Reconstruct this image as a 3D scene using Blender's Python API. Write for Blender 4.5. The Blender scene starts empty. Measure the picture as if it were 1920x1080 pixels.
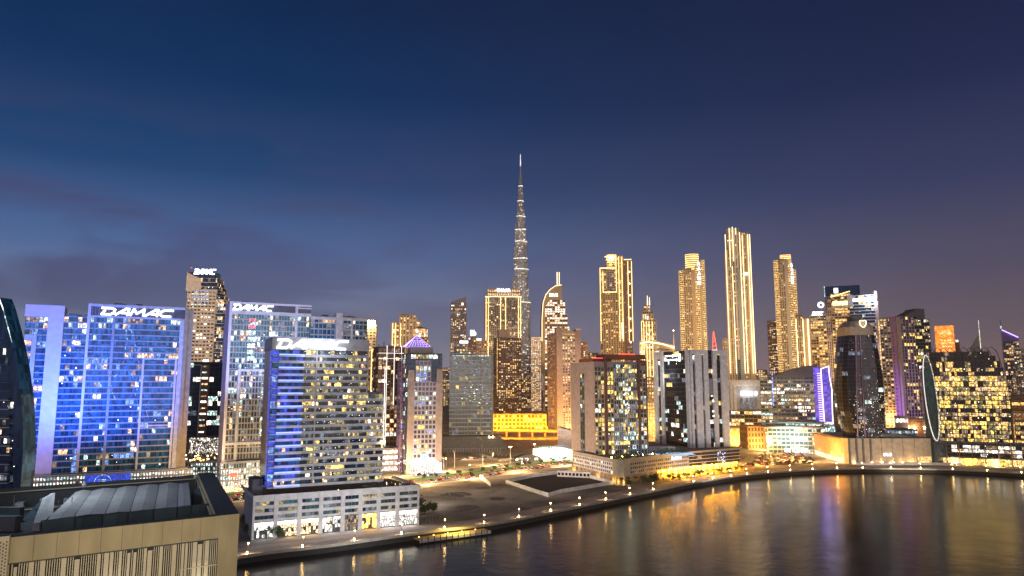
import bpy, math, random
from mathutils import Vector, Matrix
R = random.Random(7)
rad = math.radians
SC = bpy.context.scene
COL = SC.collection

# ------------------------------------------------------------------ camera
F = 1340.0; TH = math.atan(180 / 1340.0); CT, ST = math.cos(TH), math.sin(TH); CZ = 70.0
cd = bpy.data.cameras.new('camera'); cam = bpy.data.objects.new('camera', cd); COL.objects.link(cam)
cam.location = (0, 0, CZ); cam.rotation_euler = (math.pi / 2 + TH, 0, 0)
cd.sensor_width = 36; cd.lens = F / 1920 * 36; cd.clip_start = 0.5; cd.clip_end = 30000
SC.camera = cam
SC.render.resolution_x = 1024; SC.render.resolution_y = 576

# ------------------------------------------------------------------ sky (dusk)
W = bpy.data.worlds.new('World'); SC.world = W; W.use_nodes = True
nt = W.node_tree; N = nt.nodes; L = nt.links
for n in list(N): N.remove(n)
out = N.new('ShaderNodeOutputWorld'); bg = N.new('ShaderNodeBackground'); L.new(bg.outputs[0], out.inputs[0])
tc = N.new('ShaderNodeTexCoord'); sep = N.new('ShaderNodeSeparateXYZ'); L.new(tc.outputs['Generated'], sep.inputs[0])
def ramp(stops, src, nd=None):
    r = N.new('ShaderNodeValToRGB'); e = r.color_ramp.elements
    while len(e) < len(stops): e.new(0.5)
    for i, (p, c) in enumerate(stops):
        e[i].position = p; e[i].color = (*c, 1)
    L.new(src, r.inputs[0]); return r
def s2l(c): return tuple(((v / 255) / 12.92 if v / 255 < .04045 else (((v / 255) + .055) / 1.055) ** 2.4) for v in c)
# elevation ramp on z: 0 horizon .. 0.55 top of picture
SKY_L = [(0.0, s2l((142, 142, 152))), (0.08, s2l((124, 134, 162))), (0.17, s2l((84, 106, 148))), (0.27, s2l((40, 68, 108))), (0.38, s2l((20, 48, 86))), (0.52, s2l((13, 32, 62))), (1.0, s2l((5, 13, 30)))]
OLD_L = [(0.0, s2l((140, 140, 150))), (0.08, s2l((122, 132, 158))), (0.17, s2l((86, 106, 146))), (0.27, s2l((50, 82, 130))), (0.38, s2l((24, 60, 110))), (0.52, s2l((14, 38, 78))), (1.0, s2l((6, 16, 40)))]
SKY_R = [(0.0, s2l((140, 112, 104))), (0.06, s2l((112, 98, 104))), (0.14, s2l((82, 78, 96))), (0.24, s2l((52, 58, 88))), (0.36, s2l((29, 38, 68))), (0.52, s2l((17, 26, 52))), (1.0, s2l((6, 9, 22)))]
OLD_R = [(0.0, s2l((136, 118, 116))), (0.08, s2l((116, 104, 112))), (0.17, s2l((86, 82, 104))), (0.27, s2l((58, 60, 92))), (0.38, s2l((38, 42, 80))), (0.52, s2l((24, 28, 58))), (1.0, s2l((8, 12, 30)))]
rl = ramp(SKY_L, sep.outputs['Z']); rr = ramp(SKY_R, sep.outputs['Z'])
mr = N.new('ShaderNodeMapRange'); mr.inputs['From Min'].default_value = -0.42; mr.inputs['From Max'].default_value = 0.62; mr.interpolation_type = 'SMOOTHSTEP'
L.new(sep.outputs['X'], mr.inputs[0])
mx = N.new('ShaderNodeMix'); mx.data_type = 'RGBA'; L.new(mr.outputs[0], mx.inputs[0]); L.new(rl.outputs[0], mx.inputs[6]); L.new(rr.outputs[0], mx.inputs[7])
# thin clouds low on the left
mp = N.new('ShaderNodeMapping'); mp.inputs['Scale'].default_value = (2.2, 2.2, 9.0); mp.inputs['Rotation'].default_value = (0, rad(16), 0); L.new(tc.outputs['Generated'], mp.inputs[0])
nz = N.new('ShaderNodeTexNoise'); nz.inputs['Scale'].default_value = 1.7; nz.inputs['Detail'].default_value = 5; nz.inputs['Roughness'].default_value = .5; nz.inputs['Distortion'].default_value = .4; L.new(mp.outputs[0], nz.inputs[0])
cr = ramp([(0.43, (0, 0, 0)), (0.56, (1, 1, 1))], nz.outputs[0])
er = ramp([(0.02, (.3,) * 3), (0.12, (1,) * 3), (0.22, (.8,) * 3), (0.36, (.05,) * 3)], sep.outputs['Z'])
lr = N.new('ShaderNodeMapRange'); lr.inputs['From Min'].default_value = -0.6; lr.inputs['From Max'].default_value = 0.25; lr.inputs['To Min'].default_value = 1; lr.inputs['To Max'].default_value = .12; L.new(sep.outputs['X'], lr.inputs[0])
m1 = N.new('ShaderNodeMath'); m1.operation = 'MULTIPLY'; L.new(cr.outputs[0], m1.inputs[0]); L.new(er.outputs[0], m1.inputs[1])
m2 = N.new('ShaderNodeMath'); m2.operation = 'MULTIPLY'; L.new(m1.outputs[0], m2.inputs[0]); L.new(lr.outputs[0], m2.inputs[1])
m3 = N.new('ShaderNodeMath'); m3.operation = 'MULTIPLY'; m3.inputs[1].default_value = .7; L.new(m2.outputs[0], m3.inputs[0])
mc = N.new('ShaderNodeMix'); mc.data_type = 'RGBA'; L.new(m3.outputs[0], mc.inputs[0]); L.new(mx.outputs[2], mc.inputs[6]); mc.inputs[7].default_value = (*s2l((70, 66, 98)), 1)
hs = N.new('ShaderNodeHueSaturation'); hs.inputs['Saturation'].default_value = 1.08; L.new(mc.outputs[2], hs.inputs['Color']); L.new(hs.outputs[0], bg.inputs[0]); bg.inputs[1].default_value = 1.3

# ------------------------------------------------------------------ city glow and exposure
sd = bpy.data.lights.new('sun', 'SUN'); sd.energy = .72; sd.angle = rad(50); sd.color = (1, .89, .82)
so = bpy.data.objects.new('sun', sd); COL.objects.link(so)
so.rotation_euler = Vector((-.28, 1, -.24)).to_track_quat('-Z', 'Y').to_euler()
SC.view_settings.view_transform = 'Standard'; SC.view_settings.look = 'None'; SC.view_settings.gamma = 1
SC.view_settings.exposure = 0.0; SC.view_settings.use_curve_mapping = False
cy = SC.cycles
cy.max_bounces = 4; cy.diffuse_bounces = 2; cy.glossy_bounces = 3; cy.transmission_bounces = 1; cy.sample_clamp_indirect = 30; cy.sample_clamp_direct = 0
cy.use_denoising = True; cy.caustics_reflective = False; cy.caustics_refractive = False; cy.use_light_tree = True

# ------------------------------------------------------------------ pixel -> world
def ux(px, py=720):
    v = (540 - py) / F
    return ((px - 960) / F) / (CT - v * ST)
def Z(py, Y):
    v = (540 - py) / F
    return CZ + Y * (ST + v * CT) / (CT - v * ST)
def G(px, py, z=0.0):
    v = (540 - py) / F
    t = (z - CZ) / (ST + v * CT)
    return Vector(((px - 960) / F * t, t * (CT - v * ST), z))

# ------------------------------------------------------------------ materials
MATS = {}
def nmat(name):
    m = bpy.data.materials.new(name); m.use_nodes = True; MATS[name] = m
    return m, m.node_tree.nodes, m.node_tree.links, m.node_tree.nodes['Principled BSDF']
def surf(name, col, rough=.7, var=.18, scale=.35, metal=0.0, bump=0.0, spec=.5, stretch=None):
    m, n, l, b = nmat(name)
    g = n.new('ShaderNodeNewGeometry'); t = n.new('ShaderNodeTexNoise'); t.inputs['Scale'].default_value = scale; t.inputs['Detail'].default_value = 6
    if stretch:
        mp = n.new('ShaderNodeMapping'); mp.inputs['Scale'].default_value = stretch; l.new(g.outputs['Position'], mp.inputs[0]); l.new(mp.outputs[0], t.inputs[0])
    else: l.new(g.outputs['Position'], t.inputs[0])
    r = n.new('ShaderNodeValToRGB'); r.color_ramp.elements[0].position = .3; r.color_ramp.elements[1].position = .7
    r.color_ramp.elements[0].color = (*[c * (1 - var) for c in col], 1); r.color_ramp.elements[1].color = (*[min(1, c * (1 + var)) for c in col], 1)
    l.new(t.outputs[0], r.inputs[0]); l.new(r.outputs[0], b.inputs['Base Color'])
    b.inputs['Roughness'].default_value = rough; b.inputs['Metallic'].default_value = metal; b.inputs['Specular IOR Level'].default_value = spec
    if bump:
        bp = n.new('ShaderNodeBump'); bp.inputs['Strength'].default_value = bump; l.new(t.outputs[0], bp.inputs['Height']); l.new(bp.outputs[0], b.inputs['Normal'])
    return m
def glow(name, col, strength, sample=False, var=0.0, cell=(1.3, 1.3, 1.7), base=.1):
    m, n, l, b = nmat(name)
    b.inputs['Base Color'].default_value = (base, base, base, 1); b.inputs['Roughness'].default_value = .25
    b.inputs['Emission Color'].default_value = (*col, 1); b.inputs['Emission Strength'].default_value = strength
    if var:
        g = n.new('ShaderNodeNewGeometry')
        dv = n.new('ShaderNodeVectorMath'); dv.operation = 'DIVIDE'; dv.inputs[1].default_value = cell; l.new(g.outputs['Position'], dv.inputs[0])
        fl = n.new('ShaderNodeVectorMath'); fl.operation = 'FLOOR'; l.new(dv.outputs[0], fl.inputs[0])
        wn = n.new('ShaderNodeTexWhiteNoise'); l.new(fl.outputs[0], wn.inputs[0])
        r = n.new('ShaderNodeMapRange'); r.inputs['To Min'].default_value = strength * (1 - var); r.inputs['To Max'].default_value = strength * (1 + var * 1.3)
        p = n.new('ShaderNodeMath'); p.operation = 'POWER'; p.inputs[1].default_value = 1.6; l.new(wn.outputs[0], p.inputs[0])
        l.new(p.outputs[0], r.inputs[0])
        fn = n.new('ShaderNodeTexNoise'); fn.inputs['Scale'].default_value = 1.15; fn.inputs['Detail'].default_value = 3; l.new(g.outputs['Position'], fn.inputs[0])
        fr_ = n.new('ShaderNodeMapRange'); fr_.inputs['From Min'].default_value = .36; fr_.inputs['From Max'].default_value = .62; fr_.inputs['To Min'].default_value = .22; fr_.inputs['To Max'].default_value = 1.55; l.new(fn.outputs[0], fr_.inputs[0])
        mu = n.new('ShaderNodeMath'); mu.operation = 'MULTIPLY'; l.new(r.outputs[0], mu.inputs[0]); l.new(fr_.outputs[0], mu.inputs[1]); l.new(mu.outputs[0], b.inputs['Emission Strength'])
        # hue drift from room to room
        dv2 = n.new('ShaderNodeVectorMath'); dv2.operation = 'MULTIPLY'; dv2.inputs[1].default_value = (.07, .07, .31); l.new(g.outputs['Position'], dv2.inputs[0])
        w2 = n.new('ShaderNodeTexNoise'); w2.inputs['Scale'].default_value = 1.0; l.new(dv2.outputs[0], w2.inputs[0])
        mxx = n.new('ShaderNodeMix'); mxx.data_type = 'RGBA'; l.new(w2.outputs[0], mxx.inputs[0])
        mxx.inputs[6].default_value = (min(1, col[0] * 1.05), col[1] * .8, col[2] * .62, 1); mxx.inputs[7].default_value = (col[0] * .95, min(1, col[1] * 1.12), min(1, col[2] * 1.5), 1)
        l.new(mxx.outputs[2], b.inputs['Emission Color'])
    m.cycles.emission_sampling = 'AUTO' if sample else 'NONE'
    return m
def glass(name, col, rough=.12, metal=.55, var=.35, cell=(1.5, 1.5, 3.4)):
    m, n, l, b = nmat(name)
    g = n.new('ShaderNodeNewGeometry')
    dv = n.new('ShaderNodeVectorMath'); dv.operation = 'DIVIDE'; dv.inputs[1].default_value = cell; l.new(g.outputs['Position'], dv.inputs[0])
    fl = n.new('ShaderNodeVectorMath'); fl.operation = 'FLOOR'; l.new(dv.outputs[0], fl.inputs[0])
    wn = n.new('ShaderNodeTexWhiteNoise'); l.new(fl.outputs[0], wn.inputs[0])
    r = n.new('ShaderNodeValToRGB'); r.color_ramp.elements[0].color = (*[c * (1 - var) for c in col], 1); r.color_ramp.elements[1].color = (*[min(1, c * (1 + var)) for c in col], 1)
    l.new(wn.outputs[0], r.inputs[0]); l.new(r.outputs[0], b.inputs['Base Color'])
    b.inputs['Roughness'].default_value = rough; b.inputs['Metallic'].default_value = metal
    return m

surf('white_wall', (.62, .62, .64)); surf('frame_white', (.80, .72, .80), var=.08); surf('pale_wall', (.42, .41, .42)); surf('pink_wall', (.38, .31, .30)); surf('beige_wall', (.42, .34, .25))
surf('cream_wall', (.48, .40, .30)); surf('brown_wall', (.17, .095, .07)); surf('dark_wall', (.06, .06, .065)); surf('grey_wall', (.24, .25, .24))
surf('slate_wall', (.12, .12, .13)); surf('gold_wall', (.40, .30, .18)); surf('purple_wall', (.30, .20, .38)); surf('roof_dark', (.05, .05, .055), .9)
surf('roof_grey', (.14, .14, .14), .9); surf('roof_brown', (.16, .10, .09), .9); surf('steel', (.25, .26, .28), .35, metal=.8); surf('black_metal', (.02, .02, .022), .5)
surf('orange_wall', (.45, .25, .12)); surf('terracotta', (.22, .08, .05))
glass('glass_blue', (.02, .15, .30), metal=.3, var=.7); glass('glass_navy', (.03, .06, .12)); glass('glass_grey', (.14, .17, .18)); glass('glass_green', (.10, .16, .14)); glass('glass_black', (.035, .035, .045), .08)
glass('glass_brown', (.10, .07, .05)); glass('glass_teal', (.07, .2, .24)); glass('glass_purple', (.10, .08, .18)); glass('glass_gold', (.22, .16, .08))
glow('w_warm', (1, .62, .28), 1.5, var=.75); glow('w_yellow', (1, .66, .13), 1.7, var=.7); glow('w_white', (1, .93, .78), 1.9, var=.7); glow('w_cool', (.62, .90, 1.0), 1.3, var=.75)
glow('w_green', (.80, .66, .24), .5, var=.8); glow('w_dim', (.9, .62, .30), .42, var=.9); glow('w_blue', (.15, .32, 1.0), 1.3, var=.8); glow('w_dimcool', (.40, .55, .70), .28, var=.9)
glow('w_pink', (1, .3, .35), 1.1, var=.5); glow('w_gold', (1, .60, .17), 1.5, var=.6); glow('w_hot', (1, .92, .74), 4.5)
glow('spark', (1, .9, .65), 7.0); glow('led_white', (1, .93, .85), 2.6); glow('led_warm', (1, .74, .40), 3.2); glow('led_gold', (1, .62, .22), 3.4); glow('led_blue', (.18, .26, 1.0), 3.5)
glow('led_purple', (.50, .34, 1.0), 3.0); glow('led_red', (1, .06, .03), 4.0); glow('sign_white', (.86, .92, 1.0), 3.6); glow('sign_warm', (1, .85, .6), 2.2)
glow('shop_white', (.95, .97, 1.0), 1.7, True, var=.8, cell=(.45, .45, .8)); glow('shop_warm', (1, .68, .32), 2.2, True, var=.85, cell=(.4, .4, .7)); glow('shop_gold', (1, .50, .05), 8.0, True, var=.6, cell=(1.3, 1.3, .9)); glow('lamp', (1, .60, .20), 110, True); glow('arcade_glow', (1, .40, .002), 430, True); glow('deck_glow', (1, .7, .2), 6, True)
glow('sodium', (1, .45, .06), 1.6, True, var=.4, cell=(6, 6, 2)); glow('purple_screen', (.12, .07, .75), 1.0, var=.5, cell=(3, 3, 2)); glow('orange_screen', (1, .24, .02), 1.9, var=.4, cell=(2.2, 2.2, 2.2))
glow('screen_blue', (.02, .07, .75), .9, var=.3, cell=(2.5, 2.5, 6)); glow('headlight', (1, .9, .7), 22); glow('taillight', (1, .05, .02), 10); glow('pool_blue', (.25, .5, 1), 1.4)
def M(k): return MATS[k]

# ------------------------------------------------------------------ mesh buffer
class Buf:
    def __init__(s): s.v = []; s.f = []; s.mi = []; s.m = []; s.sh = []
    def _m(s, k):
        if k not in s.m: s.m.append(k)
        return s.m.index(k)
    def face(s, pts, m):
        s.sh.append(len(s.f)); i = len(s.v); s.v += [tuple(p) for p in pts]; s.f.append(tuple(range(i, i + len(pts)))); s.mi.append(s._m(m))
    def hexa(s, b, t, m, mt=None):           # b,t: lists of 4 (or n) corner points, ccw from above
        s.sh.append(len(s.f)); i = len(s.v); n = len(b); s.v += [tuple(p) for p in b] + [tuple(p) for p in t]
        k = s._m(m); kt = s._m(mt) if mt else k
        for j in range(n):
            q = (j + 1) % n; s.f.append((i + j, i + q, i + n + q, i + n + j)); s.mi.append(k)
        s.f.append(tuple(range(i + n, i + 2 * n))); s.mi.append(kt)
        s.f.append(tuple(reversed(range(i, i + n)))); s.mi.append(k)
    def box(s, x0, x1, y0, y1, z0, z1, m, mt=None):
        s.hexa([(x0, y0, z0), (x1, y0, z0), (x1, y1, z0), (x0, y1, z0)], [(x0, y0, z1), (x1, y0, z1), (x1, y1, z1), (x0, y1, z1)], m, mt)
    def prism(s, poly, z0, z1, m, mt=None):
        s.hexa([(x, y, z0) for x, y in poly], [(x, y, z1) for x, y in poly], m, mt)
    def cone(s, c, r0, r1, z0, z1, m, n=12, c1=None):
        c1 = c1 or c
        s.hexa([(c[0] + r0 * math.cos(2 * math.pi * k / n), c[1] + r0 * math.sin(2 * math.pi * k / n), z0) for k in range(n)],
               [(c1[0] + r1 * math.cos(2 * math.pi * k / n), c1[1] + r1 * math.sin(2 * math.pi * k / n), z1) for k in range(n)], m)
    def bar(s, a, b, w, m, h=None):
        a, b = Vector(a), Vector(b); d = (b - a); 
        if d.length < 1e-6: return
        d.normalize(); up = Vector((0, 0, 1)) if abs(d.z) < .9 else Vector((0, 1, 0))
        x = d.cross(up).normalized() * (w / 2); y = x.cross(d).normalized() * ((h or w) / 2)
        c = [-x - y, x - y, x + y, -x + y]
        s.hexa([a + q for q in c], [b + q for q in c], m)
    def pieces(s):
        o = []
        for a, c in zip(s.sh, s.sh[1:] + [len(s.f)]):
            q = Buf(); q.m = s.m
            for f, mi in zip(s.f[a:c], s.mi[a:c]):
                q.f.append(f); q.mi.append(mi)
            ids = sorted({i for f in q.f for i in f}); mp = {i: k for k, i in enumerate(ids)}; q.v = [s.v[i] for i in ids]; q.f = [tuple(mp[i] for i in f) for f in q.f]; o.append(q)
        return o
    def mesh(s, name):
        me = bpy.data.meshes.new(name); me.from_pydata(s.v, [], s.f)
        for k in s.m: me.materials.append(MATS[k])
        me.polygons.foreach_set('material_index', s.mi); me.update(); return me
def link(name, data, parent=None, loc=None, rz=None):
    o = bpy.data.objects.new(name, data); COL.objects.link(o)
    if parent is not None: o.parent = parent
    if loc is not None: o.location = loc
    if rz is not None: o.rotation_euler = (0, 0, rz)
    return o
def tag(o, label=None, cat=None, group=None, kind=None):
    if label: o['label'] = label
    if cat: o['category'] = cat
    if group: o['group'] = group
    if kind: o['kind'] = kind
    return o
def structure(name, buf): return tag(link(name, buf.mesh(name)), kind='structure')
def light(kind, loc, energy, col, aim=None, size=1.0, spot=60, blend=.5, name='floodlight'):
    d = bpy.data.lights.new(name, kind); d.energy = energy; d.color = col
    if kind in ('POINT', 'SPOT'): d.shadow_soft_size = size
    if kind == 'SPOT': d.spot_size = rad(spot); d.spot_blend = blend
    if kind == 'AREA': d.size = size
    o = bpy.data.objects.new(name, d); COL.objects.link(o); o.location = loc
    o.visible_glossy = False; o.visible_camera = False     # lamps stay unseen; most floods are added in mid air without lamp heads
    if aim is not None: o.rotation_euler = (Vector(aim) - Vector(loc)).to_track_quat('-Z', 'Y').to_euler()
    return o

# ------------------------------------------------------------------ text
def text_poly(txt, bold=0.0):
    c = bpy.data.curves.new('t', 'FONT'); c.body = txt; c.offset = bold; c.resolution_u = 3
    o = bpy.data.objects.new('t', c); COL.objects.link(o); bpy.context.view_layer.update()
    dg = bpy.context.evaluated_depsgraph_get(); me = bpy.data.meshes.new_from_object(o.evaluated_get(dg))
    vs = [v.co.copy() for v in me.vertices]; fs = [tuple(p.vertices) for p in me.polygons]
    bpy.data.objects.remove(o); bpy.data.curves.remove(c); bpy.data.meshes.remove(me)
    x0 = min(v.x for v in vs); x1 = max(v.x for v in vs); y0 = min(v.y for v in vs); y1 = max(v.y for v in vs)
    return [((v.x - x0) / (x1 - x0), (v.y - y0) / (y1 - y0)) for v in vs], fs
def put_text(buf, txt, x0, x1, z0, z1, y, m, shear=0.0, bold=.01, mp=None):
    vs, fs = text_poly(txt, bold)
    for f in fs:
        pts = [(x0 + (x1 - x0) * vs[i][0] + shear * (z1 - z0) * vs[i][1], y, z0 + (z1 - z0) * vs[i][1]) for i in f]
        if mp: pts = [mp(p[0], -p[1], p[2]) for p in pts]
        buf.face(pts, m)
LOGO = {
 'D': [[(-.12, 1), (.85, 1), (1.12, .8), (1.12, .28), (.85, 0), (.05, 0)], [(.22, .62), (.05, 0)]],
 'A': [[(-.08, 0), (.72, 1), (.98, 1), (1.05, 0)], [(.42, .3), (1.02, .3)]],
 'M': [[(0, 0), (.16, 1), (.56, .28), (1.14, 1), (1.25, 0)]],
 'C': [[(1.12, 1), (.3, 1), (.02, .75), (.02, .25), (.3, 0), (1.08, 0)]],
}
def put_logo(buf, x0, x1, z0, z1, y, m, th=.2):
    wd = [1.42, 1.3, 1.52, 1.3, 1.3]; tot = sum(wd); h = z1 - z0; sx = (x1 - x0) / (tot + .3); x = x0; k = 0
    for ch, w in zip('DAMAC', wd):
        for pl in LOGO[ch]:
            pl2 = [(x + px * sx + .22 * py * h, z0 + h * (.1 + .8 * py)) for px, py in pl]
            for a, b in zip(pl2, pl2[1:]):
                k += 1; dx, dz = b[0] - a[0], b[1] - a[1]; ln = math.hypot(dx, dz); dx, dz = dx / ln, dz / ln; t = th * h / 2
                a2 = (a[0] - dx * t * .7, a[1] - dz * t * .7); b2 = (b[0] + dx * t * .7, b[1] + dz * t * .7); nx, nz_ = -dz * t, dx * t
                yy = y - .03 * (k % 7)
                bt = [(a2[0] - nx, yy, a2[1] - nz_), (b2[0] - nx, yy, b2[1] - nz_), (b2[0] + nx, yy, b2[1] + nz_), (a2[0] + nx, yy, a2[1] + nz_)]
                buf.hexa([(p[0], p[1] + .4, p[2]) for p in bt], bt, m)
        x += w * sx

# ------------------------------------------------------------------ buildings
def S(cw=3.2, fh=3.5, pier=.5, sp=1.0, po=.45, so=.35, wall='white_wall', spw=None, gl='glass_blue', lit=None, mode='mass', zb=0.0, zt=0.0, spark=0.0, dot=None):
    return dict(cw=cw, fh=fh, pier=pier, sp=sp, po=po, so=so, wall=wall, spw=spw or wall, gl=gl, lit=lit or {}, mode=mode, zb=zb, zt=zt, spark=spark, dot=dot)
SPLIT = set('light_strip lift_light tier_light hall_lamp hall_window lamp roof_lamp podium_lamp wall_lamp arcade_pillar end_pier pier column pilaster side_pier lift_frame screen_light balcony fin mast_leg mast_foot mast_brace brown_pier arcade_post crown_post crown_light antenna needle sign_band light_dot canopy entrance_screen podium_rib podium_line rib screen_line neon_rung neon_outline pyramid_light arch_light roof_lamp'.split())
SUBOF = dict(roof_sign='sign_panel', screen_mark='blue_screen', arch_light='arch', arch_glass='arch', lift_light='lift_shaft', lift_frame='lift_shaft', crown_light='crown', pyramid_light='pyramid_roof', screen_line='orange_screen', neon_rung='side_wing', roof_lamp='roof_garden', sign='canopy', beacon='mast', slanted_light='slanted_roof', hall_lamp='portal_frame', terrace_light='podium', neon_outline='purple_screen')
ORD = 'first second third fourth fifth sixth seventh eighth ninth tenth eleventh twelfth thirteenth fourteenth fifteenth sixteenth seventeenth eighteenth nineteenth twentieth twenty-first twenty-second twenty-third twenty-fourth twenty-fifth twenty-sixth twenty-seventh twenty-eighth'.split()
class Bld:
    def __init__(s, name, label, cat, x, y, ang=0.0, z=0.0, group=None, seed=None):
        s.o = bpy.data.objects.new(name, None); COL.objects.link(s.o); s.o.location = (x, y, z); s.o.rotation_euler = (0, 0, ang)
        s.o.empty_display_size = 5
        tag(s.o, label, cat, group); s.x, s.y, s.ang, s.z = x, y, ang, z; s.parts = {}; s.wins = []; s.r = random.Random(seed if seed is not None else label)
        s.cam = Vector((-x, -y)); c, n = math.cos(-ang), math.sin(-ang); s.cam = Vector((s.cam.x * c - s.cam.y * n, s.cam.x * n + s.cam.y * c))
    def buf(s, part):
        return s.parts.setdefault(part, Buf())
    def edge(s, p0, p1, z0, z1, st):
        p0, p1 = Vector(p0), Vector(p1); d = p1 - p0; ln = d.length
        if ln < .2 or z1 - z0 < 1: return
        d /= ln; nrm = Vector((d.y, -d.x)); mid = (p0 + p1) / 2
        tc_ = (s.cam - mid).normalized(); vis = nrm.dot(tc_)
        if vis < -.3: return
        z0 += st['zb']; z1 -= st['zt']
        nc = max(1, round(ln / st['cw'])); nf = max(1, round((z1 - z0) / st['fh'])); cw = ln / nc; fh = (z1 - z0) / nf
        def P(a, o, z): return (p0.x + d.x * a + nrm.x * o, p0.y + d.y * a + nrm.y * o, z)
        def bx(b, a0, a1, o1, zz0, zz1, m):
            b.hexa([P(a0, -.1, zz0), P(a0, o1, zz0), P(a1, o1, zz0), P(a1, -.1, zz0)][::1], [P(a0, -.1, zz1), P(a0, o1, zz1), P(a1, o1, zz1), P(a1, -.1, zz1)], m)
        fr = s.buf('facade_frame')
        if st['pier'] > 0:
            for i in range(nc + 1):
                a = i * cw; h = st['pier'] / 2
                bx(fr, max(0, a - h), min(ln, a + h), st['po'], z0, z1 - .02, st['wall'])
        if st['sp'] > 0:
            for j in range(nf + 1):
                z = z0 + j * fh; h = st['sp']
                bx(fr, .01, ln - .01, st['so'], z - (h * .5 if j else 0), min(z1, z + h * .5), st['spw'])
        keys = list(st['lit'].keys()); tot = sum(st['lit'].values())
        for j in range(nf):
            za = z0 + j * fh + (st['sp'] * .5); zc = z0 + (j + 1) * fh - (st['sp'] * .5)
            bandb = Buf() if st['mode'] == 'band' else None
            rowk = s.r.uniform(.3, 1.9); prev = None
            for i in range(nc):
                aa = i * cw + st['pier'] / 2; ab = (i + 1) * cw - st['pier'] / 2; m = st['gl']
                u = s.r.random()
                if prev and s.r.random() < .3: m = prev
                elif u < tot * rowk * .8:
                    u /= rowk * .8
                    for k in keys:
                        if u < st['lit'][k]: m = k; break
                        u -= st['lit'][k]
                prev = m if m != st['gl'] else None
                q = [P(aa, .04, za), P(ab, .04, za), P(ab, .04, zc), P(aa, .04, zc)]
                if st['mode'] == 'each': s.wins.append((vis * (ab - aa) * (zc - za) * (1.0 + .3 * (m != st['gl'])), q, m))
                elif bandb is not None: bandb.face(q, m)
                else: s.buf('glazing').face(q, m)
                if st['spark'] and s.r.random() < st['spark']:  # emissive specks painted on the glass as reflected city lights
                    ac = s.r.uniform(aa, ab); zz = s.r.uniform(za, zc); w = s.r.uniform(.15, .32) * st.get('sk', 1)
                    s.buf('glint_speck').face([P(ac - w, .08, zz - w), P(ac + w, .08, zz - w), P(ac + w, .08, zz + w), P(ac - w, .08, zz + w)], st['dot'] or s.r.choice(['w_hot', 'spark', 'w_hot', 'w_cool']))
            if bandb is not None and vis > 0: link('window_band', bandb.mesh('window_band'), s.o)
            elif bandb is not None:
                for f_, mi in zip(bandb.f, bandb.mi): s.buf('glazing').face([bandb.v[k] for k in f_], bandb.m[mi])
    def block(s, poly, z0, z1, st=None, core='slate_wall', roof='roof_grey', part='wall', edges=None, par=0.8):
        s.buf(part).prism(poly, z0, z1, core, roof)
        n = len(poly)
        for i in range(n):
            e = st
            if edges is not None and i in edges: e = edges[i]
            if e: s.edge(poly[i], poly[(i + 1) % n], z0, z1, e)
        if par:
            w = (st or (list(e for e in (edges or {}).values() if e) + [dict(wall=core)])[0])['wall']
            cx = sum(p[0] for p in poly) / n; cy_ = sum(p[1] for p in poly) / n
            for i in range(n):
                a, b = poly[i], poly[(i + 1) % n]
                ia = (a[0] + (cx - a[0]) * .03, a[1] + (cy_ - a[1]) * .03); ib = (b[0] + (cx - b[0]) * .03, b[1] + (cy_ - b[1]) * .03)
                s.buf('parapet').hexa([(a[0], a[1], z1 + .003), (b[0], b[1], z1 + .003), (ib[0], ib[1], z1 + .003), (ia[0], ia[1], z1 + .003)],
                                     [(a[0], a[1], z1 + par), (b[0], b[1], z1 + par), (ib[0], ib[1], z1 + par), (ia[0], ia[1], z1 + par)], w)
    def rect(s, x0, x1, y0, y1): return [(x0, y0), (x1, y0), (x1, y1), (x0, y1)]   # edges: 0 front, 1 right, 2 back, 3 left
    def plant(s, x0, x1, y0, y1, z, n=5, m='roof_grey', h=2.5):
        for k in range(n):
            cx, cy_ = s.r.uniform(x0, x1), s.r.uniform(y0, y1); w, d = s.r.uniform(1, 3), s.r.uniform(1, 3); b = s.buf('roof_plant')
            hh = h * s.r.uniform(.5, 1); b.box(cx - w, cx + w, cy_ - d, cy_ + d, z + .01, z + hh, m)
            b.box(cx - w * .8, cx + w * .8, cy_ - d * .8, cy_ + d * .8, z + hh, z + hh + .3, 'steel')
    def strip(s, a, b, w, m='led_warm', h=None, part='light_strip'): s.buf(part).bar(a, b, w, m, h)
    def done(s, cap=100, **kw):
        if s.wins:
            s.wins.sort(key=lambda t: -t[0])
            for _, q, m in s.wins[:cap]:
                me = bpy.data.meshes.new('window'); me.from_pydata(q, [], [(0, 1, 2, 3)]); me.materials.append(MATS[m]); link('window', me, s.o)
            if s.wins[cap:]:
                b = Buf()
                for _, q, m in s.wins[cap:]: b.face(q, m)
                tag(link('window', b.mesh('windows'), s.o), kind='stuff')
        made = {}
        for k, b in sorted(s.parts.items(), key=lambda t: t[0] in SUBOF):
            if not b.f: continue
            par = made.get(SUBOF.get(k), s.o)
            if k in SPLIT and 1 < len(b.sh) <= 40:
                for q in b.pieces(): made[k] = link(k, q.mesh(k), par)
                continue
            o = made[k] = link(k, b.mesh(k), par)
            if k in ('glazing', 'glint_speck', 'terrace_light', 'facade_glint', 'stall', 'light_screen', 'roof_garden', 'wall_sign', 'roof_light', 'window_light'): o['kind'] = 'stuff'
        return s.o
def front(pl, pr, Y, ang, py=720):
    """left front corner at picture column pl and distance Y, running at ang until column pr; returns x, y, width"""
    u0, u1 = ux(pl, py), ux(pr, py); a = rad(ang); x = u0 * Y
    w = (u1 * Y - x) / (math.cos(a) - u1 * math.sin(a)); return x, Y, w
def depth_to(x, y, ang, pl, py=720):
    """depth of a building whose left side runs back from (x,y) until column pl"""
    u = ux(pl, py); a = rad(ang); return (x - u * y) / (math.sin(a) + u * math.cos(a))
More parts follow.
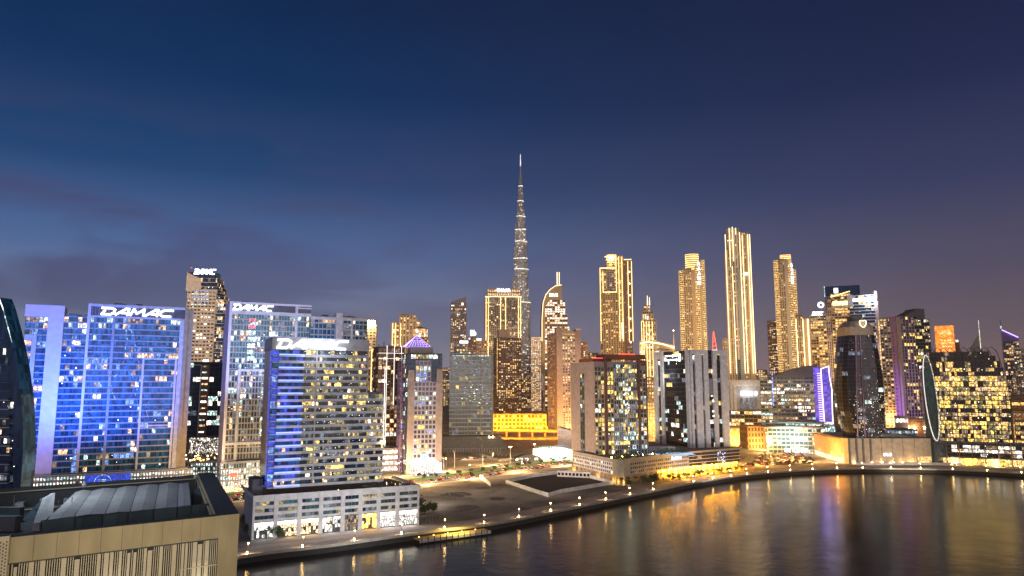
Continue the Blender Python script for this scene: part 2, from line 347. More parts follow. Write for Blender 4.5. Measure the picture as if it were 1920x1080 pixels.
def lx(b, px, py=720, ly=0.0):
    u = ux(px, py); c, s = math.cos(b.ang), math.sin(b.ang)
    return (u * (b.y + ly * c) - b.x + ly * s) / (c - u * s)
def lz(b, py, x=0.0, ly=0.0):
    Y = b.y + x * math.sin(b.ang) + ly * math.cos(b.ang); return Z(py, Y) - b.z
def mk(name, label, cat, px, py, Y, ang=0.0, **kw):
    if ang is None: ang = -math.degrees(math.atan(ux(px + 12, py)))
    return Bld(name, label, cat, ux(px, py) * Y, Y, rad(ang), **kw)
def to_world(b, x, y, z=0.0):
    c, s = math.cos(b.ang), math.sin(b.ang); return Vector((b.x + x * c - y * s, b.y + x * s + y * c, z))

# =============================================================== SETTING
surf('earth', (.20, .17, .14), .95, var=.6, scale=.028, bump=.2); surf('quay_shade', (.035, .033, .03), .8); surf('paving', (.26, .235, .225), .8, var=.15, scale=.5); surf('paving_pink', (.30, .24, .23), .8, var=.2, scale=.2)
surf('asphalt', (.19, .165, .14), .8, var=.2, scale=.3); surf('kerbstone', (.40, .39, .36), .8); surf('grass', (.10, .24, .03), .95, var=.4, scale=.4); surf('paint', (.7, .7, .66), .7); surf('pit', (.02, .02, .022), .95, var=.4, scale=.1)
surf('hoarding', (.62, .62, .62), .6); surf('wood', (.30, .20, .10), .7, stretch=(3, .2, 1)); surf('leaf', (.045, .085, .03), .8, var=.5, scale=.8); surf('bark', (.12, .08, .05), .9); surf('car_white', (.7, .7, .7), .25); surf('car_silver', (.35, .36, .38), .25, metal=.5)
surf('car_black', (.02, .02, .022), .2); surf('car_red', (.35, .03, .02), .25); surf('car_blue', (.05, .08, .2), .25); surf('tyre', (.02, .02, .02), .8); surf('stone_pale', (.36, .33, .28), .8); surf('sand', (.33, .26, .17), .95, var=.25, scale=.04)

BANK = [G(px, py, 0) for px, py in ((-900, 1300), (100, 1118), (448, 1045), (620, 1023), (785, 1000), (920, 983), (1040, 960), (1140, 939), (1230, 920), (1310, 904), (1400, 891), (1480, 884), (1560, 880), (1650, 879), (1740, 880), (1830, 883), (1920, 888), (2050, 898), (2300, 925))]
# smooth the bank
def smooth(p, n=4):
    o = []
    for i in range(len(p) - 1):
        a, b, c, d = p[max(0, i - 1)], p[i], p[i + 1], p[min(len(p) - 1, i + 2)]
        for k in range(n):
            t = k / n; o.append(.5 * ((2 * b) + (c - a) * t + (2 * a - 5 * b + 4 * c - d) * t * t + (3 * b - a - 3 * c + d) * t ** 3))
    return o + [p[-1]]
BANK = smooth(BANK)
def offset(line, d):
    o = []
    for i, p in enumerate(line):
        a, b = line[max(0, i - 1)], line[min(len(line) - 1, i + 1)]; t = (b - a).normalized(); o.append(Vector((p.x - t.y * d, p.y + t.x * d, p.z)))
    return o
def ribbon(buf, line, d0, d1, z, m, z1=None):
    A, B = offset(line, d0), offset(line, d1); z1 = z if z1 is None else z1
    for i in range(len(line) - 1):
        buf.face([(A[i].x, A[i].y, z), (A[i + 1].x, A[i + 1].y, z), (B[i + 1].x, B[i + 1].y, z1), (B[i].x, B[i].y, z1)], m)
g = Buf()
far = [(5000, 1500), (6000, 7900), (-6000, 7900), (-5000, 100)]
g.face([(p.x, p.y, 0) for p in BANK] + [(x, y, 0) for x, y in far], 'earth')
structure('ground', g)
q = Buf()   # near bank, behind the roof in front
q.hexa([(-600, -300, -8), (200, -300, -8), (0, 60, -8), (-30, 150, -8), (-200, 40, -8)], [(-600, -300, 0), (200, -300, 0), (0, 60, 0), (-30, 150, 0), (-200, 40, 0)], 'asphalt'); structure('near_ground', q)
e = Buf(); ribbon(e, BANK, .6, .3, -.9, 'quay_shade', -3.4); ribbon(e, BANK, -.6, -.6001, 0.0, 'stone_pale', -.55); ribbon(e, BANK, -.6, 0.6, -.55, 'quay_shade', -.9); ribbon(e, BANK, -.6, 0, 0.0, 'stone_pale'); ribbon(e, BANK, 0.0, .9, .5, 'stone_pale'); ribbon(e, BANK, -.01, 0, .5, 'stone_pale', 0); ribbon(e, BANK, .9, .901, .5, 'stone_pale', 0.0); structure('embankment', e)  # quay wall coloured near black for the shadow under its lip
p = Buf(); ribbon(p, BANK, .9, 9, .03, 'paving'); ribbon(p, BANK, 9, 16, .05, 'paving_pink'); structure('promenade', p)
# water
wm, n, l, b = nmat('water')
b.inputs['Base Color'].default_value = (.004, .006, .010, 1); b.inputs['Roughness'].default_value = .13; b.inputs['IOR'].default_value = 1.33; b.inputs['Specular IOR Level'].default_value = .42
g_ = n.new('ShaderNodeNewGeometry'); t1 = n.new('ShaderNodeTexNoise'); t1.inputs['Scale'].default_value = .16; t1.inputs['Detail'].default_value = 5; t1.inputs['Roughness'].default_value = .6; l.new(g_.outputs['Position'], t1.inputs[0])
bp = n.new('ShaderNodeBump'); bp.inputs['Strength'].default_value = .28; bp.inputs['Distance'].default_value = .5; l.new(t1.outputs[0], bp.inputs['Height']); l.new(bp.outputs[0], b.inputs['Normal'])
t2 = n.new('ShaderNodeTexNoise'); t2.inputs['Scale'].default_value = .022; t2.inputs['Detail'].default_value = 3; t2.inputs['Distortion'].default_value = 1.2; l.new(g_.outputs['Position'], t2.inputs[0])
rp = n.new('ShaderNodeMapRange'); rp.inputs['From Min'].default_value = .35; rp.inputs['From Max'].default_value = .65; rp.inputs['To Min'].default_value = .15; rp.inputs['To Max'].default_value = .20; l.new(t2.outputs[0], rp.inputs[0]); l.new(rp.outputs[0], b.inputs['Roughness'])
w = Buf(); w.face([(-5100, -600, -3), (5100, -600, -3), (5100, 1600, -3), (-5100, 1600, -3)], 'water'); structure('water', w)

# road with a planted median
ROAD = smooth([G(px, py) for px, py in ((200, 958), (440, 927), (620, 913), (785, 898), (930, 880), (1075, 861), (1200, 848), (1330, 839), (1420, 836), (1520, 838), (1640, 832), (1850, 822))])
r_ = Buf(); ribbon(r_, ROAD, -27, -6, .06, 'asphalt'); ribbon(r_, ROAD, 6, 19, .06, 'asphalt')
structure('road', r_)
md = Buf(); ribbon(md, ROAD, -4.6, 4.6, .2, 'grass'); ribbon(md, ROAD, -6, -4.6, .21, 'kerbstone'); ribbon(md, ROAD, 4.6, 6, .21, 'kerbstone'); ribbon(md, ROAD, 19, 23, .18, 'kerbstone'); ribbon(md, ROAD, -32, -27, .16, 'kerbstone'); structure('median', md)
mk_ = Buf()
for off in (-11, -16, -21.5, 10, 14.5):
    A = offset(ROAD, off)
    for i in range(len(A) - 1):
        d = (A[i + 1] - A[i]); L_ = d.length; d.normalize(); k = 0
        while k < L_ - 3:
            a = A[i] + d * k; c = a + d * 3; nn = Vector((-d.y, d.x, 0)) * .12; mk_.face([(a + nn).xyz + Vector((0, 0, .08)), (a - nn) + Vector((0, 0, .08)), (c - nn) + Vector((0, 0, .08)), (c + nn) + Vector((0, 0, .08))], 'paint'); k += 8
structure('road_markings', mk_)
lot = Buf(); lot.face([G(x, y, .04) for x, y in ((1380, 884), (1405, 846), (1520, 846), (1560, 862), (1570, 872), (1480, 878))], 'asphalt'); structure('parking_lot', lot)
sn = Buf(); sn.face([G(x, y, .03) for x, y in ((840, 888), (835, 842), (1078, 830), (1078, 858), (960, 876))], 'sand'); sn.face([G(x, y, .035) for x, y in ((1390, 845), (1390, 815), (1560, 820), (1560, 845))], 'paving'); structure('plot', sn)

# wheel tracks and rubble on the empty plot
surf('track', (.27, .235, .19), .95, var=.3, scale=.3); surf('stain', (.07, .062, .055), .95, var=.4, scale=.1)
tk = Buf()
for pts_ in (((800, 915), (860, 925), (930, 945), (1000, 950)), ((795, 950), (870, 940), (930, 925), (960, 905)), ((850, 965), (900, 955), (990, 948), (1060, 938)), ((810, 930), (900, 912), (1000, 897)), ((1080, 935), (1130, 922), (1160, 915))):
    ln_ = smooth([G(*p_) for p_ in pts_])
    for d0_ in (-1.0, .6): ribbon(tk, ln_, d0_, d0_ + .45, .045, 'track')
structure('dirt_track', tk)
st_ = Buf()
for px, py, w_, h_ in ((855, 927, 26, 7), (880, 950, 16, 4), (930, 935, 14, 4), (905, 915, 12, 3), (990, 955, 10, 2.5)):
    c_ = G(px, py); st_.face([(c_.x + w_ * .42 * math.cos(a) * R.uniform(.7, 1.2), c_.y + h_ * 1.6 * math.sin(a) * R.uniform(.7, 1.2), .038) for a in [2 * math.pi * k / 16 for k in range(16)]], 'stain')
structure('damp_patch', st_)
rb = Buf()
for k in range(420):
    u, v = R.random(), R.random(); c_ = G(800 + 150 * u + 40 * v, 912 + 50 * v - 8 * u); s_ = R.uniform(.1, .45) * (2.2 if R.random() < .06 else 1)
    rb.hexa([(c_.x + s_ * math.cos(a), c_.y + s_ * math.sin(a), 0) for a in (0, 1.3, 2.4, 3.9, 5.1)], [(c_.x + s_ * .5 * math.cos(a), c_.y + s_ * .5 * math.sin(a), s_ * .8) for a in (0, 1.3, 2.4, 3.9, 5.1)], 'earth')
tag(link('rubble', rb.mesh('rubble')), 'small heaps of rubble and stones scattered over the empty plot', kind='stuff')
# construction hole with hoarding
hb = Bld('construction_fence', 'white hoarding panels around the dark excavation beside the canal', 'fence', 0, 0)
HP = [G(x, y) for x, y in ((948, 906), (1028, 932), (1050, 925), (1150, 908), (1065, 886), (1000, 895))]
pit = Buf(); pit.face([(v.x, v.y, .05) for v in HP], 'pit'); structure('excavation', pit)
for i in range(len(HP)):
    a, c = HP[i], HP[(i + 1) % len(HP)]; n_ = max(1, round((c - a).length / 9)); 
    for k in range(n_):
        s0 = a.lerp(c, k / n_); s1 = a.lerp(c, (k + .97) / n_); d = (s1 - s0).normalized(); nn = Vector((-d.y, d.x, 0)) * .1; bb = Buf()
        bb.hexa([s0 - nn, s1 - nn, s1 + nn, s0 + nn], [q_ + Vector((0, 0, R.uniform(2.3, 2.6))) for q_ in (s0 - nn, s1 - nn, s1 + nn, s0 + nn)], 'hoarding'); link('panel', bb.mesh('panel'), hb.o)
hb.done()
def wall_line(name, label, pts, h, m, cat='wall', th=.3):
    o = Buf()
    for a, c in zip(pts, pts[1:]):
        d = (c - a).normalized(); nn = Vector((-d.y, d.x, 0)) * th; up = Vector((0, 0, h)); o.hexa([a - nn, c - nn, c + nn, a + nn], [a - nn + up, c - nn + up, c + nn + up, a + nn + up], m)
    return tag(link(name, o.mesh(name)), label, cat)
wall_line('boundary_wall', 'short white hoarding wall at the far corner of the sandy plot', [G(900, 896), G(920, 912)], 2.6, 'hoarding')
wall_line('boundary_wall', 'long pale wall dividing the sandy ground beyond the road', [G(885, 850), G(935, 866), G(1040, 855)], 2.4, 'stone_pale')
wall_line('boundary_wall', 'low grey wall between the plot and the road verge', [G(905, 893), G(960, 886), G(1062, 880)], 1.6, 'stone_pale')

# white site office beside the pit
so_ = mk('site_office', 'long white site cabin at the back of the excavation', 'cabin', 1045, 890, 560, -22)
so_.block(so_.rect(0, 26, 0, 5), 0, 4.2, S(3, 4.2, .9, 2.2, .1, .08, 'hoarding', gl='glass_black'), 'hoarding', 'roof_grey', par=.2); so_.done()

# =============================================================== promenade lamps, rail, dock
def lamp_mesh(root):
    b = Buf(); b.cone((0, 0), .28, .28, 0, .5, 'stone_pale', 10); b.cone((0, 0), .11, .08, .5, 4.2, 'black_metal', 8); link('pole', b.mesh('pole'), root)
    b = Buf(); b.cone((0, 0), .22, .25, 4.2, 4.5, 'lamp', 10); b.cone((0, 0), .55, .1, 4.55, 4.8, 'black_metal', 10); link('lantern', b.mesh('lantern'), root)
    b = Buf(); b.cone((0, -.9), .17, .17, .3, 1.3, 'lamp', 8); b.cone((0, -.9), .32, .2, 1.3, 1.45, 'black_metal', 8); link('lower_light', b.mesh('lower_light'), root)
def copy_tree(o, parent=None):
    c = o.copy(); COL.objects.link(c); c.parent = parent
    for ch in o.children: copy_tree(ch, c)
    return c
LP = offset(BANK, 3.0)
proto = None
LPX = [(471, 'in front of the white podium shops'), (573, 'in front of the white podium shops'), (668, 'in front of the white podium shops'), (755, 'by the landing trees'), (835, 'above the wooden dock'), (908, 'at the canal edge of the empty plot'), (973, 'at the canal edge of the empty plot'), (1032, 'by the hoarding of the excavation'), (1086, 'by the hoarding of the excavation'),
       (1135, 'by the hoarding of the excavation'), (1180, 'below the curved stone podium'), (1224, 'below the curved stone podium'), (1300, 'along the golden restaurant terrace'), (1336, 'along the golden restaurant terrace'), (1370, 'along the golden restaurant terrace'), (1400, 'at the edge of the parking lot'), (1440, 'at the edge of the parking lot'), (1482, 'at the edge of the parking lot'), (1524, 'at the edge of the parking lot'), (1570, 'before the long beige hall'), (1618, 'before the long beige hall'), (1671, 'before the long beige hall'), (1727, 'before the long beige hall'), (1787, 'before the glazed promenade hall'), (1851, 'before the glazed promenade hall'), (1915, 'before the glazed promenade hall')]
def on_line(line, px):
    for a, c in zip(line, line[1:]):
        ua, uc = a.x / a.y, c.x / c.y; u = ux(px, 900)
        if (ua - u) * (uc - u) <= 0 and abs(ua - uc) > 1e-9 and a.y > 100: return a.lerp(c, (u - ua) / (uc - ua))
cnt = {}
for px, where in LPX:
    cnt[where] = cnt.get(where, -1) + 1
    if proto is None:
        proto = link('street_lamp', None); lamp_mesh(proto); o = proto
    else: o = copy_tree(proto)
    pt = on_line(LP, px); o.location = (pt.x, pt.y, .03)
    tag(o, 'black lamp post ' + where + ', ' + ORD[cnt[where]] + ' from the left', 'street lamp', 'promenade lamps ' + where)
    light('POINT', (pt.x + 0.1, pt.y - .4, 3.6), 1300, (1, .68, .34), size=.3, name='lamp_light')
rail = Bld('railing', 'thin steel railing along the canal edge of the promenade', 'railing', 0, 0)
RL = offset(BANK, 1.4); vis_ = [v for v in RL if v.y > 250 and v.x > -130 and v.x < 430]
for a, c in zip(vis_, vis_[1:]):
    rail.buf('handrail').bar((a.x, a.y, 1.55), (c.x, c.y, 1.55), .09, 'steel'); rail.buf('handrail').bar((a.x, a.y, 1.1), (c.x, c.y, 1.1), .05, 'steel')
tot = sum((c - a).length for a, c in zip(vis_, vis_[1:])); stp = tot / 96; acc = 0; tgt = 0
for a, c in zip(vis_, vis_[1:]):
    L_ = (c - a).length
    while tgt < acc + L_:
        v = a.lerp(c, (tgt - acc) / L_); bb = Buf(); bb.box(v.x - .06, v.x + .06, v.y - .06, v.y + .06, .4, 1.6, 'steel'); link('post', bb.mesh('post'), rail.o); tgt += stp
    acc += L_
rail.done()
# dock
dk0, dk1 = G(787, 1015, -1.5), G(920, 997, -1.5); dd = (dk1 - dk0); ang = math.atan2(dd.y, dd.x); dl = dd.length
dk = Bld('dock', 'long low wooden boat dock glowing yellow at the canal edge', 'dock', dk0.x, dk0.y, ang, z=-1.8)
dk.buf('deck').box(0, dl, 0, 6.5, .3, .8, 'wood'); dk.buf('fascia').box(-.05, dl + .05, -.12, -.02, -.5, .85, 'hoarding')
for k in range(12):
    bb = Buf(); x = dl * (k + .3) / 12; bb.cone((x, -.35), .22, .2, -2, 1.9, 'black_metal', 8); link('mooring_post', bb.mesh('mooring_post'), dk.o)
dk.buf('handrail').bar((0, 6.4, 1.8), (dl, 6.4, 1.8), .08, 'steel')
for k in range(8): dk.buf('handrail').bar((dl * k / 7, 6.4, .8), (dl * k / 7, 6.4, 1.8), .07, 'steel')
for k in range(5):
    bb = Buf(); bb.box(dl * (k + .3) / 5, dl * (k + .3) / 5 + .5, 5.8, 6.05, .8, 1.15, 'deck_glow'); link('deck_light', bb.mesh('deck_light'), dk.o)
dk.done()
light('AREA', to_world(dk, dl * .55, 3, 3.2), 9000, (1, .68, .15), aim=to_world(dk, dl * .55, 3, -1), size=12)
kb = Bld('kiosk', 'small grey boat station kiosk beside the wooden dock', 'kiosk', G(757, 985).x, G(757, 985).y, ang)
kb.block(kb.rect(0, 4, 0, 5), 0, 4.2, S(2, 3.6, .3, .8, .1, .08, 'grey_wall', gl='glass_grey'), 'grey_wall', 'roof_grey', par=0); kb.buf('roof').box(-.6, 4.6, -.6, 5.6, 4.21, 4.5, 'slate_wall'); kb.done()
pg = Bld('pergola', 'open steel pergola on thin posts above the landing by the dock', 'pergola', G(775, 985).x, G(775, 985).y, ang)
for i in range(2):
    for j in range(5):
        bb = Buf(); bb.box(j * 4, j * 4 + .15, i * 4, i * 4 + .15, 0, 3.4, 'black_metal'); link('post', bb.mesh('post'), pg.o)
for j in range(18): pg.buf('roof_slats').box(j * .95, j * .95 + .3, -.5, 4.7, 3.41, 3.55, 'steel')
pg.done()

# =============================================================== trees, shrubs
def crown_mesh(r, h, n, seed, leaf=.35):
    rr_ = random.Random(seed); b = Buf(); cl = [(rr_.gauss(0, r * .38), rr_.gauss(0, r * .38), h * rr_.uniform(.15, .9)) for _ in range(7)]
    for _ in range(n):
        c = rr_.choice(cl); q = r * .42; v = Vector((c[0] + rr_.gauss(0, q), c[1] + rr_.gauss(0, q), c[2] + rr_.gauss(0, q * .7)))
        a = Vector((rr_.gauss(0, 1), rr_.gauss(0, 1), rr_.gauss(0, 1))).normalized(); bb = a.orthogonal().normalized(); cc = a.cross(bb); s = leaf * rr_.uniform(.6, 1.5)
        b.face([v + bb * s, v + cc * s * .7, v - bb * s, v - cc * s * .7], 'leaf')
    return b.mesh('crown')
def trunk_mesh(h, r):
    b = Buf(); b.cone((0, 0), r, r * .6, 0, h, 'bark', 8)
    for k in range(4):
        a = k * 1.7; b.bar((0, 0, h * .8), (math.cos(a) * h * .3, math.sin(a) * h * .3, h * 1.3), r * .6, 'bark')
    return b.mesh('trunk')
CR = [crown_mesh(2.0, 3.2, 620, k) for k in range(4)]; TR = trunk_mesh(1.6, .18)
def palm_crown(seed):
    q_ = random.Random(seed); b = Buf()
    for k in range(13):
        a = 2 * math.pi * k / 13 + q_.uniform(-.15, .15); L_ = q_.uniform(1.9, 2.6); up = q_.uniform(.2, 1.0); p0 = Vector((0, 0, 0)); side = Vector((-math.sin(a), math.cos(a), 0))
        for j in range(6):
            t = (j + 1) / 6; p1_ = Vector((math.cos(a) * L_ * t, math.sin(a) * L_ * t, up * t * 1.6 - 1.9 * t * t)); w_ = .42 * math.sin(math.pi * min(.97, t * .9 + .08))
            b.face([p0, p1_ - Vector((0, 0, .02)), p1_ + side * w_ - Vector((0, 0, .22)), p0 + side * w_ * .7 - Vector((0, 0, .16))], 'leaf'); b.face([p0, p1_ - Vector((0, 0, .02)), p1_ - side * w_ - Vector((0, 0, .22)), p0 - side * w_ * .7 - Vector((0, 0, .16))], 'leaf'); p0 = p1_
    return b.mesh('crown')
PC = [palm_crown(k) for k in range(3)]
_b = Buf(); _b.cone((0, 0), .24, .17, 0, 4.6, 'bark', 8); PT = _b.mesh('trunk')
def palm(px, py, sc, label, group):
    tcnt[group] = tcnt.get(group, -1) + 1; label += ', ' + ORD[tcnt[group]] + ' from the left'
    pt = G(px, py); t = link('palm_tree', None, loc=(pt.x, pt.y, .05), rz=R.uniform(0, 6)); t.scale = (sc, sc, sc * R.uniform(.9, 1.1)); tag(t, label, 'palm tree', group)
    link('trunk', PT, t); link('crown', R.choice(PC), t, loc=(0, 0, 4.55))
tcnt = {}
def tree(px, py, sc, label, group, k=None):
    tcnt[group] = tcnt.get(group, -1) + 1; label += ', ' + ORD[tcnt[group]] + ' from the left'
    pt = G(px, py); t = link('tree', None, loc=(pt.x, pt.y, .05), rz=R.uniform(0, 6)); t.scale = (sc, sc, sc * R.uniform(.85, 1.15)); tag(t, label, 'tree', group)
    link('trunk', TR, t); link('crown', R.choice(CR), t, loc=(0, 0, 1.2))
for px, py, s_ in ((520, 1008, 1.0), (541, 1001, .8), (563, 1000, .9), (603, 993, .9), (628, 992, 1.1), (642, 984, 1.15), (672, 982, .8), (714, 979, 1.1), (745, 974, 1.0)):
    tree(px, py, s_, 'small round tree in front of the white podium shops', 'trees before the podium shops')
for px, py, s_ in ((770, 962, 1.2), (782, 958, 1.3), (796, 965, 1.2), (812, 960, 1.0)): tree(px, py, s_, 'loose leafy tree beside the landing pergola', 'trees by the landing')
for px, py, s_ in ((458, 985, 1.1), (465, 1000, 1.0), (462, 940, 1.3)): tree(px, py, s_, 'tree in the side lane beside the golden rooftop building', 'trees in the side lane')
for k in range(7): palm(1166 + k * 13, 911 - k * 1.6, R.uniform(.9, 1.25), 'palm tree below the curved stone podium', 'palms below the curved podium')
for k in range(11): palm(1262 + k * 13, 901.5 - k * 1.9, R.uniform(.8, 1.1), 'palm tree on the golden restaurant terrace', 'palms on the restaurant terrace')
for k in range(9): palm(500 + k * 32, 1012 - k * 4.6, R.uniform(.7, .95), 'small palm tree on the paving before the white podium', 'palms before the white podium')
for px, py, s_ in ((1212, 908, 1.2), (1226, 905, 1.4), (1180, 910, .8)): tree(px, py, s_, 'dark green tree below the curved stone podium', 'trees below the curved podium')
for k in range(16):
    px = 1255 + k * 9; tree(px + R.uniform(-2, 2), 901 - k * 1.25 - R.uniform(0, 4), R.uniform(.45, .8), 'gold lit terrace tree along the restaurant fronts', 'trees on the restaurant terrace')
for k, (px, py) in enumerate(((1395, 838), (1410, 834), (1431, 832), (1452, 836), (1470, 838), (1495, 836), (1512, 837), (1530, 835))): tree(px, py, R.uniform(1.3, 2), 'street tree between the parking lot and the low mall', 'street trees before the low mall')
MDL = offset(ROAD, 0)
for k in range(13):
    pt = on_line(MDL, 795 + k * 22)
    if pt:
        t = link('tree', None, loc=(pt.x, pt.y, .2), rz=k); t.scale = (.6, .6, .6); tag(t, 'young tree on the grass median of the road, ' + ORD[k] + ' from the left', 'tree', 'median trees'); link('trunk', TR, t); link('crown', CR[k % 4], t, loc=(0, 0, 1.2))
gl_ = offset(ROAD, 0)

# =============================================================== cars
def car_mesh(col, suv=False):
    b = Buf(); h = 1.75 if suv else 1.42; bh = .95 if suv else .8
    def ring(x0, x1, w, z): return [(x0, -w, z), (x1, -w, z), (x1, w, z), (x0, w, z)]
    b.hexa(ring(-2.25, 2.25, .88, .32), ring(-2.3, 2.3, .92, .6), col); b.hexa(ring(-2.3, 2.3, .92, .601), ring(-2.2, 2.1, .86, bh), col)
    r0, r1 = (-2.0, 1.0) if suv else (-1.6, 1.05); b.hexa(ring(r0, r1, .82, bh + .001), ring(r0 + .45, r1 - .6, .66, h - .06), 'glass_black'); b.hexa(ring(r0 + .43, r1 - .58, .68, h - .059), ring(r0 + .5, r1 - .7, .62, h), col)
    for x in (-1.4, 1.4):
        for y in (-.9, .9):
            n = 10; c0 = [(x + .33 * math.cos(2 * math.pi * k / n), y - .1, .33 + .33 * math.sin(2 * math.pi * k / n)) for k in range(n)]; c1 = [(p_[0], y + .1, p_[2]) for p_ in c0]; b.hexa(c0, c1, 'tyre')
    return b
def finish_car(b, lights=True):
    if lights:
        for y in (-.62, .62):
            b.box(2.3, 2.36, y - .2, y + .2, .55, .75, 'headlight'); b.box(-2.36, -2.3, y - .2, y + .2, .6, .8, 'taillight')
    return b.mesh('parked_car')
CC = ['white', 'silver', 'black', 'red', 'blue']
CARS = {(c, l_): finish_car(car_mesh('car_' + c, c in ('white', 'black')), l_) for c in CC for l_ in (0, 1)}
def car(x, y, rz, c, on, where, group):
    o = link('parked_car' if not on else 'car', CARS[(c, 1 if on else 0)], loc=(x, y, .09), rz=rz); tag(o, f'{c} {"car, lights on," if on else "parked car"} {where}', 'car', f'{c} {group}')
for row in range(8):
    a, c = G(1398 + row * 5, 874 - row * 3.4, 0), G(1530 - abs(row - 2) * 3, 869 - row * 2.4, 0); d = c - a; n_ = int(d.length / 3.4); an = math.atan2(d.y, d.x)
    for k in range(n_):
        if R.random() < .25: continue
        v = a + d * (k / n_); car(v.x, v.y, an + math.pi / 2 + R.uniform(-.06, .06), R.choice(['white', 'silver', 'black', 'white', 'silver', 'black', 'black', 'blue', 'red']), R.random() < .05, 'in the ' + ORD[row] + ' row from the canal, lot at the bend', 'cars in row ' + str(row + 1) + ' of the canal parking lot')
for off, dirn in ((-8.5, 0), (-13.5, 0), (-18.5, 0), (-24, 0), (8, 1), (12.2, 1), (16.6, 1)):
    A = offset(ROAD, off)
    for i in range(len(A) - 1):
        for k in range(1):
            pr_ = .85 if off < 0 else .35
            a = A[i].lerp(A[i + 1], R.random()); d = A[i + 1] - A[i]
            u = a.x / a.y
            if R.random() < pr_ and ux(440, 900) < u < ux(1560, 840) and not (ux(1090, 860) < u < ux(1360, 860)):
                car(a.x, a.y, math.atan2(d.y, d.x) + math.pi * dirn, R.choice(CC), True, f'driving in the {ORD[int((abs(off) - 6) // 4.5)]} lane from the median, ' + ('near' if off < 0 else 'far') + ' carriageway', f'cars in the {ORD[int((abs(off) - 6) // 4.5)]} lane of the ' + ('near' if off < 0 else 'far') + ' carriageway')
nearA = G(960, 874); 
for k in range(22):   # jam around the junction by the podium
    a = on_line(offset(ROAD, -8.5 - 5 * (k % 4)), 945 + k * 5.6)
    if a: car(a.x, a.y, rad(50), R.choice(CC), True, 'queueing at the lights before the podium', 'cars queueing before the podium')
for k in range(26):
    a = G(958 + k * 4.3, 829 + R.uniform(-1.5, 1.5)); car(a.x, a.y, rad(8), R.choice(CC), R.random() < .5, 'under the orange lights below the ramp', 'cars parked below the ramp')
for k in range(14):
    a = G(862 + k * 7, 862 - k * .4 + R.uniform(-1, 1)); car(a.x, a.y, rad(20), R.choice(CC), False, 'on the sandy ground past the road', 'cars on the sandy ground')

# tall light masts on the road side
for k, (px, py, h) in enumerate(((852, 878, 14), (832, 880, 9), (905, 874, 9), (957, 868, 14), (1002, 852, 10))):
    pt = G(px, py); t = link('light_mast', None, loc=(pt.x, pt.y, 0)); tag(t, ['slim white mast beside the grid tower', 'short pale post left of the dark podium', 'short pale post at the bend of the pale wall', 'tall white mast in front of the brown screen wall', 'thin white mast at the left end of the glowing station'][k], 'light mast', 'light masts by the road')
    b = Buf(); b.cone((0, 0), .3, .16, 0, h, 'hoarding', 8); link('pole', b.mesh('pole'), t); b = Buf(); b.box(-1.2, 1.2, -.2, .2, h, h + .25, 'lamp' if k > 2 else 'hoarding'); link('lamp_head', b.mesh('lamp_head'), t)
# street-level lights
for k in range(27):      # street lamps along the road, on alternating sides
    side = 20.5 if k % 2 else -29; px = 440 + k * 44; pt = on_line(offset(ROAD, side), px)
    if not pt or 1095 < px < 1350: continue
    t = link('street_lamp', None, loc=(pt.x, pt.y, 0)); tag(t, 'tall road lamp ' + ('behind' if k % 2 else 'in front of') + ' the busy road, ' + ORD[k] + ' from the left', 'street lamp', 'tall lamps along the road')
    b = Buf(); b.cone((0, 0), .16, .08, 0, 10, 'steel', 8); b.bar((0, 0, 10), (0, -1.8 if k % 2 else 1.8, 10.3), .1, 'steel'); link('pole', b.mesh('pole'), t); b = Buf(); b.box(-.25, .25, (-2.4 if k % 2 else 1.6), (-1.6 if k % 2 else 2.4), 10.2, 10.36, 'lamp'); link('lantern', b.mesh('lantern'), t)
    light('POINT', (pt.x, pt.y + (-2 if k % 2 else 2), 9.7), 60000 if px > 500 else 4000, (1, .66, .30) if px < 1350 else (1, .60, .2), size=.4, name='street_and_fill_light')
for px, py, z, e_, c in ((930, 925, 26, 9000, (1, .86, .7)), (850, 930, 26, 9000, (1, .86, .7)), (1420, 872, 12, 110000, (1, .54, .12)), (1465, 862, 12, 110000, (1, .54, .12)), (1510, 866, 12, 90000, (1, .56, .15)), (1440, 850, 12, 110000, (1, .56, .15)), (990, 838, 12, 60000, (1, .5, .12)), (1060, 846, 12, 60000, (1, .55, .2)), (1340, 893, 8, 16000, (1, .52, .12)), (1280, 899, 8, 16000, (1, .52, .12)), (1500, 848, 10, 12000, (1, .7, .3)), (880, 862, 10, 16000, (1, .7, .45)), (820, 950, 14, 9000, (.95, .9, .8)), (1560, 866, 8, 9000, (1, .7, .35))):
    pt = G(px, py); light('POINT', (pt.x, pt.y, z), e_, c, size=.6, name='street_and_fill_light')  # lamps without posts, added to brighten plots and parking
# =============================================================== BUILDINGS
LIT_RES = {'w_warm': .06, 'w_white': .035, 'w_cool': .03, 'w_dim': .06, 'w_blue': .03}
def outline_block(b, part, pts, y0, y1, m, mt=None):
    """outline in the facade plane (x,z), extruded in depth y0..y1"""
    bf = b.buf(part); n = len(pts); i = len(bf.v); bf.v += [(x, y0, z) for x, z in pts] + [(x, y1, z) for x, z in pts]; k = bf._m(m)
    bf.f.append(tuple(range(i, i + n))); bf.mi.append(k); bf.f.append(tuple(reversed(range(i + n, i + 2 * n)))); bf.mi.append(k)
    for j in range(n):
        q = (j + 1) % n; bf.f.append((i + j, i + q, i + n + q, i + n + j)); bf.mi.append(bf._m(mt or m))

